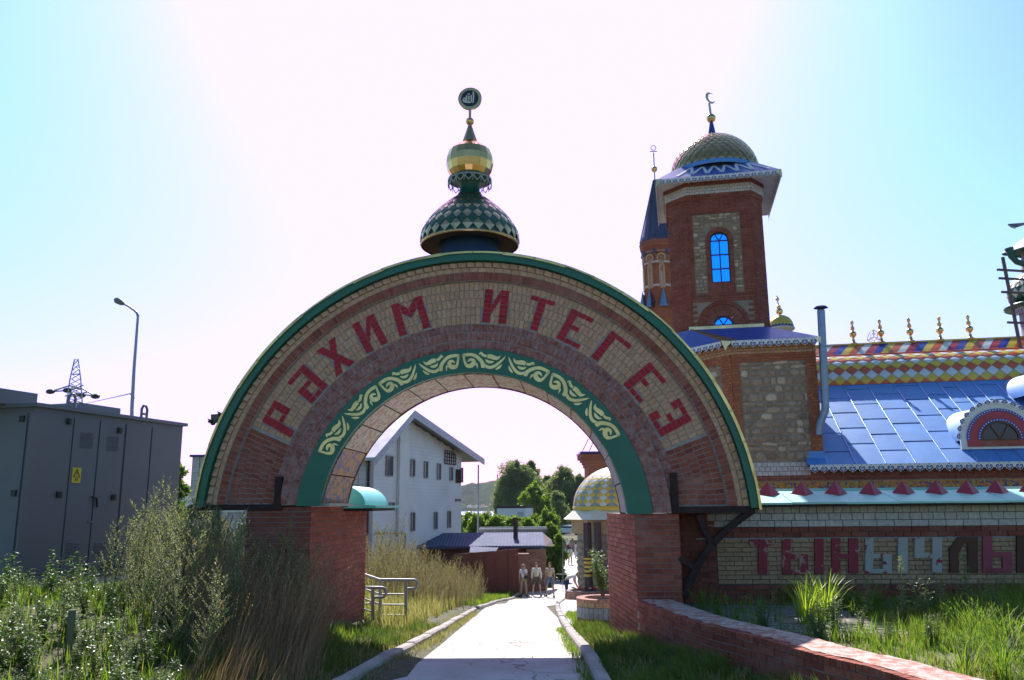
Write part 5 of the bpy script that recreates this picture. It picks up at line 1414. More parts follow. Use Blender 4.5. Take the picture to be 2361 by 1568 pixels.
# ================================================================== GOTHIC TURRET
D2 = 34.0
M_lead = mat('dark_lead', (.07, .075, .10), .35, .5)
def P2d(u, v): return at(u, v, D2)
sc2 = at(1521, 600, D2); gb_ = Vector((at(1521, 660, D2).x, D2, 0))
gt = thing('gothic_turret', 'slim red brick gothic turret with a dark ribbed spire behind the corner tower', 'turret', (gb_.x, gb_.y, -1))
def hz2(v): return at(1521, v, D2).z
Rg = (at(1557, 620, D2).x-at(1485, 620, D2).x)/2
q = MB(); c0 = Vector((gb_.x, gb_.y, 0))
q.lathe([(Rg, -2), (Rg, hz2(592)), (Rg*1.16, hz2(575)), (Rg*1.22, hz2(562)), (Rg*.9, hz2(560))], c0, 8, sm=False, a0=PI/8, a1=PI/8+2*PI); q.build('shaft_core', M_dred, gt)
rest = MB()
for i in range(8):
    th = -PI/2+i*PI/4
    n_ = Vector((math.cos(th), math.sin(th), 0)); t_ = Vector((-n_.y, n_.x, 0)); ap = Rg*math.cos(PI/8); hw = Rg*math.sin(PI/8)
    if n_.y > .5: continue
    fr = Matrix(((t_.x, -n_.x, 0, c0.x+n_.x*ap), (t_.y, -n_.y, 0, c0.y+n_.y*ap), (0, 0, 1, 0), (0, 0, 0, 1)))
    zA, zB = hz2(655), hz2(622)
    brick_field(fr, -hw, hw, hz2(760), hz2(592), M_red2, gt, rest, 0, bl=.10, holes=[(-hw*.45, hw*.45, zA-.35, zB+.2), (-.2, .2, hz2(603)-.2, hz2(603)+.2)], limit=18 if i == 0 else 0)
    for v_ in (588, 615, 668): brick_field(fr @ T_((0, -.02, 0)), -hw, hw, hz2(v_), hz2(v_)+.10, M_wht, gt, rest, 1, bl=.12)
    brick_field(fr @ T_((0, -.1, 0)), -hw*1.15, hw*1.15, hz2(575), hz2(563), M_red2, gt, rest, 0)
    wn_ = MB(fr); a = hw*.34
    P = [(-a, zA-.3), (a, zA-.3), (a, zB-.1), (a*.6, zB+.1), (0, zB+.28), (-a*.6, zB+.1), (-a, zB-.1)]
    wn_.prism(P, -.005, .02); o = wn_.build('lancet_window', mat('leaded_glass', (.03, .035, .05), .5), gt) if i in (0, 7, 1, 6) else None
    fr_ = MB(fr)
    for k in range(len(P)):
        p, r = P[k], P[(k+1) % len(P)]; fr_.bar((p[0], -.03, p[1]), (r[0], -.03, r[1]), .08, .06)
    fr_.bar((0, -.02, zA-.3), (0, -.02, zB+.2), .04, .04)
    if o: fr_.build('brick_frame', M_cream, o)
    mu = MB(fr); mu.box(-.035, .035, -.03, -.008, zA-.28, zB-.25)
    if o: mu.build('mullion', M_white, o)
    rs = MB(fr); zc = hz2(603)
    for k in range(12):
        a1_, a2_ = 2*PI*k/12, 2*PI*(k+1)/12; rs.bar((.17*math.cos(a1_), -.03, zc+.17*math.sin(a1_)), (.17*math.cos(a2_), -.03, zc+.17*math.sin(a2_)), .06, .07)
    for k in range(6): rs.bar((0, -.02, zc), (.15*math.cos(PI*k/3), -.02, zc+.15*math.sin(PI*k/3)), .04, .03)
    rs.build('rose_window', M_cream, gt)
    pk = MB()
    for zz, hh, rr in ((hz2(716), .85, 1.10), (hz2(592), .42, 1.02)):
        for s_ in ((0,) if zz < hz2(600) else (-.5, .5)):
            th2 = th+s_*PI/4
            b0 = c0+Vector((math.cos(th2), math.sin(th2), 0))*Rg*rr
            pk.lathe([(.19 if zz < hz2(600) else .09, 0), (.005, hh)], b0+Vector((0, 0, zz)), 4, sm=False)
    pk.build('pinnacle', M_zinc, gt)
    gbm = MB(fr); gbm.prism([(-hw*.8, hz2(706)), (hw*.8, hz2(706)), (0, hz2(680))], -.12, 0); gbm.build('gablet', M_lead, gt)
rest.build('brickwork', [M_red2, M_wht], gt, kind='stuff')
sp = MB(); sp.lathe([(Rg*1.16, hz2(562)), (Rg*.95, hz2(545)), (.07, hz2(415))], c0, 16, sm=False); sp.build('spire', mat('lead_grey_sheet', (.085, .085, .17), .4, .2, var=.15), gt)
rb_ = MB()
for k in range(16):
    th = 2*PI*k/16; d_ = Vector((math.cos(th), math.sin(th), 0)); rb_.bar(c0+d_*Rg*1.16+Vector((0, 0, hz2(562))), c0+d_*.08+Vector((0, 0, hz2(416))), .03, .04)
rb_.build('spire_ribs', mat('lead_rib', (.10, .11, .15), .35, .4), gt)
fx = MB(); tx = at(1511, 390, D2).x-c0.x; 
fx.ball(c0+Vector((0, 0, hz2(390))), .14, 12); fx.tube([c0+Vector((0, 0, hz2(420))), c0+Vector((0, 0, hz2(352)))], .03, 6)
fx.bar(c0+Vector((-.16, 0, hz2(349))), c0+Vector((.16, 0, hz2(349))), .035, .035)
fx.tube([c0+Vector((.11*math.cos(2*PI*i/14), 0, hz2(341)+.11*math.sin(2*PI*i/14))) for i in range(15)], .02, 6, cap=False)
fx.build('anchor_cross', M_gold, gt)

# ================================================================== SMALL YELLOW DOME
D3 = 36.0
yc = at(1801, 762, D3); yd = thing('yellow_turret', 'small turret with yellow scaled dome and thin finial behind the corner tower', 'turret', (yc.x, yc.y, TZ))
Ry = (at(1829, 750, D3).x-at(1773, 750, D3).x)/2; cY = Vector((yc.x, yc.y, at(1801, 762, D3).z)); hY = at(1801, 727, D3).z-cY.z
q = MB(); q.lathe([(Ry*.9, -5), (Ry*.9, 0), (Ry*1.08, .02), (Ry*1.1, .10), (Ry, .12)], cY, 24); q.build('drum', M_wht, yd)
DY = [(Ry*math.cos(t_)**.9, .10+(hY-.1)*math.sin(t_)) for t_ in [PI/2*i/9 for i in range(9)]]+[(.03, hY)]
q = MB(); q.lathe([(r*.985, z) for r, z in DY], cY, 24); q.build('dome_core', M_brass, yd)
M_ys = mat('yellow_scale', (.62, .50, .10), .35, .3, var=.1)
scale_dome(yd, cY, DY, 11, 22, lambda i, k: M_lblue if i == 0 else M_ys, lift=.02, vis=lambda th: math.sin(th) < .3)
q = MB(); tip = at(1791, 682, D3)-cY
for f, r in ((.0, .05), (.12, .16), (.36, .10), (.82, .09)):
    q.ball(cY+Vector((tip.x*f, 0, hY+(tip.z-hY)*(f+.1)*.9)), r, 10)
q.tube([cY+Vector((0, 0, hY-.05)), cY+tip], .035, 6); q.build('finial', M_gold, yd)

# ================================================================== RIGHT EDGE TURRET AND SCAFFOLD
KR = 13.3
rc = Lp(2405, 705, KR); rt = thing('green_scale_turret', 'small turret with green and white scaled dome at the right edge above the roof', 'turret', G(rc.x, KR, 5))
cR = G(rc.x, KR, rc.z); Rr_ = rc.x-Lp(2317, 705, KR).x
q = MB(); q.lathe([(Rr_*.62, -2.2), (Rr_*.62, 0)], cR, 20); q.build('drum', mat('grey_violet_wall', (.25, .22, .28), .8), rt)
q = MB(); q.lathe([(Rr_*.6, -.02), (Rr_*.98, -.06), (Rr_, .0), (Rr_*.9, .06), (Rr_*.6, .1)], cR, 30); q.build('brim', M_dkgreen, rt)
for k in range(18):
    th = PI*.75+PI*k/18; M = T_(cR+Vector((math.cos(th)*Rr_*.72, math.sin(th)*Rr_*.72, -.05))) @ RotZ(th+PI/2); inst('lace_scallop', SM, M, rt)
DR = [(Rr_*.70, .08), (Rr_*.84, .25), (Rr_*.86, .45), (Rr_*.80, .66), (Rr_*.62, .88), (Rr_*.4, 1.02)]
q = MB(); q.lathe([(r*.98, z) for r, z in DR], cR, 30); q.build('dome_core', M_dkgreen, rt)
M_ws = mat('cream_scale', (.66, .64, .52), .4, var=.06)
scale_dome(rt, cR, DR, 6, 20, lambda i, k: M_ws if i % 2 else M_dkgreen, lift=.025)
q = MB(); q.lathe([(Rr_*.42, 1.0), (Rr_*.36, 1.75)], cR, 16); q.build('lantern', mat('lantern_wall', (.22, .16, .18), .7), rt)
q = MB(); q.lathe([(Rr_*.86, 1.66), (Rr_*.84, 1.72), (Rr_*.2, 2.15), (.05, 2.3)], cR, 4, sm=False, a0=PI/4+.4, a1=PI/4+.4+2*PI); q.build('lantern_roof', M_dkgreen, rt)
q = MB(GF); pp = [Lp(2361, 609, KR-.6), Lp(2345, 604, KR-.6), Lp(2333, 592, KR-.6), Lp(2326, 572, KR-.6)]
q.tube([Vector((rc.x, KR-.2, pp[0].z-.02))]+pp, [.09, .085, .085, .09, .12], 14); q.build('spout_pipe', M_dkgreen, rt)
q = MB(GF); wr0 = Lp(2361, 520, KR-.3)
for i in range(7):
    a = PI+.02+i*.11; q.tube([wr0+Vector((.2, 0, .08)), wr0+Vector((.2+.62*math.cos(a), 0, .08+.22*math.sin(a)-.0))], .012, 5)
q.tube([wr0+Vector((.2+.62*math.cos(PI+i*.11), 0, .08+.22*math.sin(PI+i*.11))) for i in range(8)], .014, 5); q.build('metal_wing', M_zinc, rt)
sf = thing('wooden_scaffold', 'thin wooden scaffold ladder leaning against the right edge turret', 'scaffold', G(rc.x-1.0, KR-.9, 5.6))
M_wood = mat('weathered_wood', (.16, .10, .09), .85, var=.3, ns=7)
A, B = Lp(2353, 803, KR-1.0), Lp(2312, 593, KR-1.0)
q = MB(); q.bar(GF @ A, GF @ B, .075, .06); q.build('pole', M_wood, sf)
q = MB(); q.bar(GF @ (A+Vector((.75, .5, -.1))), GF @ (B+Vector((.75, .5, -.1))), .075, .06); q.build('pole', M_wood, sf)
for v_ in (742, 672, 640, 620):
    f = (803-v_)/210; c_ = A.lerp(B, f)
    q = MB(); q.bar(GF @ (c_+Vector((-.22, -.05, -.03))), GF @ (c_+Vector((.85, .4, -.03))), .05, .06); q.build('rung', M_wood, sf)

E1, E2, GO, GF = GATE
# ================================================================== TRANSFORMER KIOSK
random.seed(51)
A = at(40, 1340, 13.0); B = at(398, 1318, 16.4)
A2, B2 = Vector((A.x, A.y, 0)), Vector((B.x, B.y, 0))
t = (B2-A2).normalized(); nr = Vector((t.y, -t.x, 0)); LK_ = (B2-A2).length
zb, ztp = .56, at(40, 938, 13.0).z
FK = Matrix(((t.x, -nr.x, 0, A2.x), (t.y, -nr.y, 0, A2.y), (0, 0, 1, 0), (0, 0, 0, 1)))   # x along front, -y outwards
kio = thing('transformer_kiosk', 'big grey metal transformer kiosk with louvred doors and a yellow warning sign among weeds', 'kiosk', (A2.x, A2.y, zb))
M_kg = mat('grey_blue_kiosk_paint', (.145, .148, .175), .42, var=.05, ns=1.2, dirt=(.12, .122, .14))
M_kgd = mat('grey_kiosk_trim', (.15, .16, .19), .42, var=.06)
DP_ = 3.0
q = MB(FK); q.box(0, LK_, 0.0, DP_, zb+.02, ztp); q.build('body', M_kg, kio)
q = MB(FK); q.box(-.05, LK_+.06, -.07, DP_+.06, ztp, ztp+.06); q.build('roof', M_kgd, kio)
q = MB(FK); q.box(.02, LK_-.02, .03, DP_, zb-.35, zb+.02); q.build('plinth', mat('white_plinth', (.55, .55, .56), .7), kio)
q = MB(FK); q.box(-.01, LK_+.01, -.015, 0, zb+.02, zb+.12); q.build('base_rail', M_kgd, kio)
def fx(u, v=1150):
    r = ray(u, v); n_ = FK.to_3x3() @ Vector((0, 1, 0)); s_ = (A2-EYE).dot(n_)/r.dot(n_); p = EYE+r*s_; d = p-A2
    return d.dot(t), p.z
doors = [(fx(48)[0], fx(150)[0]), (fx(152)[0], fx(212)[0]), (fx(214)[0], fx(272)[0]), (fx(276)[0], fx(335)[0]), (fx(337)[0], fx(392)[0])]
Hd = ztp-.10
for i, (a, b_) in enumerate(doors):
    q = MB(FK); q.box(a+.006, b_-.006, -.022, -.001, zb+.14, Hd); d = q.build('door', M_kg, kio)
    if i in (1, 2):
        for zc in (fx(180, 1013)[1] if i == 1 else fx(242, 1021)[1], fx(158, 1267)[1] if i == 1 else fx(218, 1266)[1]):
            cx = (a+b_)/2+(.02 if zc > 1.7 else -.06)
            for k in range(9):
                z = zc-.12+k*.03; s_ = MB(FK); s_.add([(cx-.14, -.022, z), (cx+.14, -.022, z), (cx+.14, -.036, z-.012), (cx-.14, -.036, z-.012), (cx-.14, -.022, z-.016), (cx+.14, -.022, z-.016)], [(0, 1, 2, 3), (3, 2, 5, 4)]); s_.build('louvre', M_kg, d)
for (u, v) in ((155, 972), (272, 993), (132, 1141), (258, 1147), (245, 1300), (238, 1306)):
    a, z = fx(u, v); q = MB(FK); q.box(a-.045, a+.045, -.055, -.022, z-.05, z+.05); q.box(a-.02, a+.02, -.062, -.055, z-.04, z+.04); q.build('hinge', M_black, kio)
a, z = fx(212, 1150); q = MB(FK); q.bar((a-.05, -.05, z+.03), (a+.05, -.06, z), .03, .03); q.bar((a+.05, -.06, z), (a+.085, -.05, z-.14), .028, .03); q.build('door_handle', M_black, kio)
a, z = fx(199, 1204); q = MB(FK); q.bar((a, -.04, z), (a+.09, -.045, z+.01), .02, .02); q.build('lock_tab', M_zinc, kio)
# warning sign
a, z = fx(173, 1096); S_ = .092
M_sy = mat('sign_yellow', (.75, .55, .03), .4, var=.03); M_sb = mat('sign_black', (.01, .01, .01), .5)
q = MB(FK); q.box(a-S_, a+S_, -.033, -.022, z-.125, z+.125); sg = q.build('warning_sign', M_sy, kio)
q = MB(FK); tri = [(-.066, -.03), (.066, -.03), (0, .10)]
for i in range(3):
    p, r = tri[i], tri[(i+1) % 3]; q.bar((a+p[0], -.036, z+p[1]), (a+r[0], -.036, z+r[1]), .005, .012)
bolt = [(.012, .105), (-.022, .045), (.004, .047), (-.012, -.02), (.026, .056), (.002, .055)]
q.add([(a+x*.66, -.0365, z+y*.66) for x, y in bolt], [(0, 1, 2), (0, 2, 5), (5, 2, 3), (5, 3, 4)])
def seg(x0_, z0_, x1_, z1_): q.bar((a+x0_*.65, -.036, z+z0_*.65), (a+x1_*.65, -.036, z+z1_*.65), .004, .009)
for s_ in ((-.045, -.09, -.015, -.09), (-.03, -.09, -.03, -.14), (-.008, -.115, .008, -.115), (.018, -.098, .03, -.09), (.03, -.09, .03, -.14)): seg(*s_)
q.build('sign_print', M_sb, sg)
# left end wall details
for z in (fx(20, 958)[1], fx(10, 1136)[1]):
    q = MB(FK); q.box(-.045, -.001, .18, .27, z-.05, z+.05); q.build('hinge', M_black, kio)
q = MB(FK); q.box(-.02, -.001, .13, 1.4, zb+.14, Hd); q.build('side_door', M_kg, kio)
# roof hatches and lifting lugs
for (u0, u1, h) in ((-60, 135, .24), (225, 326, .20)):
    a, b_ = (fx(max(u0, 2))[0]-(1.0 if u0 < 0 else 0), fx(u1)[0])
    q = MB(FK); q.box(a, b_-.1, .55, 1.9, ztp+.06, ztp+.06+h); q.build('roof_hatch', M_kgd, kio)
for u in (157, 329):
    a = fx(u)[0]; q = MB(FK @ T_((a, .12, ztp+.06)))
    P = [(-.08, 0), (.08, 0), (.075, .20), (.04, .26), (-.03, .27), (-.07, .22)]
    q.tube([(-.07, 0, 0), (-.075, 0, .18), (-.03, 0, .25), (.03, 0, .25), (.075, 0, .18), (.07, 0, 0)], .026, 6); q.tube([(-.05, 0, .09), (.05, 0, .09)], .022, 6); q.build('lifting_lug', M_kgd, kio)

# ================================================================== STREET LAMPS, PYLON, WIRES
M_pole = mat('galvanised_pole', (.30, .32, .36), .45, .5, var=.12)
def D_(u, v, D): return at(u, v, D)
lamp = thing('street_lamp', 'tall grey street lamp with curved arm behind the transformer kiosk', 'street lamp', D_(303, 1000, 27)-Vector((0, 0, 2)))
q = MB(); P = [D_(303, 1060, 27), D_(304, 945, 27), D_(309, 850, 27), D_(318, 728, 27)]
q.tube(P[:3]+[P[3]], [.065, .06, .052, .04], 10); q.build('pole', M_pole, lamp)
q = MB(); q.tube([P[3], D_(316, 722, 27), D_(309, 715, 27), D_(296, 706, 27), D_(284, 700, 27)], [.055, .045, .04, .036, .034], 8); q.build('arm', M_pole, lamp)
q = MB(); c0, c1 = D_(286, 701, 27), D_(264, 690, 27); q.tube([c0, c0.lerp(c1, .3), c0.lerp(c1, .8), c1], [.05, .10, .11, .04], 10); q.build('lamp_head', mat('lamp_grey', (.16, .17, .2), .45), lamp)
q = MB(); q.tube([D_(299, 908, 27), D_(306, 912, 27)], .02, 6); q.tube([D_(306, 905, 27), D_(310, 918, 27), D_(304, 928, 27)], .012, 5); q.build('wire_bracket', M_black, lamp)
DPY = 95.0
py_ = thing('lattice_pylon', 'steel lattice power pylon seen above the kiosk roof', 'pylon', (D_(173, 1000, DPY).x, DPY, -4))
q = MB(); rr = .11
def Q(u, v, dd=0): return at(u, v, DPY+dd)
legsF = [(151, 960), (163, 870), (172, 830)]; legsB = [(190, 960), (183, 870), (180, 830)]
legs = {}
for nm, L_ in (('l', [(145, 1010), (152, 940), (161, 875), (172, 828)]), ('r', [(196, 1010), (190, 940), (186, 875), (180, 828)])):
    for dd in (-1.5, 1.5):
        pts = [at(u, v, DPY+dd*(1 if i < 3 else .2)*(1-.2*i)) for i, (u, v) in enumerate(L_)]
        legs[(nm, dd)] = pts; q.tube(pts, .075, 5)
for i in range(12):
    v0, v1 = 830+(i)*11, 830+(i+1)*11
    def xl(v): return 172-(v-828)*.165
    def xr(v): return 180+(v-828)*.095
    for dd in (-.7, .7):
        q.tube([Q(xl(v0), v0, dd), Q(xr(v1), v1, dd)], .05, 4); q.tube([Q(xr(v0), v0, dd), Q(xl(v1), v1, dd)], .05, 4)
    if i % 3 == 0: q.tube([Q(xl(v0), v0), Q(xr(v0), v0)], .06, 4)
q.build('mast', M_pole, py_)
q = MB()
for (u0, v0), (u1, v1) in (((116, 903), (160, 900)), ((116, 903), (158, 890)), ((155, 903), (220, 914)), ((185, 893), (220, 914)), ((150, 913), (200, 905)), ((158, 888), (186, 898)), ((152, 905), (192, 888))):
    q.tube([Q(u0, v0), Q(u1, v1)], .09, 4)
q.build('cross_arm', M_pole, py_)
q = MB()
for u, v in ((116, 903), (220, 914), (155, 900), (187, 912)): q.ball(Q(u, v), .38, 8, sc=(1.5, 1, .8))
q.build('insulator', M_black, py_)
q = MB(); q.tube([D_(306, 906, 27), D_(285, 911, 32), D_(240, 921, 45), D_(190, 932, 70), D_(170, 936, 85)], .022, 5)
tag(q.build('overhead_wire', M_black), 'thin overhead wire running from the street lamp pole to the pylon', 'wire')
fl2 = thing('floodlight', 'grey box floodlight head sticking out behind the left side of the arch', 'floodlight', D_(520, 970, 20))
q = MB(); a, b_ = D_(489, 966, 20), D_(560, 962, 20); q.bar(a, b_, .18, .15); q.bar(a+Vector((0, 0, .085)), b_+Vector((0, 0, .085)), .22, .03); q.build('housing', M_grey, fl2)
q = MB(); q.tube([D_(545, 966, 20.1), D_(552, 1165, 20.1)], .05, 8); q.build('post', M_pole, fl2)
for i, (u, v) in enumerate(((485, 972), (491, 977), (505, 974), (507, 955))):
    c_ = D_(u, v, 19.8); q = MB(); q.ball(c_, .045, 8, sc=(1.5, .9, .9)); q.ball(c_+Vector((.06, 0, .035)), .026, 6); q.add([c_+Vector((-.05, 0, .01)), c_+Vector((-.14, -.015, -.02)), c_+Vector((-.14, .015, -.02))], [(0, 1, 2)]); q.add([c_+Vector((.03, 0, .03)), c_+Vector((-.04, .1, .07)), c_+Vector((-.05, .02, .03))], [(0, 1, 2)]); q.add([c_+Vector((.03, 0, .03)), c_+Vector((-.04, -.1, .07)), c_+Vector((-.05, -.02, .03))], [(0, 1, 2)])
    tag(q.build('small_bird', M_black), ('leftmost small dark bird under the floodlight box', 'second small dark bird from the left under the floodlight box', 'small dark bird closest to the arch under the floodlight box', 'small dark bird perched on top of the floodlight box')[i], 'bird')

# ================================================================== WHITE HOUSE AND TILED BLOCK
M_sid = mat('white_siding', (.62, .62, .64), .55, var=.04, ns=.6, dirt=(.5, .49, .48))
M_tile = brickmat('white_wall_tile', [(.50, .50, .50), (.56, .56, .56), (.46, .46, .46)], rough=.35, bl=.1)
M_rmetal = mat('grey_roof_metal', (.30, .32, .36), .35, .6, var=.1, ns=.8)
random.seed(61)
Z1 = 48.0
Pc = at(933, 1160, Z1)            # gable ridge corner
pL = at(854, 1160, 43.8); pR = at(1064, 1160, 57.0)
a2, b2 = Vector((pL.x, pL.y, 0)), Vector((pR.x, pR.y, 0)); t = (b2-a2).normalized(); nr = Vector((t.y, -t.x, 0)); Lh = (b2-a2).length
FHs = Matrix(((t.x, -nr.x, 0, a2.x), (t.y, -nr.y, 0, a2.y), (0, 0, 1, 0), (0, 0, 0, 1)))
def hx_(u, v):
    r = ray(u, v); n_ = nr; s_ = (a2-EYE).dot(n_)/r.dot(n_); p = EYE+r*s_; return (p-a2).dot(t), p.z
house = thing('white_house', 'tall white clad house with a steep grey roof and narrow windows beyond the arch', 'house', (a2.x, a2.y, -3.4))
zbh = -4.2
xr_, zr_ = hx_(928, 948); xe1, ze1 = hx_(1094, 1060); xe0, ze0 = hx_(838, 1052)
xe0 = min(xe0, -.4)
def roof_z(x): return zr_+(ze1-zr_)*(x-xr_)/(xe1-xr_) if x > xr_ else zr_+(ze0-zr_)*(x-xr_)/(xe0-xr_)
DPT = 9.0
q = MB(FHs)
P = [(0, zbh), (Lh, zbh), (Lh, roof_z(Lh)-.3), (xr_, zr_-.3), (0, roof_z(0)-.3)]
q.prism(P, .03, DPT); q.build('wall', M_sid, house)
# siding boards on the gable: thin lapped strips, one part
sd_ = MB(FHs); z = zbh+1.2
wins = []
for (u0, v0, u1, v1) in ((890, 1050, 904, 1099), (947, 1058, 955, 1099), (978, 1063, 985, 1103), (1008, 1068, 1015, 1107), (1037, 1076, 1043, 1109), (1062, 1078, 1066, 1113), (948, 1181, 955, 1225), (1001, 1180, 1007, 1220), (1032, 1178, 1038, 1217), (898, 1158, 908, 1172)):
    xa, za = hx_(u0, v0); xb, zb2 = hx_(u1, v1); wins.append((xa, xb, min(za, zb2), max(za, zb2)))
while z < zr_-.3:
    # extent of the gable at this height
    zz = z+.1
    xa = 0 if zz < roof_z(0)-.3 else xr_-(zr_-.3-zz)/(zr_-.3-(roof_z(0)-.3))*xr_
    xb = Lh if zz < roof_z(Lh)-.3 else xr_+(zr_-.3-zz)/(zr_-.3-(roof_z(Lh)-.3))*(Lh-xr_)
    cuts = sorted([(w_[0], w_[1]) for w_ in wins if w_[2]-.05 < zz < w_[3]+.05])
    x = xa
    for c0, c1 in cuts+[(xb, xb)]:
        if c0 > x+.05:
            sd_.add([(x, .0, z), (c0, .0, z), (c0, .028, z+.2), (x, .028, z+.2), (x, .03, z), (c0, .03, z)], [(0, 1, 2, 3), (0, 4, 5, 1)])
        x = max(x, c1)
    z += .205
sd_.build('siding_boards', M_sid, house, kind='stuff')
pil = MB(FHs); xp = hx_(918, 1100)[0]; pil.box(xp-.15, xp+1.1, -.16, .0, zbh, roof_z(xp)-.45); pil.build('corner_pilaster', M_sid, house)
for w_ in wins:
    q = MB(FHs); q.box(w_[0], w_[1], -.012, -.004, w_[2], w_[3]); q.box(w_[0], w_[1], .02, .03, w_[2], w_[3]); o = q.build('window', mat('dark_reveal', (.16, .16, .17), .5), house) if False else None
    q = MB(FHs); q.box(w_[0]+.05, w_[1]-.05, .005, .026, w_[2]+.05, w_[3]-.05); o = q.build('window', mat('house_glass', (.10, .11, .13), .12), house)
    f_ = MB(FHs)
    for b in ((w_[0]-.03, w_[0]+.05, w_[2], w_[3]), (w_[1]-.05, w_[1]+.03, w_[2], w_[3]), (w_[0]+.05, w_[1]-.05, w_[2], w_[2]+.05), (w_[0]+.05, w_[1]-.05, w_[3]-.05, w_[3])): f_.box(b[0], b[1], -.07, .028, b[2], b[3])
    f_.build('frame', mat('dark_window_trim', (.22, .22, .23), .5), o)
# loggia screens near the right end
for (u0, v0, u1, v1) in ((1025, 1033, 1050, 1072), (1051, 1078, 1061, 1113)):
    xa, za = hx_(u0, v0+4); xb, zb2 = hx_(u1, v1); q = MB(FHs)
    q.box(xa, xb, -.02, -.004, zb2, min(za, roof_z(xa)-.5)); o = q.build('loggia_screen', mat('loggia_glass', (.22, .21, .22), .3), house); f_ = MB(FHs)
    for k in range(6): x = xa+(xb-xa)*k/5; f_.box(x-.04, x+.04, -.05, -.02, zb2, min(za, roof_z(x)-.5))
    for k in range(4): z = zb2+(za-zb2)*k/4; f_.box(xa, xb, -.045, -.02, z-.03, z+.03)
    f_.build('lattice', M_steel, o)
# balcony gap and gas pipe
xa, za = hx_(1050, 1150); xb, zb2 = hx_(1063, 1156); q = MB(FHs); q.box(xa, xb, -.03, -.003, zb2, za); q.build('vent_slot', M_black, house)
q = MB(FHs); pp = [hx_(857, 1229), hx_(925, 1228), hx_(925, 1275)]; q.tube([(x, -.25, z) for x, z in pp], .05, 6); q.build('gas_pipe', mat('ochre_pipe', (.42, .32, .06), .5), house)
# roof planes with overhanging fascia
rf = MB(FHs); th_ = .16
for xA, zA, xB, zB in ((xr_, zr_, xe1, ze1), (xr_, zr_, xe0-.2, ze0-.08)):
    rf.add([(xA, -.75, zA), (xB, -.75, zB), (xB, DPT+.5, zB), (xA, DPT+.5, zA), (xA, -.75, zA-th_), (xB, -.75, zB-th_), (xB, DPT+.5, zB-th_), (xA, DPT+.5, zA-th_)], [(0,1,2,3),(7,6,5,4),(0,4,5,1),(1,5,6,2),(2,6,7,3),(3,7,4,0)])
rf.build('roof', M_rmetal, house)
fs_ = MB(FHs)
for xA, zA, xB, zB in ((xr_, zr_, xe1, ze1), (xr_, zr_, xe0-.2, ze0-.08)):
    fs_.add([(xA, -.775, zA+.03), (xB, -.775, zB+.03), (xB, -.775, zB-.42), (xA, -.775, zA-.42), (xA, -.752, zA+.03), (xB, -.752, zB+.03), (xB, -.752, zB-.42), (xA, -.752, zA-.42)], [(0,3,2,1),(4,5,6,7),(0,1,5,4),(3,7,6,2),(1,2,6,5)])
fs_.build('verge_fascia', mat('fascia_metal', (.24, .26, .31), .4, .4), house)
q = MB(FHs); q.tube([(xe1-.6, -.5, ze1-.4), (xe1-.7, -.5, -3.0)], .06, 6); q.build('downpipe', M_pole, house)
q = MB(FHs); q.tube([(xe1-.5, .5, ze1+.1), (xe1-.35, .5, ze1+.7)], .02, 5); q.build('aerial', M_black, house)
# tiled block in front of it, running left behind the arch
tb_ = thing('tiled_block', 'low flat roofed block faced in square white tiles behind the arch left of the house', 'building', (at(640, 1200, 43).x, 43, -3))
tl_, tr2 = at(436, 1160, 43.5), at(853, 1160, 43.3)
a3, b3 = Vector((tl_.x, tl_.y, 0)), Vector((tr2.x, tr2.y, 0)); t3 = (b3-a3).normalized(); n3 = Vector((t3.y, -t3.x, 0)); L3 = (b3-a3).length
FT = Matrix(((t3.x, -n3.x, 0, a3.x), (t3.y, -n3.y, 0, a3.y), (0, 0, 1, 0), (0, 0, 0, 1)))
ztb = at(640, 1052, 43.4).z
q = MB(FT); q.box(0, L3, .03, 6, -4.5, ztb); q.build('wall', M_mortar_d, tb_)
q = MB(FT); q.box(-.1, L3-.02, -.12, 6.1, ztb, ztb+.12); q.build('coping', M_dblue, tb_)
tl = MB(FT); z = -2.2
while z < ztb-.1:
    x = 0; h = random.choice((.28, .28, .42))
    while x < L3-.1:
        if x < 3.0 or x > L3-3.2: tl.box(x+.012, min(x+.4, L3)-.012, 0, .03, z+.012, min(z+h, ztb)-.012)
        x += .42
    z += h
tl.build('tiles', M_tile, tb_, kind='stuff')
q = MB(FT); q.tube([(L3-.1, -.1, ztb), (L3-.1, -.1, -3)], .07, 6); q.build('downpipe', M_steel, tb_)

# ================================================================== TURQUOISE CANOPY + HANDRAILS
can = thing('turquoise_canopy', 'turquoise curved sheet canopy roof on top of the left pier rear', 'canopy', G(-2.5, 2.2, 1.7))
kc = 1.75; cx0 = Lp(795, 1165, kc).x; cx1 = Lp(868, 1168, kc).x; cz = Lp(800, 1168, kc).z; ctop = Lp(798, 1121, kc).z
q = MB(GF); vs_ = []; n = 14
xc_ = cx0-.12; rr_ = Lp(842, 1166, kc).x-xc_; hh = ctop-cz
for d_ in (kc, kc+1.7):
    for i in range(n+1):
        a = PI/2*i/n; vs_.append((xc_+rr_*math.sin(a), d_, cz+.02+hh*math.cos(a)))
q.add(vs_, [(i, n+1+i, n+2+i, i+1) for i in range(n)], 0, True)
q.add([(xc_, kc, cz+.02)]+vs_[:n+1], [(0, i+2, i+1) for i in range(n)])
q.build('barrel_sheet', M_turq2, can)
q = MB(GF); q.box(cx0-.1, cx1, kc-.06, kc+1.8, cz-.03, cz+.012); q.build('eave_sheet', M_turq2, can)
q = MB(GF); q.box(cx0-.1, cx1-.06, kc-.03, kc+1.75, cz-.08, cz-.032); q.build('eave_board', M_steel, can)
M_rail = mat('grey_painted_rail', (.26, .25, .27), .45, .2, var=.1, ns=6)
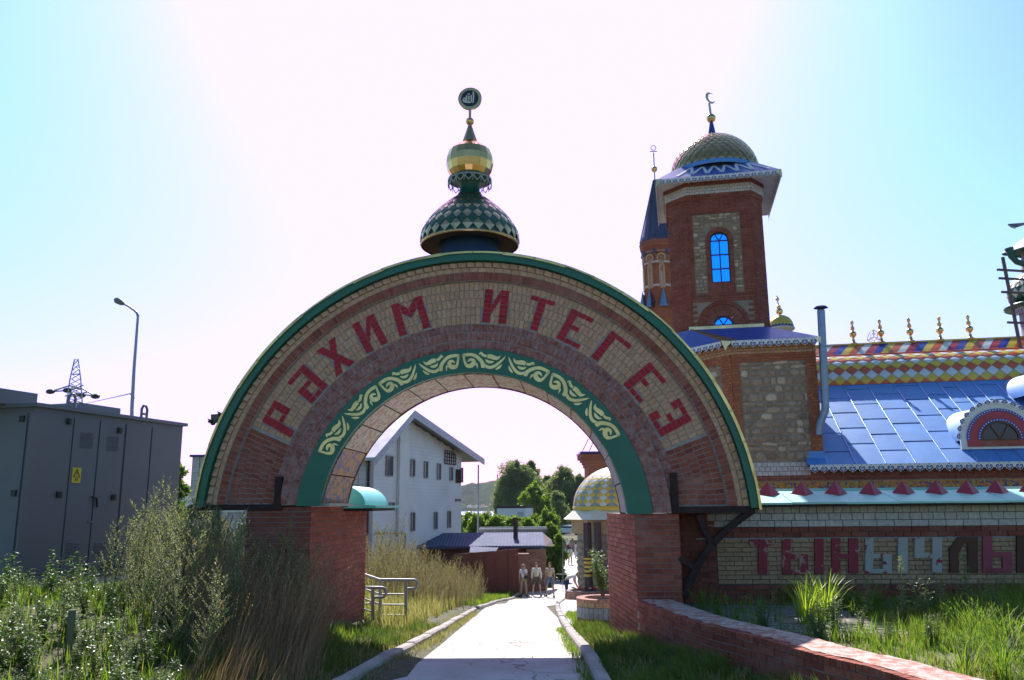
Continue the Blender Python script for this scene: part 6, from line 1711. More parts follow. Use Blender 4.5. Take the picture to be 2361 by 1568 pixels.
def hrail(name, label, D, segs, posts, bars):
    r_ = thing(name, label, 'handrail', at(posts[0][0], posts[0][2], D))
    q = MB(); q.tube([at(u, v, D+dd) for u, v, dd in segs], .026, 10); q.build('top_rail', M_rail, r_)
    for u, v0, v1 in posts:
        q = MB(); q.bar(at(u, v0, D), at(u, v1, D), .055, .055); q.build('post', M_rail, r_)
    for u0, v0, u1, v1 in bars:
        q = MB(); q.tube([at(u0, v0, D), at(u1, v1, D)], .015, 8); q.build('bar', M_rail, r_)
    return r_
def c5(x, y): return S5(x, y)
def S5(x, y): return ((1300+x/2.375)/1.7348, (1900+y/2.375)/1.7348)
def P5(x, y, d=0): u, v = S5(x, y); return (u, v, d)
hrail('handrail', 'longer grey tube handrail with looped end at the ramp by the left pier', 16.3,
      [P5(300, 915, .3), P5(380, 948), P5(515, 995), P5(690, 996), P5(850, 997), P5(872, 1010), P5(880, 1038), P5(872, 1066), P5(850, 1080), P5(785, 1081)],
      [(S5(768, 0)[0], S5(0, 1003)[1], S5(0, 1510)[1]), (S5(525, 0)[0], S5(0, 1000)[1], S5(0, 1480)[1])],
      [S5(538, 1133)+S5(755, 1133), S5(538, 1232)+S5(755, 1233), S5(538, 1330)+S5(755, 1332), S5(300, 1062)+S5(515, 1128), S5(300, 1150)+S5(515, 1225)])
hrail('handrail', 'shorter grey tube handrail with looped end close beside the left pier', 15.9,
      [P5(250, 1066, .2), P5(370, 1068), P5(545, 1070), P5(572, 1082), P5(582, 1113), P5(572, 1148), P5(548, 1162), P5(470, 1163)],
      [(S5(455, 0)[0], S5(0, 1073)[1], S5(0, 1450)[1])],
      [S5(300, 1222)+S5(445, 1222), S5(300, 1250)+S5(445, 1300)])
ramp_ = thing('ramp_landing', 'small steel grating landing at the foot of the ramp handrail', 'ramp', at(905, 1463, 16.2))
q = MB(); p = [at(S5(*c)[0], S5(*c)[1], D) for c, D in (((490, 1500), 16.4), ((590, 1545), 15.7), ((775, 1505), 16.2), ((640, 1470), 16.9))]
q.add([v_+Vector((0, 0, .0)) for v_ in p]+[v_-Vector((0, 0, .06)) for v_ in p], [(0, 1, 2, 3), (0, 4, 5, 1), (1, 5, 6, 2), (2, 6, 7, 3)]); q.build('grating', mat('rusty_grating', (.14, .10, .08), .7, .2, var=.3, ns=12), ramp_)
q = MB()
for k in range(12):
    f = k/11; q.bar(p[0].lerp(p[1], f)+Vector((0, 0, .008)), p[3].lerp(p[2], f)+Vector((0, 0, .008)), .012, .012)
q.build('grating_bars', mat('grating_steel', (.20, .17, .15), .6, .4), ramp_)

# ================================================================== SHED, GATES
DS = 50.0
def gp(u, D): p = at(u, 1200, D); return Vector((p.x, p.y, 0))
shed = thing('lean_to_shed', 'low dark brick shed with a blue ribbed metal roof at the bottom of the lane', 'shed', (at(1130, 1300, DS).x, DS, rz(DS)))
zr1, zr0 = at(1130, 1229, DS+3.5).z, at(1130, 1259, DS).z
xA, xB = at(1005, 1250, DS).x, at(1245, 1250, DS).x
q = MB(); q.box(xA-3, xB, DS+.3, DS+7, -5, zr0-.1); q.build('wall', brickmat('sooty_brick', [(.14, .06, .045), (.18, .08, .06), (.12, .05, .04)], bl=.1), shed)
M_rb = mat('ribbed_blue_metal', (.05, .07, .15), .85, .0, var=.12, ns=.8)
q = MB(); n = 90; vs_ = []
for i in range(n+1):
    x = xA-2.5+(xB+.3-xA+2.5)*i/n; o = .03 if i % 2 else 0
    vs_ += [(x, DS-.3, zr0+o), (x, DS+3.8, zr1+o)]
q.add(vs_, [(2*i, 2*i+2, 2*i+3, 2*i+1) for i in range(n)]); q.add([(xA-2.5, DS-.3, zr0), (xB+.3, DS-.3, zr0), (xB+.3, DS-.3, zr0-.12), (xA-2.5, DS-.3, zr0-.12)], [(0, 3, 2, 1)]); q.build('roof', M_rb, shed)
q = MB(); q.add([(xB+.3, DS-.3, zr0-.02), (xB+.9, DS+3, zr0-.2), (xB+.9, DS+4.5, zr1-.5), (xB+.3, DS+3.8, zr1-.02)], [(0, 1, 2, 3)]); q.build('roof_return', M_wood, shed)
q = MB(); p0, p1 = at(1084, 1265, DS-.6), at(1142, 1273, DS-1.2); q.add([(p0.x, DS-.2, at(1084, 1258, DS).z), (p1.x+.2, DS-.2, at(1150, 1260, DS).z), (p1.x, DS-1.3, p1.z), (p0.x, DS-1.3, p1.z)], [(0, 3, 2, 1)]); q.build('small_awning', M_rb, shed)
q = MB(); c_ = at(1189, 1240, DS+2); q.tube([(c_.x, DS+2, c_.z-.5), (c_.x, DS+2, at(1189, 1193, DS+2).z)], .15, 10); q.build('chimney_pipe', mat('rusty_pipe', (.06, .03, .025), .8), shed)
sbk = MB(); x0b = at(1214, 1300, DS-.1).x
fr = Matrix(((1, 0, 0, 0), (0, 1, 0, DS-.15), (0, 0, 1, 0), (0, 0, 0, 1)))
M_sbr = brickmat('worn_brown_brick', [(.24, .12, .085), (.30, .16, .11), (.20, .10, .075), (.34, .21, .15)], bl=.2)
sbk.box(x0b, xB+.35, DS-.13, DS+.3, -5, zr0-.2, 1)
brick_field(fr, x0b, xB+.35, -3.6, zr0-.22, M_sbr, shed, sbk, 0, bh=.12, bl=.38, limit=0)
sbk.build('end_wall_brickwork', [M_sbr, M_mortar_d], shed, kind='stuff')
q = MB(); xg0, xg1 = at(1177, 1300, DS-.4).x, at(1212, 1300, DS-.4).x
for i in range(6): a = xg0+(xg1-xg0)*i/6; b_ = MB(); b_.box(a+.01, a+(xg1-xg0)/6-.01, DS-.45, DS-.41, -3.9, zr0-.35); b_.build('plank', mat('purple_brown_plank', (.10, .045, .045), .7, var=.3), shed)
gate_ = thing('rusty_gates', 'pair of rust red sheet metal gates beside the people', 'gate', (at(1140, 1360, 48).x, 48, rz(48)))
M_rust = mat('rust_red_sheet', (.17, .035, .022), .65, var=.25, ns=1.6, dirt=(.09, .03, .02))
us = [1050, 1088, 1118, 1142, 1172, 1196]
for i in range(5):
    DG = 47.6
    a0, a1 = at(us[i], 1300, DG), at(us[i+1], 1300, DG)
    vt0, vt1 = 1276-(us[i]-1070)*.085, 1276-(us[i+1]-1070)*.085
    vb = 1368-(us[i]-1075)*.06
    zt0, zt1, zb_ = at(us[i], vt0, DG).z, at(us[i+1], vt1, DG).z, at(us[i], vb, DG).z
    q = MB(); o = .0 if i % 2 else .05
    q.add([(a0.x, DG-o, zb_), (a1.x-.02, DG-o, zb_), (a1.x-.02, DG-o, zt1), (a0.x, DG-o, zt0), (a0.x, DG-o+.05, zb_), (a1.x-.02, DG-o+.05, zb_), (a1.x-.02, DG-o+.05, zt1), (a0.x, DG-o+.05, zt0)], [(0,1,2,3),(7,6,5,4),(0,4,5,1),(1,5,6,2),(2,6,7,3),(3,7,4,0)])
    q.build('gate_panel', M_rust, gate_)
q = MB(); x = at(1203, 1300, 48).x; q.box(x-.32, x+.32, 47.6, 48.2, -4, at(1203, 1279, 48).z); q.box(x-.40, x+.40, 47.52, 48.28, at(1203, 1279, 48).z, at(1203, 1276, 48).z); gpst = q.build('brick_post', M_sbr, gate_)

# grey container, white cabin, cars, low brick wall
con = thing('grey_container', 'open topped grey metal tank behind the blue roofed shed', 'container', (at(1180, 1240, 62).x, 62, -3))
c0, c1 = at(1104, 1232, 62), at(1262, 1232, 62); zt_ = at(1180, 1222, 62).z
q = MB(); q.box(c0.x, c1.x, 62, 62.12, -4, zt_); q.box(c0.x, c1.x, 66, 66.12, -4, zt_); q.box(c0.x, c0.x+.12, 62.12, 66, -4, zt_); q.box(c1.x-.12, c1.x, 62.12, 66, -4, zt_); q.build('side', mat('grey_tank', (.20, .21, .23), .5), con)
q = MB(); q.box(c0.x-.1, c1.x+.1, 61.9, 62.2, zt_, zt_+.12); q.box(c0.x-.1, c1.x+.1, 65.9, 66.2, zt_, zt_+.12); q.build('rim', mat('pale_rim', (.35, .38, .40), .7), con)
cab = thing('white_cabin', 'white flat roofed cabin with two grey doors in front of the willows', 'cabin', (at(1188, 1190, 125).x, 125, -2.8))
DC = 125; c0, cm_, c1 = at(1146, 1190, DC), at(1212, 1190, DC-1.5), at(1229, 1190, DC+3)
zt_, zb_ = at(1190, 1172, DC).z, -3.0
q = MB(); P = [(c0.x, DC), (cm_.x, DC-1.5), (c1.x, DC+3), (c0.x+1, DC+4)]
q.add([(x, y, zb_) for x, y in P]+[(x, y, zt_) for x, y in P], [(0, 1, 5, 4), (1, 2, 6, 5), (2, 3, 7, 6), (3, 0, 4, 7), (4, 5, 6, 7)]); q.build('wall', mat('cabin_white', (.68, .69, .72), .6, var=.04), cab)
q = MB(); q.add([(x, y, zt_) for x, y in P]+[(x, y, zt_+.35) for x, y in P], [(0, 1, 5, 4), (1, 2, 6, 5), (2, 3, 7, 6), (3, 0, 4, 7), (4, 5, 6, 7)]); q.build('roof_edge', M_steel, cab)
for u0, u1, DD, vt in ((1193, 1206, DC-1.25, 1181), (1217, 1226, DC+.9, 1179)):
    a, b_ = at(u0, 1190, DD), at(u1, 1190, DD+(0 if u0 < 1210 else 1.6)); z = at(u0, vt, DD).z
    q = MB(); q.add([(a.x, a.y-.25, zb_), (b_.x, b_.y-.25, zb_), (b_.x, b_.y-.25, z), (a.x, a.y-.25, z), (a.x, a.y, zb_), (b_.x, b_.y, zb_), (b_.x, b_.y, z), (a.x, a.y, z)], [(0, 1, 2, 3), (3, 2, 6, 7), (1, 5, 6, 2), (0, 3, 7, 4)]); q.build('door', mat('cabin_door_grey', (.42, .42, .46), .5), cab)
def car(name, label, pos, ang, m, L_=4.3, h=1.45, van=False):
    c_ = thing(name, label, 'car', pos); M = T_(pos) @ RotZ(ang); w_ = .86
    prof = [(-L_/2, .35), (-L_/2+.02, .78), (-L_/2+.25, .92), (-L_/2+1.15, 1.0), (-.35, h-.05), (.1, h), (.95, h-.03), (1.6, 1.02), (L_/2-.1, .95), (L_/2, .6), (L_/2-.02, .33)]
    q = MB(M); n = len(prof); vs_ = []
    for s_, ins in ((-1, 0), (1, 0)):
        for x, z in prof: vs_.append((x, s_*(w_-(.14 if z > 1.05 else .0)), z))
    q.add(vs_, [tuple(range(n))[::-1], tuple(range(n, 2*n))]+[(i, (i+1) % n, n+(i+1) % n, n+i) for i in range(n)], 0, False); q.build('body', m, c_)
    g = MB(M)
    for s_ in (-1, 1): g.add([(-L_/2+1.2, s_*(w_+.006), 1.02), (-.35, s_*(w_-.125), h-.09), (.95, s_*(w_-.125), h-.08), (1.5, s_*(w_+.006), 1.04)], [(0, 1, 2, 3)])
    g.add([(-L_/2+1.2, -.7, 1.03), (-L_/2+1.2, .7, 1.03), (-.42, .62, h-.08), (-.42, -.62, h-.08)], [(0, 1, 2, 3)]); g.add([(1.56, -.7, 1.06), (1.56, .7, 1.06), (1.02, .62, h-.06), (1.02, -.62, h-.06)], [(0, 1, 2, 3)])
    for f in range(len(g.v)): pass
    gm = MB(); gm.v = [tuple(Vector(v_)+Vector((0, 0, .012))) for v_ in g.v]; gm.f = g.f; gm.m = g.m; gm.s = g.s
    gm.build('windows', mat('car_glass', (.03, .04, .05), .06), c_)
    for x in (-L_/2+.8, L_/2-.8):
        for s_ in (-1, 1):
            wq = MB(M); wq.tube([(x, s_*(w_-.2), .32), (x, s_*(w_+.012), .32)], .32, 14); wh = wq.build('wheel', M_black, c_)
    for x, mm in ((-L_/2-.012, M_white), (L_/2+.002, M_rredpy)):
        for s_ in (-1, 1): lq = MB(M); lq.box(x, x+.03, s_*.6-.16, s_*.6+.16, .66, .82); lq.build('light', mm, c_)
    return c_
M_cw = mat('white_car_paint', (.72, .73, .75), .2, .1, var=.03); M_cd = mat('dark_car_paint', (.03, .035, .05), .15, .2, var=.05)
def onp(u, v, D): p = at(u, v, D); return Vector((p.x, D, gz(p.x, D)))
p = at(1314, 1226, 128); car('parked_car', 'white parked car with rear window towards us by the low brick wall', Vector((p.x, 128, -2.72)), R_(155), M_cw)
p = at(1240, 1210, 140); car('parked_car', 'white parked hatchback half hidden by the hedge beside the cabin', Vector((p.x, 138, -2.72)), R_(95), M_cw)
p = at(1366, 1226, 126); car('parked_car', 'dark parked car beside the kiosk post', Vector((p.x+1.2, 127, -2.72)), R_(120), M_cd)
p = at(536, 1196, 34); car('parked_car', 'white car glinting in the gap under the left end of the arch', Vector((p.x, 34, at(536, 1199, 34).z)), R_(8), M_cw)
lbw = thing('low_brick_wall', 'low brown brick retaining wall at the far end of the lane', 'wall', (at(1340, 1245, 104).x, 104, -3.9))
q = MB(); a, b_ = at(1262, 1245, 104), at(1420, 1245, 104); q.box(a.x, b_.x+6, 104, 104.4, -4.2, -2.62); q.build('wall', M_sbr, lbw)
q = MB(); 
for i in range(14): x = a.x+(b_.x+6-a.x)*i/14; q.box(x+.03, x+(b_.x+6-a.x)/14-.03, 103.9, 104.5, -2.62, -2.5)
q.build('coping', M_conc, lbw)

# ================================================================== RIGHT KIOSK
DK = 40.5
kc_ = at(1428, 1180, DK); kk = thing('domed_kiosk', 'round stone kiosk with yellow, white and grey diamond dome behind the right pier', 'kiosk', (kc_.x, DK, rz(DK)))
zA = at(1400, 1171, DK-2).z; hD = at(1425, 1082, DK).z-zA+.15
Rk = kc_.x-at(1322, 1160, DK).x
KC = Vector((kc_.x, DK, zA))
DPk = [(Rk*math.cos(t_), hD*math.sin(t_)) for t_ in [PI/2*i/12 for i in range(12)]]+[(.05, hD)]
q = MB(); q.lathe([(r*.985, z) for r, z in DPk], KC, 40); q.lathe([(Rk+.02, -.12), (Rk+.05, .06), (Rk*.99, .1)], KC, 40, mi=1); q.build('dome_core', [M_mortar, M_dy], kk)
M_kgr = mat('grey_green_enamel', (.28, .33, .32), .4, var=.06)
scale_dome(kk, KC, DPk, 20, 34, lambda i, k: (M_dw if k % 2 else M_kgr) if i % 2 == 0 else M_dy, lift=.02, vis=lambda th: math.sin(th) < .3 and math.cos(th) < .35)
aw = MB(); Ra = kc_.x-at(1295, 1197, DK).x
zA2 = at(1310, 1198, DK-1).z
n = 10
aw.lathe([(Ra, zA2-zA), (Rk*.98, -.02)], KC, n, mi=0, sm=False, a0=PI/n, a1=PI/n+2*PI)
aw.lathe([(Ra*.86, zA2-zA-.65), (Ra*.86, zA2-zA-.05), (Ra, zA2-zA)], KC, n, mi=1, sm=False, a0=PI/n, a1=PI/n+2*PI)
aw.build('awning', [mat('cream_awning', (.70, .66, .50), .5, var=.05), mat('tan_fascia', (.46, .33, .20), .7, var=.08)], kk)
q = MB(); q.lathe([(Rk*.93, -4.2), (Rk*.93, zA2-zA)], KC, 24); q.build('wall_core', M_mortar_d, kk)
M_flint = brickmat('boulder_stone', [(.30, .25, .19), (.37, .32, .25), (.24, .19, .15), (.44, .39, .32), (.28, .21, .15)], bl=.15)
rk2 = []
for i in range(5):
    q = MB(); N = 9; P = [(.5*random.uniform(.85, 1.02)*math.cos(2*PI*k/N), .5*random.uniform(.85, 1.02)*math.sin(2*PI*k/N)) for k in range(N)]
    vs_ = [(x, 0, z) for x, z in P]+[(x*.86, -.6, z*.86) for x, z in P]+[(x*.45, -1, z*.45) for x, z in P]
    q.add(vs_, [(k, (k+1) % N, N+(k+1) % N, N+k) for k in range(N)]+[(N+k, N+(k+1) % N, 2*N+(k+1) % N, 2*N+k) for k in range(N)]+[tuple(range(2*N, 3*N))], 0, True); rk2.append(q.mesh('stone', M_flint))
for j in range(13):
    z = -2.2+j*.29-.5
    for i in range(12):
        th = R_(186)+R_(7.6)*(i+(j % 2)*.5)
        if z+.15 > zA2-.7: continue
        M = T_((KC.x+Rk*.93*math.cos(th), KC.y+Rk*.93*math.sin(th), z+random.uniform(-.04, .04))) @ RotZ(th+PI/2) @ RotY(random.uniform(-.5, .5)) @ Matrix.Diagonal((random.uniform(.24, .42), .09, random.uniform(.24, .34), 1))
        inst('stone', random.choice(rk2), M, kk)
M_post = mat('dark_brown_post', (.055, .035, .04), .6, var=.15); M_py = mat('yellow_band_paint', (.60, .42, .05), .6, var=.12)
for (u, D, vb) in ((1358, 38.3, 1368), (1381, 38.0, 1330)):
    c_ = at(u, vb, D); zt_ = at(u, 1204, D).z; q = MB(); q.tube([(c_.x, D, c_.z-.2), (c_.x, D, zt_)], .185 if u < 1370 else .16, 14); o = q.build('post', M_post, kk)
    if u < 1370:
        for v0, v1 in ((1286, 1290), (1294, 1300), (1304, 1309), (1314, 1319), (1324, 1329)):
            b_ = MB(); b_.tube([(c_.x, D, at(u, v1, D).z), (c_.x, D, at(u, v0, D).z)], .19, 14); b_.build('yellow_band', M_py, o)
bt_ = thing('brick_turret', 'corbelled brick turret top with white pinnacles behind the yellow kiosk dome', 'turret', (at(1385, 1070, 58).x, 58, 0))
c_ = at(1400, 1070, 58); q = MB()
def wv(u, v): p = at(u, v, 58); return p
for v0, v1, u0 in ((1056, 1047, 1340), (1062, 1056, 1345), (1068, 1062, 1349), (1076, 1068, 1352), (1120, 1076, 1356)):
    r_ = c_.x-wv(u0, v0).x; q.box(c_.x-r_, c_.x+r_, 58-.0, 58+2*r_, wv(u0, v0).z, wv(u0, v1).z-.01)
q.build('corbels', M_red2, bt_)
q = MB(); r_ = c_.x-wv(1338, 1046).x; q.box(c_.x-r_, c_.x+r_, 57.9, 58+2*r_, wv(1340, 1046).z, wv(1340, 1041).z); q.build('cap', M_dblue, bt_)
q = MB(); w0 = wv(1343, 1040); q.tube([w0, wv(1357, 1012)], .03, 5); q.tube([wv(1359, 1040), wv(1370, 1014)], .03, 5); q.build('stay_wire', M_black, bt_)

# planters
M_pt = [M_sbr, brickmat('tan_brick', [(.46, .30, .18), (.52, .36, .22)], bl=.1), brickmat('grey_stripe_brick', [(.30, .33, .38), (.36, .38, .42)], bl=.1), brickmat('pink_brick', [(.42, .22, .17), (.46, .26, .2)], bl=.1)]
def planter(label, c_, R0, zb_, zt_, bands):
    p_ = thing('round_planter', label, 'planter', (c_.x, c_.y, zb_))
    q = MB(); q.lathe([(R0-.012, zb_-c_.z), (R0-.012, zt_-c_.z-.01), (R0-.13, zt_-c_.z-.01), (R0-.13, zt_-c_.z-.1), (0, zt_-c_.z-.1)], (c_.x, c_.y, c_.z), 36); q.build('core', M_mortar_d, p_)
    n = int(2*PI*R0/.14) if R0 < .8 else int(2*PI*R0/.26)
    z = zb_
    for h, mi, vert in bands:
        m = M_pt[mi]; k_ = n if not vert else int(n*1.6)
        a = PI/k_*.9; q = MB(); q.add([((R0+o)*math.cos(s_*a), (R0+o)*math.sin(s_*a), zz) for o in (-.06, .008) for s_ in (-1, 1) for zz in (.006, h-.006)], [(0, 1, 3, 2), (4, 6, 7, 5), (0, 4, 5, 1), (2, 3, 7, 6), (1, 5, 7, 3), (0, 2, 6, 4)])
        me = q.mesh('brick', m)
        for i in range(k_):
            th = 2*PI*(i+.5*(mi % 2))/k_
            if math.sin(th) > .35: continue
            inst('brick', me, T_((c_.x, c_.y, z)) @ RotZ(th), p_)
        z += h
    tr_ = MB(); 
    n2 = n
    a = PI/n2*.92; q = MB(); q.add([(r*math.cos(s_*a), r*math.sin(s_*a), zz) for r in (R0-.14, R0+.015) for s_ in (-1, 1) for zz in (-.01, .045)], [(0, 1, 3, 2), (4, 6, 7, 5), (0, 4, 5, 1), (2, 3, 7, 6), (1, 5, 7, 3), (0, 2, 6, 4)]); me = q.mesh('rim_brick', M_pt[3])
    for i in range(n2): inst('rim_brick', me, T_((c_.x, c_.y, z)) @ RotZ(2*PI*i/n2), p_)
    return p_
PB_ = at(1398, 1447, 15.6); PL1 = Vector((PB_.x, 15.9, -.42))
planter('round brick planter with grey stripes holding a small shrub beside the right pier', PL1, .50, -.46, .02, ((.13, 0, 0), (.20, 2, 1), (.10, 1, 0)))
PB2 = at(1345, 1388, 38); PL2 = Vector((PB2.x+.15, 38.6, rz(38.6)))
planter('low round planter base spread with goods beside the bending person', PL2, .85, rz(38.6)-.1, rz(38.6)+.50, ((.2, 0, 0), (.12, 1, 0), (.2, 3, 0)))
random.seed(8)
gs_ = thing('souvenir_spread', 'small colourful souvenirs laid out on the low round planter', 'souvenirs', (PL2.x, PL2.y, rz(38.6)+.53))
cl_ = [mat('souvenir_white', (.75, .72, .72), .6), mat('souvenir_red', (.5, .05, .05), .6), mat('souvenir_pink', (.6, .3, .32), .6), mat('souvenir_orange', (.6, .25, .08), .6)]
for i in range(34):
    a, r = random.uniform(0, 2*PI), random.uniform(0, .62); q = MB(); c_ = Vector((PL2.x+r*math.cos(a), PL2.y+r*math.sin(a)*.8-.1, rz(38.6)+.56+random.uniform(0, .06))); q.ball(c_, random.uniform(.04, .085), 7, sc=(1.3, 1, .7)); q.build('souvenir', random.choice(cl_), gs_)
um = thing('thin_pole', 'thin upright metal pole standing on the low round planter', 'pole', (PL2.x-.4, PL2.y-.3, rz(38.6)+.5))
q = MB(); u0 = at(1298, 1365, 38.2); q.tube([u0, at(1298, 1244, 38.2)], .018, 6); q.tube([at(1283, 1324, 38.2), at(1316, 1324, 38.2)], .014, 6); q.build('rod', M_pole, um)
bo = thing('bollard_light', 'short black bollard light with white cylinder head beside the kiosk post', 'bollard', (at(1339, 1345, 41).x, 41, rz(41)+.2))
q = MB(); c_ = at(1339, 1345, 41); q.tube([(c_.x, 41, c_.z-.8), (c_.x, 41, at(1339, 1320, 41).z)], .13, 12); q.build('base', M_black, bo)
q = MB(); q.tube([(c_.x, 41, at(1339, 1320, 41).z), (c_.x, 41, at(1339, 1298, 41).z)], .14, 12); q.build('head', mat('cream_diffuser', (.75, .68, .5), .5), bo)
# wooden stake
q = MB(); p0 = at(161, 1470, 7.6); q.tube([p0-Vector((0, 0, .3)), p0, at(167, 1406, 7.6)], [.030, .030, .034], 9)
tag(q.build('wooden_stake', mat('grey_green_stake', (.13, .14, .08), .9, var=.3, ns=9)), 'sawn off wooden stake sticking up among the left weeds', 'stake')
# monument and villas far off
q = MB(); mp_ = at(1147, 1092, HY+440); mz = hill_h(mp_.x, HY+440); q.box(mp_.x-3, mp_.x+3, HY+437, HY+443, mz-2, mz+4); q.box(mp_.x-1.6, mp_.x+1.6, HY+438.4, HY+441.6, mz+4, mz+13); q.ball((mp_.x, HY+440, mz+14), 1.8, 8)
tag(q.build('hilltop_monument', M_conc), 'tiny dark monument on top of the far hill', 'monument')
random.seed(12)
for i, u in enumerate((1082, 1092, 1101, 1112, 1121, 1130)):
    p = at(u, 1160, HY+30); x = p.x; y = HY+random.uniform(14, 60); z = hill_h(x, y); w_, d_, h = random.uniform(6, 11), 8, random.uniform(5, 8)
    vl = thing('shore_villa', ('tiny villa with grey roof nearest the white house on the far shore', 'tiny far shore villa with red roof, second from the white house', 'tiny far shore villa with grey roof just left of the downpipe line', 'tiny far shore villa with red roof right of the downpipe line', 'tiny far shore villa with grey roof close to the willows', 'tiny far shore villa with red roof half behind the willow edge')[i], 'house', (x, y, z))
    q = MB(); q.box(x-w_/2, x+w_/2, y, y+d_, z-3, z+h); q.build('wall', (M_white, M_conc, M_sid)[i % 3], vl)
    q = MB(); q.add([(x-w_/2-.6, y-.6, z+h), (x+w_/2+.6, y-.6, z+h), (x+w_/2+.6, y+d_+.6, z+h), (x-w_/2-.6, y+d_+.6, z+h), (x-w_/4, y+d_/2, z+h+4), (x+w_/4, y+d_/2, z+h+4)], [(0, 1, 5, 4), (1, 2, 5), (2, 3, 4, 5), (3, 0, 4)]); q.build('roof', M_dr if i % 2 else M_rmetal, vl)
# ================================================================== PEOPLE
random.seed(71)
M_skin = mat('skin', (.50, .30, .22), .55, var=.06, ns=12); M_skin2 = mat('tanned_skin', (.42, .24, .17), .55, var=.06, ns=12)
CLO = {k: mat('cloth_'+k, c, .85, var=.1, ns=14, bs_=.2, bsc=60) for k, c in dict(white=(.72, .70, .72), cream=(.70, .67, .58), beige=(.46, .37, .28), tan=(.40, .29, .20), olive=(.10, .10, .07), denim=(.14, .18, .27), navy=(.02, .03, .09), pale=(.62, .58, .66), black=(.02, .02, .022), yellow=(.65, .50, .05), grey=(.25, .25, .27), red=(.40, .04, .05), green=(.05, .09, .05), khaki=(.22, .18, .11)).items()}
HAIR = {k: mat('hair_'+k, c, .6, var=.2, ns=20) for k, c in dict(blond=(.42, .28, .12), brown=(.06, .03, .018), red=(.13, .045, .02), grey=(.35, .33, .31), dark=(.02, .014, .012)).items()}
SK = []
def skinmesh(nodes, edges, rad, root=0, sub=1):
    me = bpy.data.meshes.new('tmp'); me.from_pydata([tuple(p) for p in nodes], edges, [])
    o = bpy.data.objects.new('tmp', me); COL.objects.link(o)
    o.modifiers.new('s', 'SKIN'); sv = me.skin_vertices[0].data
    for i, r in enumerate(rad):
        sv[i].radius = r if isinstance(r, tuple) else (r, r); sv[i].use_root = (i == root)
    s2 = o.modifiers.new('u', 'SUBSURF'); s2.levels = sub; s2.render_levels = sub
    return o
def pose(h=1.75, stride=0.0, fw=0.0, larm='down', rarm='down', female=False, spread=.1, bend=0.0):
    k = h/1.75; sh = .185 if not female else .165; hp = .095
    J = {}
    J['pel'] = Vector((0, 0, .94)); J['sp'] = Vector((0, .0, 1.12)); J['ch'] = Vector((0, -.01, 1.33)); J['nk'] = Vector((0, 0, 1.47)); J['hd'] = Vector((0, .02, 1.56)); J['top'] = Vector((0, .02, 1.70))
    for s_, nm in ((-1, 'l'), (1, 'r')):
        J[nm+'s'] = Vector((s_*sh, 0, 1.41))
        mode = larm if s_ < 0 else rarm
        if mode == 'down': J[nm+'e'] = Vector((s_*(sh+.06), -.02, 1.13)); J[nm+'w'] = Vector((s_*(sh+.07), .05, .88)); J[nm+'h'] = Vector((s_*(sh+.065), .07, .80))
        elif mode == 'chest': J[nm+'e'] = Vector((s_*(sh+.05), .02, 1.14)); J[nm+'w'] = Vector((s_*.05, .20, 1.27)); J[nm+'h'] = Vector((-s_*.01, .21, 1.33))
        elif mode == 'fwd': J[nm+'e'] = Vector((s_*(sh+.04), .06, 1.15)); J[nm+'w'] = Vector((s_*.14, .28, 1.08)); J[nm+'h'] = Vector((s_*.12, .36, 1.08))
        st = stride*(1 if s_ < 0 else -1)
        J[nm+'hp'] = Vector((s_*hp, 0, .90)); J[nm+'k'] = Vector((s_*(hp+spread*.3), st*.45+.02, .50)); J[nm+'a'] = Vector((s_*(hp+spread*.45), st, .085)); J[nm+'t'] = Vector((s_*(hp+spread*.6), st+.17, .03))
    if bend:
        B = Matrix.Rotation(-bend, 4, 'X'); c = Vector((0, 0, .96))
        for n_ in ('sp', 'ch', 'nk', 'hd', 'top', 'ls', 'rs', 'le', 're', 'lw', 'rw', 'lh', 'rh'):
            f = .5 if n_ == 'sp' else 1
            J[n_] = (Matrix.Rotation(-bend*f, 4, 'X') @ (J[n_]-c))+c
        for nm, s_ in (('l', -1), ('r', 1)):
            sh_ = J[nm+'s']; J[nm+'e'] = sh_+Vector((s_*.03, .02, -.27)); J[nm+'w'] = sh_+Vector((-s_*.02, .14, -.49)); J[nm+'h'] = sh_+Vector((-s_*.03, .19, -.56))
    return {a: p*k for a, p in J.items()}, k
JOBS = []
def person(label, pos, face, h, top, bottom, hair, shoes='black', sleeves='short', legs='long', female=False, hairstyle='short', extras=(), group=None, skin=None, dress=None, **kw):
    J, k = pose(h, female=female, **kw)
    JOBS.append(dict(label=label, pos=Vector(pos), face=face, J=J, k=k, top=top, bottom=bottom, hair=hair, shoes=shoes, sleeves=sleeves, legs=legs, hairstyle=hairstyle, extras=extras, female=female, group=group, skin=skin or M_skin, dress=dress, bend=kw.get('bend', 0)))
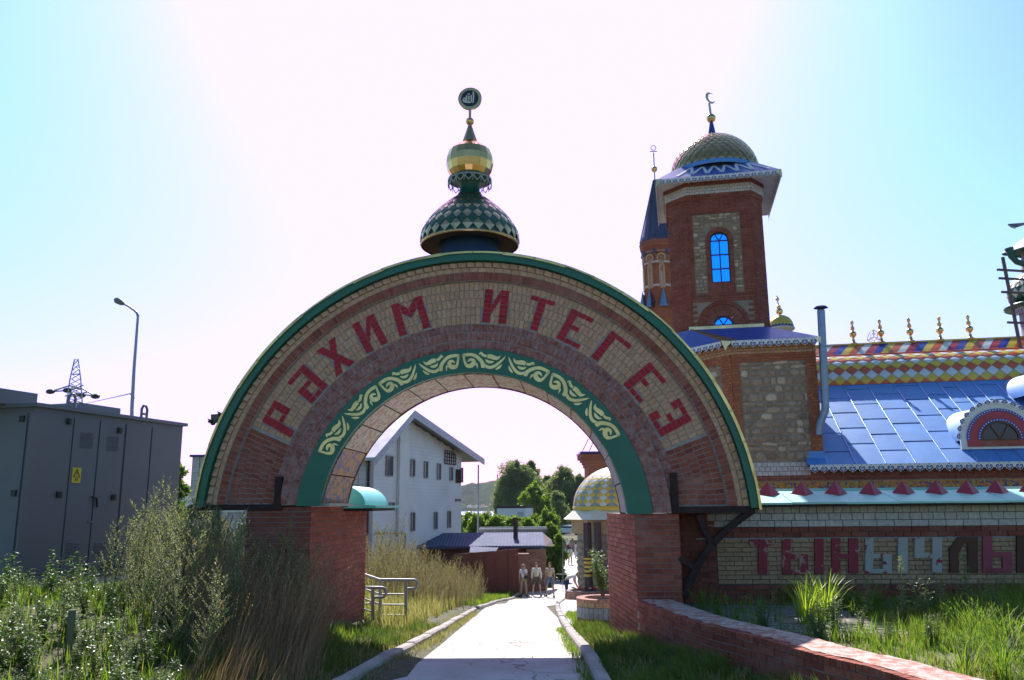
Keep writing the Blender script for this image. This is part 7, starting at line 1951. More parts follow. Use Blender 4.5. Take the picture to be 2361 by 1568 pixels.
def run_people():
    for j in JOBS:
        J, k = j['J'], j['k']; f = 1 if not j['female'] else .92
        def make(chain_nodes, edges): 
            names = list(chain_nodes); idx = {n_: i for i, n_ in enumerate(names)}
            return skinmesh([chain_nodes[n_][0] for n_ in names], [(idx[a], idx[b]) for a, b in edges], [chain_nodes[n_][1] for n_ in names])
        r = lambda a: a*k*f
        N = {'pel': (J['pel'], (r(.135), r(.10))), 'sp': (J['sp'], (r(.125), r(.09))), 'ch': (J['ch'], (r(.145), r(.10))), 'nk': (J['nk'], r(.055)), 'hd': (J['hd'], (r(.07), r(.085))), 'top': (J['top'].lerp(J['hd'], .2), (r(.07), r(.085)))}
        E = [('pel', 'sp'), ('sp', 'ch'), ('ch', 'nk'), ('nk', 'hd'), ('hd', 'top')]
        for s_ in 'lr':
            N[s_+'s'] = (J[s_+'s'], r(.055)); N[s_+'e'] = (J[s_+'e'], r(.040)); N[s_+'w'] = (J[s_+'w'], r(.028)); N[s_+'h'] = (J[s_+'h'], (r(.035), r(.020)))
            N[s_+'hp'] = (J[s_+'hp'], r(.085)); N[s_+'k'] = (J[s_+'k'], r(.055)); N[s_+'a'] = (J[s_+'a'], r(.036)); N[s_+'t'] = (J[s_+'t'], (r(.036), r(.022)))
            E += [('ch', s_+'s'), (s_+'s', s_+'e'), (s_+'e', s_+'w'), (s_+'w', s_+'h'), ('pel', s_+'hp'), (s_+'hp', s_+'k'), (s_+'k', s_+'a'), (s_+'a', s_+'t')]
        j['o_body'] = make(N, E)
        # shirt
        g = .018*k
        N2 = {'pel': (J['pel']+(J['sp']-J['pel'])*.02+Vector((0, 0, -.01)), (r(.135)+g, r(.105)+g)), 'sp': (J['sp'], (r(.13)+g, r(.095)+g)), 'ch': (J['ch'], (r(.15)+g, r(.105)+g)), 'nk': (J['ch'].lerp(J['nk'], .72), (r(.07)+g, r(.06)+g))}
        E2 = [('pel', 'sp'), ('sp', 'ch'), ('ch', 'nk')]
        for s_ in 'lr':
            N2[s_+'s'] = (J[s_+'s'], r(.058)+g); E2.append(('ch', s_+'s'))
            if j['sleeves'] == 'short': N2[s_+'e'] = (J[s_+'s'].lerp(J[s_+'e'], .65), r(.055)+g); E2.append((s_+'s', s_+'e'))
            else:
                N2[s_+'e'] = (J[s_+'e'], r(.048)+g); N2[s_+'w'] = (J[s_+'e'].lerp(J[s_+'w'], .92), r(.036)+g*.7); E2 += [(s_+'s', s_+'e'), (s_+'e', s_+'w')]
        j['o_top'] = make(N2, E2)
        if not j['dress']:
            N3 = {'pel': (J['pel'], (r(.135)+g*.6, r(.105)+g*.6))}; E3 = []
            for s_ in 'lr':
                N3[s_+'hp'] = (J[s_+'hp'], r(.09)+g*.5); E3.append(('pel', s_+'hp'))
                if j['legs'] == 'long':
                    N3[s_+'k'] = (J[s_+'k'], r(.062)+g); N3[s_+'a'] = (J[s_+'a'].lerp(J[s_+'k'], .04), r(.052)+g); E3 += [(s_+'hp', s_+'k'), (s_+'k', s_+'a')]
                else:
                    N3[s_+'k'] = (J[s_+'hp'].lerp(J[s_+'k'], .88), r(.080)+g); E3 += [(s_+'hp', s_+'k')]
            j['o_bot'] = make(N3, E3)
    dg = bpy.context.evaluated_depsgraph_get(); dg.update()
    for j in JOBS:
        for key in ('o_body', 'o_top', 'o_bot'):
            o = j.get(key)
            if o is None: continue
            me = bpy.data.meshes.new_from_object(o.evaluated_get(dg)); j[key+'_m'] = me
    for j in JOBS:
        for key in ('o_body', 'o_top', 'o_bot'):
            o = j.get(key)
            if o is not None: me = o.data; bpy.data.objects.remove(o); bpy.data.meshes.remove(me)
    for j in JOBS:
        root = thing('person', j['label'], 'person', j['pos'], j['group']); root.rotation_euler = (0, 0, j['face'])
        J, k = j['J'], j['k']
        def part(name, me, m, parent=None):
            me.materials.clear(); me.materials.append(m); me.name = name
            me.polygons.foreach_set('use_smooth', [True]*len(me.polygons))
            o = bpy.data.objects.new(name, me); COL.objects.link(o); o.parent = parent or root; return o
        # body with head, nose, ears and fingers in one mesh
        bm = bmesh.new(); bm.from_mesh(j['o_body_m']); tmp = MB()
        up = (J['top']-J['hd']).normalized(); fwd = Vector((0, 1, 0)) if not j['bend'] else Vector((0, .5, -.85)); fwd = (fwd-up*fwd.dot(up)).normalized(); sd = fwd.cross(up)
        hc = J['hd'].lerp(J['top'], .42)+fwd*.008
        HM = Matrix(((sd.x, fwd.x, up.x, hc.x), (sd.y, fwd.y, up.y, hc.y), (sd.z, fwd.z, up.z, hc.z), (0, 0, 0, 1)))
        q = MB(HM); q.ball((0, 0, 0), .1*k, 14, sc=(.76, .94, 1.18)); q.tube([(0, .088*k, .025*k), (0, .112*k, -.02*k), (0, .09*k, -.028*k)], [.008*k, .013*k, .012*k], 6); q.ball((0, .03*k, -.075*k), .055*k, 8, sc=(.85, 1, .75))
        for s_ in (-1, 1): q.ball((s_*.077*k, -.005*k, -.005*k), .026*k, 6, sc=(.4, .8, 1.2))
        tmp.v += q.v; tmp.f += q.f
        for s_ in 'lr':
            w_, h_ = J[s_+'w'], J[s_+'h']; d = (h_-w_).normalized(); a = d.cross(Vector((0, 1, .01))).normalized(); c = d.cross(a).normalized()
            for i, ln in enumerate((.075, .085, .08, .065)):
                b0 = h_+c*((i-1.5)*.019*k)+d*.01*k; q = MB(); q.tube([b0, b0+d*ln*.55*k+a*.004, b0+d*ln*k+a*.018*k*(1 if s_ == 'r' else -1)], [.0105*k, .0095*k, .007*k], 5)
                o_ = len(tmp.v); tmp.v += q.v; tmp.f += [tuple(x+o_ for x in f) for f in q.f]
            b0 = h_.lerp(w_, .35)+c*(-.03*k); q = MB(); q.tube([b0, b0+d*.035*k-c*.022*k, b0+d*.065*k-c*.024*k], [.012*k, .011*k, .008*k], 5)
            o_ = len(tmp.v); tmp.v += q.v; tmp.f += [tuple(x+o_ for x in f) for f in q.f]
        m2 = bpy.data.meshes.new('t'); m2.from_pydata(tmp.v, [], tmp.f); bm.from_mesh(m2); bm.to_mesh(j['o_body_m']); bm.free(); bpy.data.meshes.remove(m2)
        part('body', j['o_body_m'], j['skin'])
        part('shirt', j['o_top_m'], CLO[j['top']])
        if not j['dress']: part('trousers' if j['legs'] == 'long' else 'shorts', j['o_bot_m'], CLO[j['bottom']])
        else:
            q = MB(); P = J['pel']; q.lathe([(.17*k, .14*k), (.20*k, -.05*k), (.24*k, -.45*k), (.26*k, -.80*k)], P, 14); part('dress_skirt', q.mesh('dress_skirt', CLO[j['dress']]), CLO[j['dress']])
        hr = MB(HM); st = j['hairstyle']
        hr.ball((0, -.012*k, .018*k), .104*k, 14, sc=(.80, .96, 1.16)); hr.v = [v_ for v_ in hr.v]
        # carve the face: keep the cap above/behind the hairline
        hm = HM.inverted()
        keep = []
        for f in hr.f:
            c_ = sum((hm @ Vector(hr.v[i]) for i in f), Vector())/len(f)
            if c_.z > .055*k or c_.y < -.0*k: keep.append(f)
        hr.f = keep; hr.m = [0]*len(keep); hr.s = [True]*len(keep)
        if st == 'curly':
            for i in range(26):
                a = random.uniform(PI*.95, PI*2.05); hr.ball((math.cos(a)*.095*k, math.sin(a)*.07*k-.02*k, random.uniform(-.16, .06)*k), random.uniform(.03, .05)*k, 6)
        if st == 'bun': hr.ball((0, -.11*k, .03*k), .04*k, 7)
        if st != 'hat': part('hair', hr.mesh('hair', HAIR[j['hair']]), HAIR[j['hair']])
        for s_ in 'lr':
            q = MB(); a, t = J[s_+'a'], J[s_+'t']; q.tube([a+Vector((0, -.055, -.045))*k, a+Vector((0, .02, -.035))*k, t+Vector((0, -.01, .012))*k, t+Vector((0, .05, .005))*k], [.036*k, .048*k, .046*k, .022*k], 8); part('shoe', q.mesh('shoe', CLO[j['shoes']]), CLO[j['shoes']])
        for ex in j['extras']:
            q = MB()
            if ex == 'sunglasses':
                q = MB(HM)
                for s_ in (-1, 1): q.ball((s_*.035*k, .088*k, .018*k), .024*k, 8, sc=(1, .35, .8))
                q.tube([(-.035*k, .095*k, .022*k), (.035*k, .095*k, .022*k)], .005, 5); part('sunglasses', q.mesh('sunglasses', M_black), M_black)
            elif ex == 'bag':
                q.tube([J['rs']+Vector((-.06, .07, .05)), J['ch']+Vector((0, .135, -.06)), J['sp']+Vector((-.10, .13, -.02)), J['pel']+Vector((-.16, .08, .06))], .012, 6); part('bag_strap', q.mesh('bag_strap', M_black), M_black)
                q = MB(); c_ = J['pel']+Vector((-.11, .15, .10)); q.tube([c_+Vector((-.10, 0, .02)), c_+Vector((-.06, .01, 0)), c_+Vector((.06, .01, 0)), c_+Vector((.10, 0, .02))], [.05, .085, .085, .05], 8); part('shoulder_bag', q.mesh('shoulder_bag', M_black), M_black)
            elif ex == 'strap_back':
                q.tube([J['ls']+Vector((.05, -.10, .05)), J['ch']+Vector((0, -.15, -.08)), J['pel']+Vector((.14, -.12, .08))], .014, 6); part('bag_strap', q.mesh('bag_strap', M_black), M_black)
            elif ex == 'lanyard':
                n0 = J['ch']+Vector((0, .14, -.12)); q.tube([J['nk']+Vector((-.06, .05, -.02)), n0], .007, 5); q.tube([J['nk']+Vector((.06, .05, -.02)), n0], .007, 5); q.box(n0.x-.03, n0.x+.03, n0.y, n0.y+.01, n0.z-.09, n0.z); part('lanyard', q.mesh('lanyard', CLO['yellow']), CLO['yellow'])
            elif ex == 'hat':
                q = MB(HM); q.ball((0, -.005*k, .05*k), .108*k, 12, sc=(.82, 1, .9)); q.lathe([(.085*k, .03*k), (.15*k, .02*k), (.152*k, .012*k), (.08*k, .02*k)], (0, .02*k, 0), 16); part('sun_hat', q.mesh('sun_hat', CLO['beige']), CLO['beige'])
def gnd(u, v):
    r = ray(u, v); lo, hi = 3.0, 110.0
    for _ in range(50):
        m_ = (lo+hi)/2; p = EYE+r*(m_/r.y)
        if p.z > rz(m_)+.01: lo = m_
        else: hi = m_
    return Vector((p.x, p.y, rz(p.y)+.02))
B_ = PI
p = gnd(1207, 1375.5); person('woman with curly blond hair and sunglasses in white shirt and beige trousers', p, B_+.3, 1.70, 'white', 'tan', 'blond', legs='long', female=True, hairstyle='curly', extras=('sunglasses', 'bag'), larm='chest', stride=.10)
p = gnd(1236, 1376); person('young man in long sleeved white top and dark shorts between two companions', p+Vector((.05, .45, 0)), B_-.1, 1.76, 'cream', 'olive', 'brown', sleeves='long', legs='shorts', extras=('lanyard',), stride=.16, spread=.3)
p = gnd(1264, 1376); person('man in beige T-shirt and denim shorts at the right of the three walkers', p+Vector((.1, -.2, 0)), B_-.4, 1.80, 'beige', 'denim', 'red', legs='shorts', extras=('lanyard',), stride=.12, spread=.35, skin=M_skin2)
p = gnd(1305, 1384); person('person in a sun hat, white shirt and navy trousers bending over the goods', p+Vector((0, -.4, 0)), -PI/2+.1, 1.70, 'white', 'navy', 'brown', legs='long', hairstyle='hat', extras=('hat',), bend=1.08, stride=.04, female=True, shoes='white')
p = gnd(1315, 1303); person('person seen from behind in white T-shirt and pale trousers with crossed strap', p, 0, 1.68, 'white', 'beige', 'brown', extras=('strap_back',), stride=.06, female=True)
p = gnd(1330, 1287); person('woman in a long pale dress walking away down the lane', p, 0, 1.66, 'pale', 'pale', 'dark', dress='pale', stride=.08, female=True, hairstyle='bun')
p = gnd(1343, 1286); person('person in dark green clothes walking away near the kiosk post', p, .1, 1.68, 'green', 'green', 'brown', sleeves='long', stride=.08)
def far(u, D, *a, **kw): q_ = at(u, 1240, D); person(a[0], (q_.x, D, rz(D)+.01), *a[1:], **kw)
far(1281, 84, 'person in a bright yellow top at the left of the far group', 0.4, 1.7, 'yellow', 'denim', 'dark', stride=.05)
far(1308, 96, 'tall person with grey hair in a pale shirt in the far group', 0.0, 1.85, 'pale', 'navy', 'grey', stride=.05)
far(1320, 97, 'woman with long hair and brown top in the far group', .2, 1.75, 'khaki', 'khaki', 'brown', hairstyle='curly', stride=.05, female=True)
far(1347, 88, 'person in white shirt and dark trousers at the right of the far group', 0, 1.8, 'white', 'navy', 'grey', extras=('strap_back',), stride=.05)
far(1300, 92, 'person in a red top half hidden in the far group', .1, 1.6, 'red', 'grey', 'dark', stride=.05)
far(1263, 76, 'person in red and white clothes half hidden by the leaning bushes', .8, 1.7, 'white', 'red', 'brown', stride=.05)
run_people()
# ================================================================== VEGETATION
random.seed(81); rs = np.random.RandomState(81)
M_mug = leafmat('mugwort_leaf', [(.26, .30, .17), (.32, .35, .22), (.20, .25, .125), (.38, .40, .28)], .45, .6)
M_weed = leafmat('weed_leaf', [(.09, .18, .035), (.12, .22, .045), (.07, .14, .03), (.16, .25, .06)], .45, .40, .45)
M_dry = leafmat('dry_grass', [(.27, .175, .115), (.19, .12, .08), (.36, .26, .18), (.15, .095, .065)], .3, .7)
M_grass = leafmat('green_grass', [(.10, .20, .025), (.14, .25, .035), (.19, .28, .05), (.09, .16, .03), (.24, .27, .08)], .5, .5)
M_verge = leafmat('verge_grass', [(.06, .12, .02), (.085, .155, .025), (.12, .19, .035), (.055, .10, .02), (.17, .20, .06)], .45, .45)
M_lily = leafmat('bright_blade', [(.22, .33, .04), (.28, .38, .06), (.17, .28, .04)], .5, .4)
M_tan = leafmat('tan_green_weed', [(.27, .26, .13), (.34, .30, .17), (.21, .23, .10), (.17, .20, .08), (.40, .34, .21)], .45, .65)
M_stem = mat('plant_stem', (.14, .14, .07), .8, var=.2)
M_dstem = mat('dry_stem', (.26, .17, .09), .85, var=.2)
M_willow = leafmat('willow_leaf', [(.15, .21, .10), (.19, .26, .13), (.115, .17, .08), (.25, .31, .17)], .5, .5)
M_maple = leafmat('maple_leaf', [(.13, .22, .025), (.17, .27, .04), (.10, .18, .03)], .5, .5)
M_hedge = leafmat('hedge_leaf', [(.11, .20, .03), (.15, .25, .045), (.08, .14, .025), (.19, .28, .07)], .5, .5)
M_bark = mat('bark', (.10, .075, .055), .95, var=.3, ns=8, bs_=.6, bsc=25)
def leaf(mb, p, d, ln, wd, droop=.2, mi=0):
    d = Vector(d).normalized(); s_ = d.cross(Vector((random.uniform(-.6, .6), random.uniform(-.6, .6), 1)))
    if s_.length < 1e-3: s_ = Vector((1, 0, 0))
    s_.normalize(); p = Vector(p); m_ = p+d*ln*.5; t = p+d*ln+Vector((0, 0, -ln*droop))
    mb.add([p, m_+s_*wd/2, t, m_-s_*wd/2], [(0, 1, 2, 3)], mi)
def rdir(up=.3):
    a = random.uniform(0, 2*PI); z = random.uniform(-.2, 1)*up+random.uniform(-.1, .3); return Vector((math.cos(a), math.sin(a), z)).normalized()
def mugwort(h, nb, seed, lean=.1, lm=1.0, dens=1.0, br=.30, sp0=None, sprd=.10):
    random.seed(seed); f = MB(); s_ = MB(); nst = random.choice((3, 4)) if sp0 is None else sp0
    for k in range(nst):
        b = Vector((random.uniform(-sprd, sprd), random.uniform(-sprd, sprd), 0)); hh = h*random.uniform(.75, 1); la = random.uniform(0, 2*PI); le = lean*random.uniform(.3, 1.3)
        pts = [b+Vector((math.cos(la)*le*hh*t*t, math.sin(la)*le*hh*t*t, hh*t)) for t in (0, .25, .5, .75, 1)]
        s_.tube(pts, [.009, .008, .006, .004, .002], 4)
        for i in range(nb):
            t = .12+.86*i/nb; seg = min(int(t*4), 3); p = pts[seg].lerp(pts[seg+1], t*4-seg)
            L_ = hh*(br*(1-t)+.06)*random.uniform(.7, 1.2); a = random.uniform(0, 2*PI); up = random.uniform(.7, 1.4)
            d = Vector((math.cos(a), math.sin(a), up)).normalized(); e = p+d*L_+Vector((0, 0, L_*.1))
            s_.tube([p, p.lerp(e, .5), e], [.004, .003, .0015], 3, cap=False)
            n_ = int(L_/.016*dens)+3
            for j in range(n_):
                u = (j+.5)/n_; q = p.lerp(e, u); ln = .030*(1.25-.7*u)*lm*random.uniform(.7, 1.3)
                leaf(f, q, d*.6+rdir(.5), ln, ln*.34, .15)
    return f, s_
def plant(name, f, s_, lm, sm, label, cat, group):
    r_ = thing(name, label, cat, (0, 0, 0), group)
    f.build('leaves', lm, r_); s_.build('stem', sm, r_); return r_
def broad(h, n, seed, ll=.075, wd=.5):
    random.seed(seed); f = MB(); s_ = MB()
    for k in range(n):
        a = random.uniform(0, 2*PI); sp = random.uniform(.05, .35); hh = h*random.uniform(.5, 1)
        pts = [Vector((math.cos(a)*sp*hh*t, math.sin(a)*sp*hh*t, hh*t)) for t in (0, .5, 1)]; s_.tube(pts, [.006, .004, .002], 4)
        m_ = int(hh/.032)
        for i in range(m_):
            t = .1+.9*i/m_; p = pts[0].lerp(pts[2], t); ln = ll*random.uniform(.5, 1.2)*(1.15-.5*t)
            leaf(f, p, rdir(.5), ln, ln*wd, .3)
            if random.random() < .4:
                d = rdir(.6); q = p+d*.08; s_.tube([p, q], .002, 3, cap=False)
                for _ in range(3): leaf(f, q, rdir(.6), ln*.7, ln*.4, .2)
    return f, s_
def tuft(mb, c, n, h, spread, wd, mi=0, bend=.5, seed_head=None, lean=(0, 0)):
    for _ in range(n):
        a = random.uniform(0, 2*PI); r0 = random.uniform(0, spread*.3); hh = h*random.uniform(.5, 1.05); o = bend*random.uniform(.2, 1)*hh
        b = Vector(c)+Vector((math.cos(a)*r0, math.sin(a)*r0, 0)); d = Vector((math.cos(a)*o+lean[0]*hh, math.sin(a)*o+lean[1]*hh, 0)); s_ = Vector((-math.sin(a), math.cos(a), 0))*wd/2
        vs_ = []
        for t, w_ in ((0, 1), (.4, .95), (.75, .6)):
            p = b+d*(t**1.8)+Vector((0, 0, hh*(t-.28*t*t*(o/hh)))); vs_ += [p-s_*w_, p+s_*w_]
        p = b+d+Vector((0, 0, hh*(1-.34*(o/hh)))); vs_.append(p)
        mb.add(vs_, [(0, 1, 3, 2), (2, 3, 5, 4), (4, 5, 6)], mi)
        if seed_head and random.random() < seed_head:
            for k in range(7): leaf(mb, vs_[4].lerp(p, k/6) if isinstance(vs_[4], Vector) else p, Vector((random.uniform(-.5, .5), random.uniform(-.5, .5), 1)), .04, .012, .1, mi)
GRASSN = [0]
def grass_field(name, pts, h, wd, m, label=None, nb=7, bend=.5, lean=(0, 0), hs=None):
    # every blade as one seven-point strip, built with numpy; one object nobody could count
    pts = np.array(pts); N = len(pts)*nb
    base = np.repeat(pts, nb, axis=0)+np.c_[rs.normal(0, .035, (N, 2)), np.zeros(N)]
    hh = (np.repeat(hs, nb) if hs is not None else h)*rs.uniform(.45, 1.1, N); a = rs.uniform(0, 2*PI, N); o = bend*rs.uniform(.1, 1, N)*hh
    dx, dy = np.cos(a)*o+lean[0]*hh, np.sin(a)*o+lean[1]*hh; sx, sy = -np.sin(a)*wd/2, np.cos(a)*wd/2
    V = np.zeros((N, 5, 3))
    for i, (t, w_) in enumerate(((0, 1), (.5, .85))):
        px, py, pz = base[:, 0]+dx*t**1.8, base[:, 1]+dy*t**1.8, base[:, 2]+hh*(t-.25*t*t*(o/hh))
        V[:, 2*i] = np.c_[px-sx*w_, py-sy*w_, pz]; V[:, 2*i+1] = np.c_[px+sx*w_, py+sy*w_, pz]
    V[:, 4] = np.c_[base[:, 0]+dx, base[:, 1]+dy, base[:, 2]+hh*(1-.32*o/hh)]
    me = bpy.data.meshes.new(name); me.vertices.add(N*5); me.vertices.foreach_set('co', V.reshape(-1))
    li = (np.array([0, 1, 3, 2, 2, 3, 4])[None, :]+5*np.arange(N)[:, None]).reshape(-1)
    me.loops.add(len(li)); me.loops.foreach_set('vertex_index', li.astype(np.int32)); me.polygons.add(N*2)
    ls = np.empty(N*2, np.int32); ls[0::2] = 7*np.arange(N); ls[1::2] = 7*np.arange(N)+4; me.polygons.foreach_set('loop_start', ls)
    me.update(calc_edges=True); me.materials.append(m)
    o_ = bpy.data.objects.new(name, me); COL.objects.link(o_); tag(o_, label, 'grass', kind='stuff'); return o_
def merge_stuff(name, protos, places, label, cat='plant'):
    # many small plants that read as one mass: copies of the prototypes joined into one object
    A = []
    for f, s_ in protos:
        for q, mi in ((f, 0), (s_, 1)):
            if q is None: continue
        A.append((f, s_))
    V, Lp_, St, Mi = [], [], [], []; nv = nl = 0
    cache = []
    for f, s_ in A:
        v = np.array(f.v+(s_.v if s_ else [])); o = len(f.v); fs = list(f.f)+([tuple(i+o for i in q) for q in s_.f] if s_ else [])
        lo = np.array([i for q in fs for i in q], np.int64); ln = np.array([len(q) for q in fs], np.int64); m_ = np.array([0]*len(f.f)+[1]*(len(fs)-len(f.f)), np.int32); cache.append((v, lo, ln, m_))
    for k, (p, a, sc) in enumerate(places):
        v, lo, ln, m_ = cache[k % len(cache)]; c, n_ = math.cos(a)*sc, math.sin(a)*sc
        w_ = np.c_[v[:, 0]*c-v[:, 1]*n_+p[0], v[:, 0]*n_+v[:, 1]*c+p[1], v[:, 2]*sc+p[2]]
        V.append(w_); Lp_.append(lo+nv); St.append(np.cumsum(ln)-ln+nl); Mi.append(m_); nv += len(v); nl += len(lo)
    me = bpy.data.meshes.new(name); V = np.concatenate(V); Lp_ = np.concatenate(Lp_); St = np.concatenate(St); Mi = np.concatenate(Mi)
    me.vertices.add(len(V)); me.vertices.foreach_set('co', V.reshape(-1)); me.loops.add(len(Lp_)); me.loops.foreach_set('vertex_index', Lp_.astype(np.int32))
    me.polygons.add(len(St)); me.polygons.foreach_set('loop_start', St.astype(np.int32)); me.polygons.foreach_set('material_index', Mi); me.update(calc_edges=True)
    return me
def stuff(name, protos, places, mats, label, cat='plant'):
    me = merge_stuff(name, protos, places, label)
    for m in mats: me.materials.append(m)
    o = bpy.data.objects.new(name, me); COL.objects.link(o); return tag(o, label, cat, kind='stuff')
def scatter(n, x0, x1, y0, y1, ok=None):
    P = []
    while len(P) < n:
        x, y = random.uniform(x0, x1), random.uniform(y0, y1)
        if ok is None or ok(x, y): P.append((x, y))
    return P
kA, kT, kN = A2, t, nr       # placeholder names kept local below
kx0, kx1 = at(40, 1340, 13.0), at(398, 1318, 16.4)
def on_kiosk(x, y):
    d = Vector((kx1.x-kx0.x, kx1.y-kx0.y, 0)); L_ = d.length; d.normalize(); q = Vector((x-kx0.x, y-kx0.y, 0)); s_ = q.dot(d); n_ = q.dot(Vector((-d.y, d.x, 0)))
    return -.1 < s_ < L_+.1 and -.05 < n_ < 3.1
def in_pier(x, y):
    d = Vector((x, y, 0))-GO; a, b_ = d.dot(E1), d.dot(E2)
    return (-3.6 < a < -2.1 and -.05 < b_ < 3.3) or (1.9 < a < 2.95 and -.05 < b_ < 2.6)
def left_ok(x, y): return x < lerp_tab(LK, y)-.22 and not on_kiosk(x, y) and not in_pier(x, y)
# --- short green ground cover on the left bank
P = scatter(3600, -9, -2.2, 4.2, 20, left_ok)
grass_field('bank_grass', [(x, y, gz(x, y)-.03) for x, y in P], .21, .011, M_grass, 'mixed green grass covering the left bank', 8, .6)
P = scatter(300, -5.2, -1.8, 6.0, 12.5, lambda x, y: left_ok(x, y) and -.385+random.gauss(0, .02) < x/y < -.225)
grass_field('dry_grass', [(x, y, gz(x, y)-.03) for x, y in P], .95, .0055, M_dry, 'tall dry tan grass in front of the left pier', 8, .30, lean=(.24, 0), hs=np.array([.42+.38*smooth((y-6)/4) for x, y in P])*1.0)
P = scatter(1500, -4.6, -1.3, 5.5, 16.5, lambda x, y: left_ok(x, y) and lerp_tab(LK, y)-1.25-.5*random.random() < x)
grass_field('verge_grass', [(x, y, gz(x, y)-.03) for x, y in P], .17, .008, M_verge, 'short green grass strip between the left pier and the kerb', 9, .9, hs=np.array([(.08+.15*(.5+.5*math.sin(x*6+2*math.sin(y*2.1)))) for x, y in P]))
P = scatter(420, -4.6, -1.3, 5.5, 16.5, lambda x, y: left_ok(x, y) and lerp_tab(LK, y)-.7 < x)
grass_field('verge_dry_grass', [(x, y, gz(x, y)-.03) for x, y in P], .12, .008, M_tan, 'short straw coloured grass strip along the left kerb', 9, .9)
# right verge and kerb sides
P = scatter(1700, .85, 3.3, 5.5, 14.8, lambda x, y: x > lerp_tab(RK, y)+.17 and not in_pier(x, y) and x < min((f[0].x for f in FR if abs(f[0].y-y) < .5), default=2.2)-.03)
grass_field('verge_grass', [(x, y, rz(y)+.05) for x, y in P], .20, .008, M_verge, 'green grass strip between the right kerb and the curved wall', 9, .8, lean=(-.25, 0), hs=np.array([(.11+.16*(.5+.5*math.sin(x*5+2*math.sin(y*2.7)))) for x, y in P]))
P = scatter(380, .85, 2.6, 5.5, 14.8, lambda x, y: x > lerp_tab(RK, y)+.17 and not in_pier(x, y) and x < min((f[0].x for f in FR if abs(f[0].y-y) < .5), default=2.2)-.03)
grass_field('verge_dry_grass', [(x, y, rz(y)+.05) for x, y in P], .17, .008, M_tan, 'straw coloured grass mixed into the strip by the curved wall', 8, .9)
P = scatter(420, .95, 2.0, 15, 21, lambda x, y: x > lerp_tab(RK, y)+.2 and (x-PL1.x)**2+(y-PL1.y)**2 > .3)
grass_field('verge_grass', [(x, y, rz(y)+.07) for x, y in P], .16, .009, M_grass, 'small grass patch beside the striped planter', 9, .6)
P = scatter(900, -2.4, -1.0, 5, 24, lambda x, y: abs(x-lerp_tab(LK, y)-.05) < .07+.06*random.random() or abs(x-lerp_tab(LK, y)+.3) < .12)
grass_field('kerb_weeds', [(x, y, rz(y)+.02) for x, y in P], .11, .007, M_tan, 'short straggly weeds along the left kerb', 6, .8)
P = scatter(260, .6, 1.2, 5, 16, lambda x, y: abs(x-lerp_tab(RK, y)+.04) < .06)
grass_field('kerb_weeds', [(x, y, rz(y)+.02) for x, y in P], .10, .007, M_grass, 'short weeds along the right kerb', 6, .8)
P = scatter(2600, -7.5, -1.8, 13.5, 48, lambda x, y: left_ok(x, y) and x > -2.2-(y-13)*.09-1.0)
grass_field('lane_bank_grass', [(x, y, gz(x, y)-.03) for x, y in P], .42, .014, M_tan, 'pale dry grass on the bank beyond the left pier', 8, .6)
P = scatter(1200, -4.6, .6, 30, 50, lambda x, y: x < lerp_tab(LK, y)-.2 and x > lerp_tab(LK, y)-2.2)
grass_field('lane_bank_grass', [(x, y, gz(x, y)-.02) for x, y in P], .25, .016, M_grass, 'green grass strip along the left kerb near the people', 8, .6)
P = scatter(500, 6, 16, 104.6, 108); grass_field('wall_top_grass', [(x, y, gz(x, y)-.05) for x, y in P], .7, .05, M_tan, 'dry grass on top of the low brick wall', 8, .6)
# garden behind the curved wall
def gard_ok(x, y):
    if not (x > 2.5): return False
    if math.sin(x*1.7+.6)*math.sin(y*2.3+x)+.3*random.random() < -.72: return False
    f = min(FR, key=lambda g_: (g_[0].x-x)**2+(g_[0].y-y)**2)
    d = Vector((x, y, 0))-f[0]
    if d.dot(f[2]) < WTH+.04: return False
    q = Vector((x, y, 0))-GO; k_ = q.dot(E2); xx = q.dot(E1)
    if k_ > KW-.1: return False
    if k_ > -2.3 and xx < 5.2 and random.random() < .93: return False
    if k_ > KW-.75 and random.random() < .8: return False
    return True
P = scatter(4300, 2.6, 10.5, 5.2, 13.4, gard_ok)
hs_ = np.array([(.13+.30*smooth((y-8.4)/2.2)*random.uniform(.5, 1.1))*(.55+.75*(math.sin(x*2.1+1.7*math.sin(y*1.9))*.5+.5)) for x, y in P])
grass_field('garden_grass', [(x, y, TZ-.02) for x, y in P], .3, .010, M_grass, 'bright green unmown grass in the garden behind the curved wall', 9, .6, hs=hs_)
P = scatter(500, 2.8, 10.5, 5.0, 12.6, gard_ok)
grass_field('garden_dry_grass', [(x, y, TZ-.02) for x, y in P], .25, .009, M_tan, 'straw coloured grass among the garden green', 7, .8)
random.seed(90)
cb_ = MB()
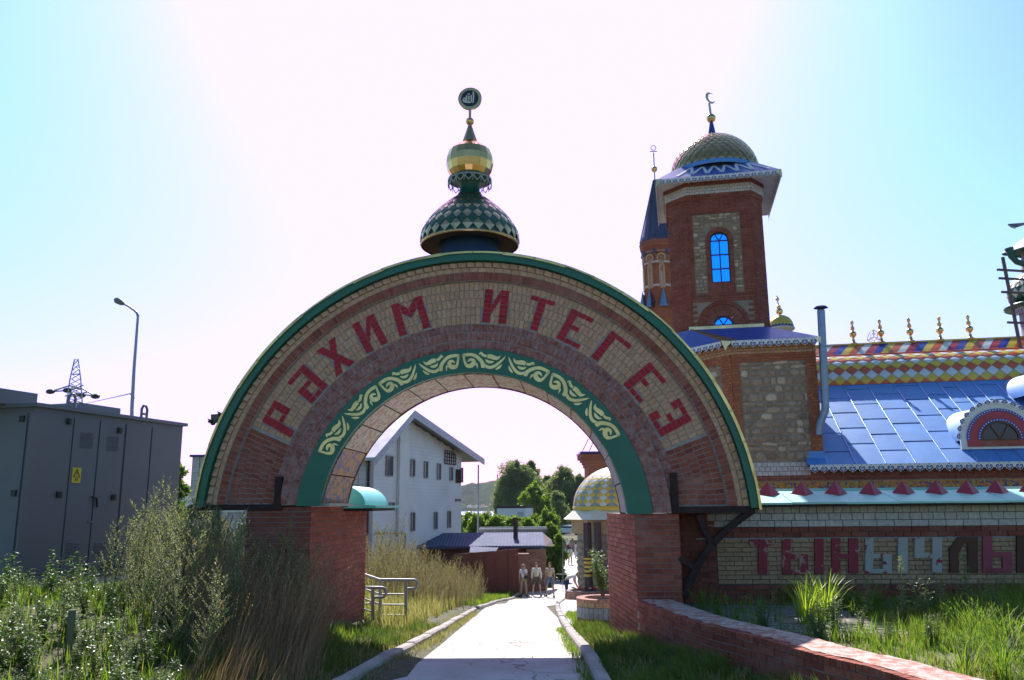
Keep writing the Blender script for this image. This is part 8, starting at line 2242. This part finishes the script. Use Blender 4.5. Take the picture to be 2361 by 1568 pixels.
# --- individual plants
mugp = [mugwort(1.4, 26, 100+i, .16, 1.1, 1.1) for i in range(3)]
MSP = [(560, 9.2, 1.05), (500, 9.8, 1.05), (450, 10.6, 1.1), (530, 11.4, 1.1), (470, 12.2, 1.15), (590, 11.2, .95), (410, 9.6, .95), (370, 11.0, .95), (330, 10.2, .8), (440, 13.4, 1.2), (500, 13.6, 1.15), (555, 13.6, 1.05), (620, 11.7, .95), (655, 11.6, .95), (690, 11.3, .85), (350, 8.6, .72), (425, 8.4, .85), (480, 8.0, .85), (390, 12.6, 1.0), (420, 14.6, 1.1), (610, 10.2, .85), (575, 14.6, 1.0), (470, 15.2, 1.15), (530, 15.2, 1.05), (400, 12.0, 1.15), (450, 12.4, 1.2), (500, 12.8, 1.15), (345, 12.4, .95), (310, 11.4, .8), (430, 11.6, 1.1), (480, 14.4, 1.2), (520, 12.2, 1.05), (565, 13.0, 1.0), (380, 14.0, 1.15), (290, 9.4, .62), (460, 16.5, 1.25), (400, 16.5, 1.2), (550, 16.5, 1.1), (345, 10.6, .9), (300, 10.0, .75), (320, 9.0, .7), (385, 10.2, .9), (430, 9.0, .9)]
mug_pl = []
for u, D, s_ in MSP:
    x = at(u, 1400, D).x; mug_pl.append(((x, D, gz(x, D)-.03), random.uniform(0, 6.28), s_*random.uniform(.9, 1.05)))
stuff('mugwort_thicket', mugp, mug_pl, (M_mug, M_stem), 'grey green mugwort thicket between the transformer kiosk and the left pier')
for i, (u, D, s_, lb) in enumerate(((428, 12.6, 1.32, 'tallest grey green mugwort plant reaching the left tip of the arch'), (300, 11.0, 1.15, 'spreading mugwort plant with spiky sprays in front of the last kiosk door'), (655, 11.9, 1.22, 'dark mugwort plant silhouetted against the front of the left pier'), (700, 11.5, 1.05, 'mugwort plant leaning past the corner of the left pier'), (240, 10.2, .95, 'mugwort plant with a long arching spray before the lower kiosk louvres'))):
    f, st_ = mugwort(1.35, 24, 400+i, .22, 1.1, 1.1, .36, 2); r_ = plant('mugwort_plant', f, st_, M_mug, M_stem, lb, 'plant', None); x = at(u, 1400, D).x
    r_.location = (x, D, gz(x, D)-.03); r_.scale = (s_,)*3; r_.rotation_euler = (0, 0, i*1.3)
bwp = [broad(.55, 9, 120+i) for i in range(3)]+[broad(.40, 12, 130+i, .055, .62) for i in range(2)]
random.seed(91)
stuff('ground_cover_weeds', bwp, [((x, y, gz(x, y)-.03), random.uniform(0, 6.28), random.uniform(.35, .8)) for (x, y) in scatter(330, -7.2, -2.6, 5.2, 11.5, lambda x, y: left_ok(x, y) and not (x/y > -.39 and random.random() < .85))], (M_weed, M_stem), 'low leafy green weeds covering the left bank')
for i, (u, D, s_, lb) in enumerate(((18, 9.5, 1.0, 'leafy weed at the far left edge in front of the kiosk'), (60, 10.6, .75, 'low leafy weed below the first kiosk hinge'), (120, 9.6, 1.0, 'tall leafy weed in front of the wide kiosk door'), (180, 10.0, .95, 'tall leafy weed below the yellow warning sign'), (205, 8.8, .8, 'leafy weed growing beside the sawn off stake'))):
    f, st_ = broad(.55, 9, 420+i); r_ = plant('broadleaf_weed', f, st_, M_weed, M_stem, lb, 'plant', None); x = at(u, 1300, D).x
    r_.location = (x, D, gz(x, D)-.03); r_.scale = (s_,)*3
def dtuft(seed):
    random.seed(seed); m_ = MB(); tuft(m_, (0, 0, 0), 46, 1.12, .7, .0075, 0, .36, .8, lean=(.20, .0)); return m_
random.seed(92)
stuff('dry_grass_tufts', [(dtuft(140), None), (dtuft(141), None)], [((x, y, gz(x, y)-.04), random.uniform(-.5, .5), random.uniform(.7, 1.1)) for (x, y) in scatter(30, -4.9, -2.2, 6.4, 12.3, lambda x, y: left_ok(x, y) and -.375 < x/y < -.235)], (M_dry,), 'tall tan dry grass tufts leaning in front of the left pier', 'grass')
# feathery tall weeds beyond the pier
ftp = [mugwort(1.5, 16, 160+i, .20, 1.1, 1.25, .24, 8, .5) for i in range(3)]
random.seed(93); fpl = []
FSP = [(870, 1440, 21, 1.0), (900, 1440, 22, 1.0), (940, 1440, 23, 1.05), (985, 1430, 24, 1.0), (1030, 1420, 26, .95), (1060, 1410, 28, .9), (860, 1420, 25, 1.25), (900, 1420, 26, 1.25), (945, 1420, 26, 1.25), (990, 1410, 28, 1.25), (1030, 1405, 30, 1.2), (1070, 1400, 31, 1.05), (1095, 1390, 33, .95), (870, 1400, 30, 1.5), (915, 1400, 30, 1.5), (960, 1400, 31, 1.45), (1005, 1395, 33, 1.4), (1045, 1390, 34, 1.25), (880, 1390, 35, 1.7), (930, 1390, 36, 1.65), (980, 1385, 37, 1.5), (1020, 1385, 38, 1.45), (1060, 1380, 38, 1.25), (1090, 1385, 37, 1.0), (858, 1390, 33, 1.6), (850, 1400, 28, 1.4)]
FSP += [(u+random.uniform(-14, 14), v, D+random.uniform(-1, 1.5), s_*random.uniform(.7, .95)) for u, v, D, s_ in FSP]
for u, v, D, s_ in FSP:
    x = at(u, v, D).x; fpl.append(((x, D, gz(x, D)-.03), random.uniform(0, 6.28), s_*random.uniform(.85, 1.1)))
stuff('feathery_weeds', ftp, fpl, (M_tan, M_dstem), 'dense feathery tan green weeds on the bank beyond the left pier')
f, st_ = mugwort(1.5, 18, 460, .25, 1.1, 1.2, .3, 4, .2); r_ = plant('feathery_weed', f, st_, M_tan, M_dstem, 'feathery weed at the right end of the bank nearest the rusty gates', 'plant', None); x = at(1100, 1390, 33.5).x; r_.location = (x, 33.5, gz(x, 33.5)); r_.scale = (1.1,)*3
f, st_ = mugwort(1.5, 18, 461, .3, 1.1, 1.2, .3, 3, .15); r_ = plant('feathery_weed', f, st_, M_tan, M_dstem, 'tall thin feathery weed standing before the lower house wall', 'plant', None); x = at(905, 1390, 27).x; r_.location = (x, 27, gz(x, 27)); r_.scale = (1.75,)*3
# garden plants
LM = []
for i in range(2):
    random.seed(170+i); r_ = thing('arching_blade_clump', 'clump of long bright yellow green arching blades in the garden', 'plant', (0, 0, 0)); m_ = MB(); tuft(m_, (0, 0, 0), 75, .72, .35, .020, 0, .75); m_.build('blades', M_lily, r_); LM.append(r_)
p = at(1860, 1430, 10.8); LM[0].location = (p.x, 10.8, TZ); LM[0]['label'] = 'large clump of long bright yellow green arching blades at the left of the garden'
p = at(1905, 1430, 11.1); LM[1].location = (p.x, 11.1, TZ); LM[1]['label'] = 'second bright arching blade clump just right of the largest one'
def spire(h, seed):
    random.seed(seed); f = MB(); s_ = MB(); s_.tube([(0, 0, 0), (.01, 0, h*.5), (.03, 0, h)], [.008, .006, .002], 5)
    n_ = int(h/.0042)
    for i in range(n_):
        t = .12+.88*i/n_; ln = (.11*(1-t)**.6+.03)*random.uniform(.7, 1.2); a = random.uniform(0, 2*PI); leaf(f, (.03*t, 0, h*t), Vector((math.cos(a), math.sin(a), random.uniform(.1, 1.0))), ln, .014, .25)
    return f, s_
for u, vb, vt, D, lb in ((2085, 1440, 1282, 10.9, 'tall pale green spire plant in front of the grey letters'), (2235, 1440, 1278, 10.7, 'tallest dark spire plant with glossy drooping leaves below the brown letter'), (2176, 1430, 1330, 11.2, 'shorter pale spire plant between the two tall ones'), (2000, 1420, 1330, 11.4, 'short plumed plant left of the tall spire')):
    h = at(u, vt, D).z-TZ; p = at(u, vb, D); f, s_ = spire(h, int(u)); r_ = plant('spire_plant', f, s_, M_mug if u != 2235 else M_weed, M_stem, lb, 'plant', 'spire plants in the garden'); r_.location = (p.x, D, TZ)
gwp = [broad(.42, 10, 190+i, .05, .42) for i in range(3)]
random.seed(94)
stuff('garden_weeds', gwp, [((x, y, TZ-.02), random.uniform(0, 6.28), random.uniform(.5, 1.1)) for (x, y) in scatter(90, 4.0, 9.0, 7.2, 12.6, gard_ok)], (M_hedge, M_stem), 'small leafy weeds scattered through the garden grass')
for i, (u, v, D, lb) in enumerate(((1890, 1500, 9.3, 'bushy weed close behind the curved wall below the bright blade clumps'), (1925, 1470, 9.8, 'bushy weed just right of the one close behind the curved wall'), (1760, 1440, 10.2, 'low bushy weed at the edge of the paved patch'), (2130, 1430, 10.6, 'dark bushy weed between the spire plants'), (2160, 1420, 11, 'bushy weed at the foot of the shorter spire plant'), (2290, 1430, 10.6, 'bushy weed at the right of the tallest dark spire plant'))):
    f, st_ = broad(.45, 12, 480+i, .05, .45); r_ = plant('garden_weed', f, st_, M_weed, M_stem, lb, 'plant', None); p = at(u, v, D); r_.location = (p.x, D, TZ-.02); r_.scale = (1.3,)*3
random.seed(96); tf = []
for i in range(3):
    m_ = MB(); tuft(m_, (0, 0, 0), 60, .50, .5, .011, 0, .8, .15); tf.append((m_, None))
stuff('long_grass_tufts', tf, [((x, y, TZ-.02), random.uniform(0, 6.28), random.uniform(.6, 1.15)) for (x, y) in scatter(75, 3.6, 9.5, 5.6, 12.2, gard_ok)], (M_grass,), 'long arching green grass tufts in the garden', 'grass')
# shrub in the planter
def shrub(h, n, seed, ll, spread=.35):
    random.seed(seed); f = MB(); s_ = MB()
    for k in range(n):
        a = random.uniform(0, 2*PI); pts = [Vector((0, 0, 0)), Vector((math.cos(a)*spread*.3, math.sin(a)*spread*.3, h*.45)), Vector((math.cos(a)*spread*random.uniform(.4, 1), math.sin(a)*spread*random.uniform(.4, 1), h*random.uniform(.6, 1)))]
        s_.tube(pts, [.012, .008, .003], 5)
        for i in range(60):
            t = random.uniform(.25, 1); p = pts[0].lerp(pts[1], t*2) if t < .5 else pts[1].lerp(pts[2], t*2-1); leaf(f, p+rdir()*random.uniform(0, .1), rdir(.5), ll*random.uniform(.6, 1.2), ll*.55, .25)
    return f, s_
f, s_ = shrub(.95, 16, 201, .06, .34); sh_ = plant('planter_shrub', f, s_, M_weed, M_bark, 'small leafy shrub growing in the grey striped planter', 'shrub', None); sh_.location = (PL1.x-.02, PL1.y-.05, -.06)
# --- trees
def crown_tree(name, label, pos, h, w_, lm, n_leaf, ll, seed, group=None, trunk=.35, droop=.35, low=.12, lobes=16):
    random.seed(seed); r2 = np.random.RandomState(seed)
    root = thing(name, label, 'tree', pos, group)
    tk = MB(); tk.tube([(0, 0, -.5), (.05*w_, 0, h*.3), (.02*w_, 0.02*w_, h*.6), (0, 0, h*.9)], [trunk, trunk*.75, trunk*.45, .04], 8)
    C = []
    for k in range(lobes):
        t = low+(1-low)*(k+.5)/lobes; prof = math.sin(PI*min(1, t*.92+.06))**.75
        a = k*2.4+random.uniform(-.5, .5); rr = w_*.5*prof*random.uniform(.35, .8)
        c_ = Vector((rr*math.cos(a), rr*math.sin(a), h*t)); C.append((c_, w_*.5*(.28+.26*prof)*random.uniform(.7, 1.2)))
        tk.tube([(0, 0, max(.1, h*t-.22*h)), c_*.6+Vector((0, 0, h*t*.4-.05*h)), c_], [trunk*.3, trunk*.18, .02], 5)
    to = tk.build('trunk', M_bark); to.parent = root
    V = []
    per = n_leaf//lobes
    for c_, R0 in C:
        nsub = 22
        subs = r2.normal(0, 1, (nsub, 3)); subs = subs/np.linalg.norm(subs, axis=1)[:, None]*R0*r2.uniform(.45, 1, (nsub, 1))
        idx = r2.randint(0, nsub, per); q = np.array(c_)[None, :]+subs[idx]+r2.normal(0, R0*.15, (per, 3)); V.append(q)
    Q = np.concatenate(V); N = len(Q)
    Q = Q[Q[:, 2] > h*low*.35]; N = len(Q)
    d = r2.normal(0, 1, (N, 3)); d[:, 2] -= droop; d /= np.linalg.norm(d, axis=1)[:, None]
    u_ = r2.normal(0, 1, (N, 3)); s_ = np.cross(d, u_); s_ /= np.linalg.norm(s_, axis=1)[:, None]
    L_ = ll*r2.uniform(.6, 1.3, (N, 1)); Wd = L_*(.30 if lm.name.startswith('willow') else .5)
    vv = np.stack([Q, Q+d*L_*.5+s_*Wd*.5, Q+d*L_, Q+d*L_*.5-s_*Wd*.5], 1)
    me = bpy.data.meshes.new('crown'); me.vertices.add(N*4); me.vertices.foreach_set('co', vv.reshape(-1)); me.loops.add(N*4); me.loops.foreach_set('vertex_index', np.arange(N*4, dtype=np.int32)); me.polygons.add(N); me.polygons.foreach_set('loop_start', np.arange(0, N*4, 4, dtype=np.int32)); me.update(calc_edges=True); me.materials.append(lm)
    o = bpy.data.objects.new('crown', me); COL.objects.link(o); o.parent = root
    return root
def tree_at(u, vtop, wpx, D, lm, label, seed, n=9000, ll=.5, name='willow_tree', zb=None, **kw):
    p = at(u, vtop, D); z0 = gz(p.x, D) if zb is None else zb; h = p.z-z0; w_ = wpx*D/F_
    return crown_tree(name, label, Vector((p.x, D, z0-.1)), h, w_, lm, n, ll, seed, **kw)
tree_at(1190, 1073, 112, 150, M_willow, 'tallest grey green willow at the left of the tree group by the lake', 301, 42000, .5, lobes=26)
tree_at(1226, 1066, 60, 158, M_willow, 'pointed grey green willow behind the middle of the tree group', 302, 20000, .48)
tree_at(1300, 1090, 95, 152, M_willow, 'broad dark willow at the right of the tree group beside the kiosk dome', 303, 36000, .5, lobes=24)
tree_at(1262, 1100, 60, 160, M_willow, 'lower willow filling the gap in the middle of the tree group', 304, 18000, .48)
tree_at(1336, 1098, 60, 150, M_willow, 'willow half hidden behind the yellow kiosk dome', 305, 14000, .46)
tree_at(1285, 1136, 50, 138, M_willow, 'small rounded grey green tree in front of the right willow', 306, 11000, .42)
tree_at(1232, 1124, 84, 134, M_maple, 'bright yellow green tree in front of the willows behind the white cabin', 307, 15000, .45, name='maple_tree')
tree_at(1152, 1120, 34, 152, M_willow, 'narrow willow bush at the left edge of the tree group above the lake', 308, 5000, .5)
hb = [(1085, 1186, 50, 76), (1120, 1188, 55, 74), (1158, 1192, 55, 75), (1196, 1196, 50, 76), (1232, 1190, 45, 77), (1262, 1180, 46, 76), (1066, 1190, 40, 80), (1102, 1192, 50, 70), (1140, 1196, 50, 70), (1178, 1200, 50, 71), (1216, 1198, 46, 72)]
HL = ['hedge sapling beside the corner of the white house, below the water', 'hedge sapling second from the white house', 'hedge sapling below the left end of the white cabin', 'hedge sapling under the middle of the white cabin', 'hedge sapling under the right cabin door', 'tallest hedge sapling at the right end of the hedge', 'hedge sapling half hidden by the white house wall', 'front hedge sapling just right of the house drainpipe', 'front hedge sapling left of the grey container', 'front hedge sapling behind the rusty chimney pipe', 'front hedge sapling at the right end of the grey container']
for i, (u, v, wpx, D) in enumerate(hb):
    tree_at(u, v, wpx*1.55, D, M_hedge, HL[i], 320+i, 6500, .30, name='hedge_bush', group='hedge saplings behind the shed', trunk=.06, lobes=16, low=.05)
for i, (u, v, wpx, D) in enumerate(((1272, 1206, 40, 62), (1290, 1232, 28, 58), (1266, 1250, 30, 58))):
    tree_at(u, v, wpx, D, M_hedge, ('tall leafy sapling leaning over the lane beside the shed', 'leafy sapling overhanging the far group of people', 'low leafy bush at the corner of the shed')[i], 340+i, 4500, .26, name='lane_sapling', trunk=.05, lobes=10, low=.1, zb=rz(D))
tree_at(1262, 1325, 26, 53, M_weed, 'low dark bush at the foot of the shed end wall', 345, 1500, .2, name='low_bush', trunk=.03, lobes=6, low=.05, zb=rz(53))
tree_at(412, 1070, 62, 24, M_weed, 'dark leafy bush beside the far corner of the transformer kiosk', 350, 5200, .16, name='leafy_bush', trunk=.06, lobes=11, low=.1)
tree_at(660, 1250, 60, 18.5, M_weed, 'dark leafy bush behind the left pier base', 351, 3500, .11, name='leafy_bush', trunk=.03, lobes=8, low=.05)
# weeds in the ground by the planter wall and under the right pier
random.seed(95)
for i, (u, v, D) in enumerate(((1650, 1400, 11.6), (1620, 1395, 12.0), (1700, 1440, 10.8))):
    r_ = thing('garden_grass_tuft', ('thin grass tuft in the shade between the right pier and the first letter', 'thin grass tuft growing right at the foot of the right pier', 'thin grass tuft just behind the curved wall where its top turns sunlit')[i], 'grass', (0, 0, 0)); m_ = MB(); tuft(m_, (0, 0, 0), 40, .42, .4, .008, 0, .5, .2); m_.build('blades', M_grass, r_); p = at(u, v, D); r_.location = (p.x, D, TZ)

# grit, straw and dead leaves blown on the road
random.seed(97); lt = MB()
for i in range(420):
    y = random.uniform(6, 26); a, b_ = lerp_tab(LK, y), lerp_tab(RK, y)
    x = a+(b_-a)*(random.betavariate(.45, .45)); p = Vector((x, y, rz(y)+.03)); an = random.uniform(0, 6.28); ln = random.uniform(.012, .045)
    d = Vector((math.cos(an), math.sin(an), random.uniform(0, .3))); s_ = Vector((-d.y, d.x, .1))*ln*random.uniform(.15, .5)
    lt.add([p-d*ln, p+s_, p+d*ln, p-s_+Vector((0, 0, .004))], [(0, 1, 2, 3)])
tag(lt.build('road_litter', M_dry), 'bits of straw and dead leaves scattered along the road edges', 'litter', kind='stuff')
# ------------------------------------------------------------------ summer haze over the lake
hzm = bpy.data.materials.new('air'); hzm.use_nodes = True
hn, hl = hzm.node_tree.nodes, hzm.node_tree.links
hn.remove(hn['Principled BSDF']); pvn = hn.new('ShaderNodeVolumePrincipled')
pvn.inputs['Color'].default_value = (0.86, 0.92, 1.0, 1); pvn.inputs['Density'].default_value = 0.00008; pvn.inputs['Anisotropy'].default_value = 0.2
hl.new(pvn.outputs[0], hn['Material Output'].inputs['Volume'])
q = MB(); q.box(-5000, 5000, -80, 9800, -14.5, 95); tag(q.build('haze', hzm), kind='stuff')
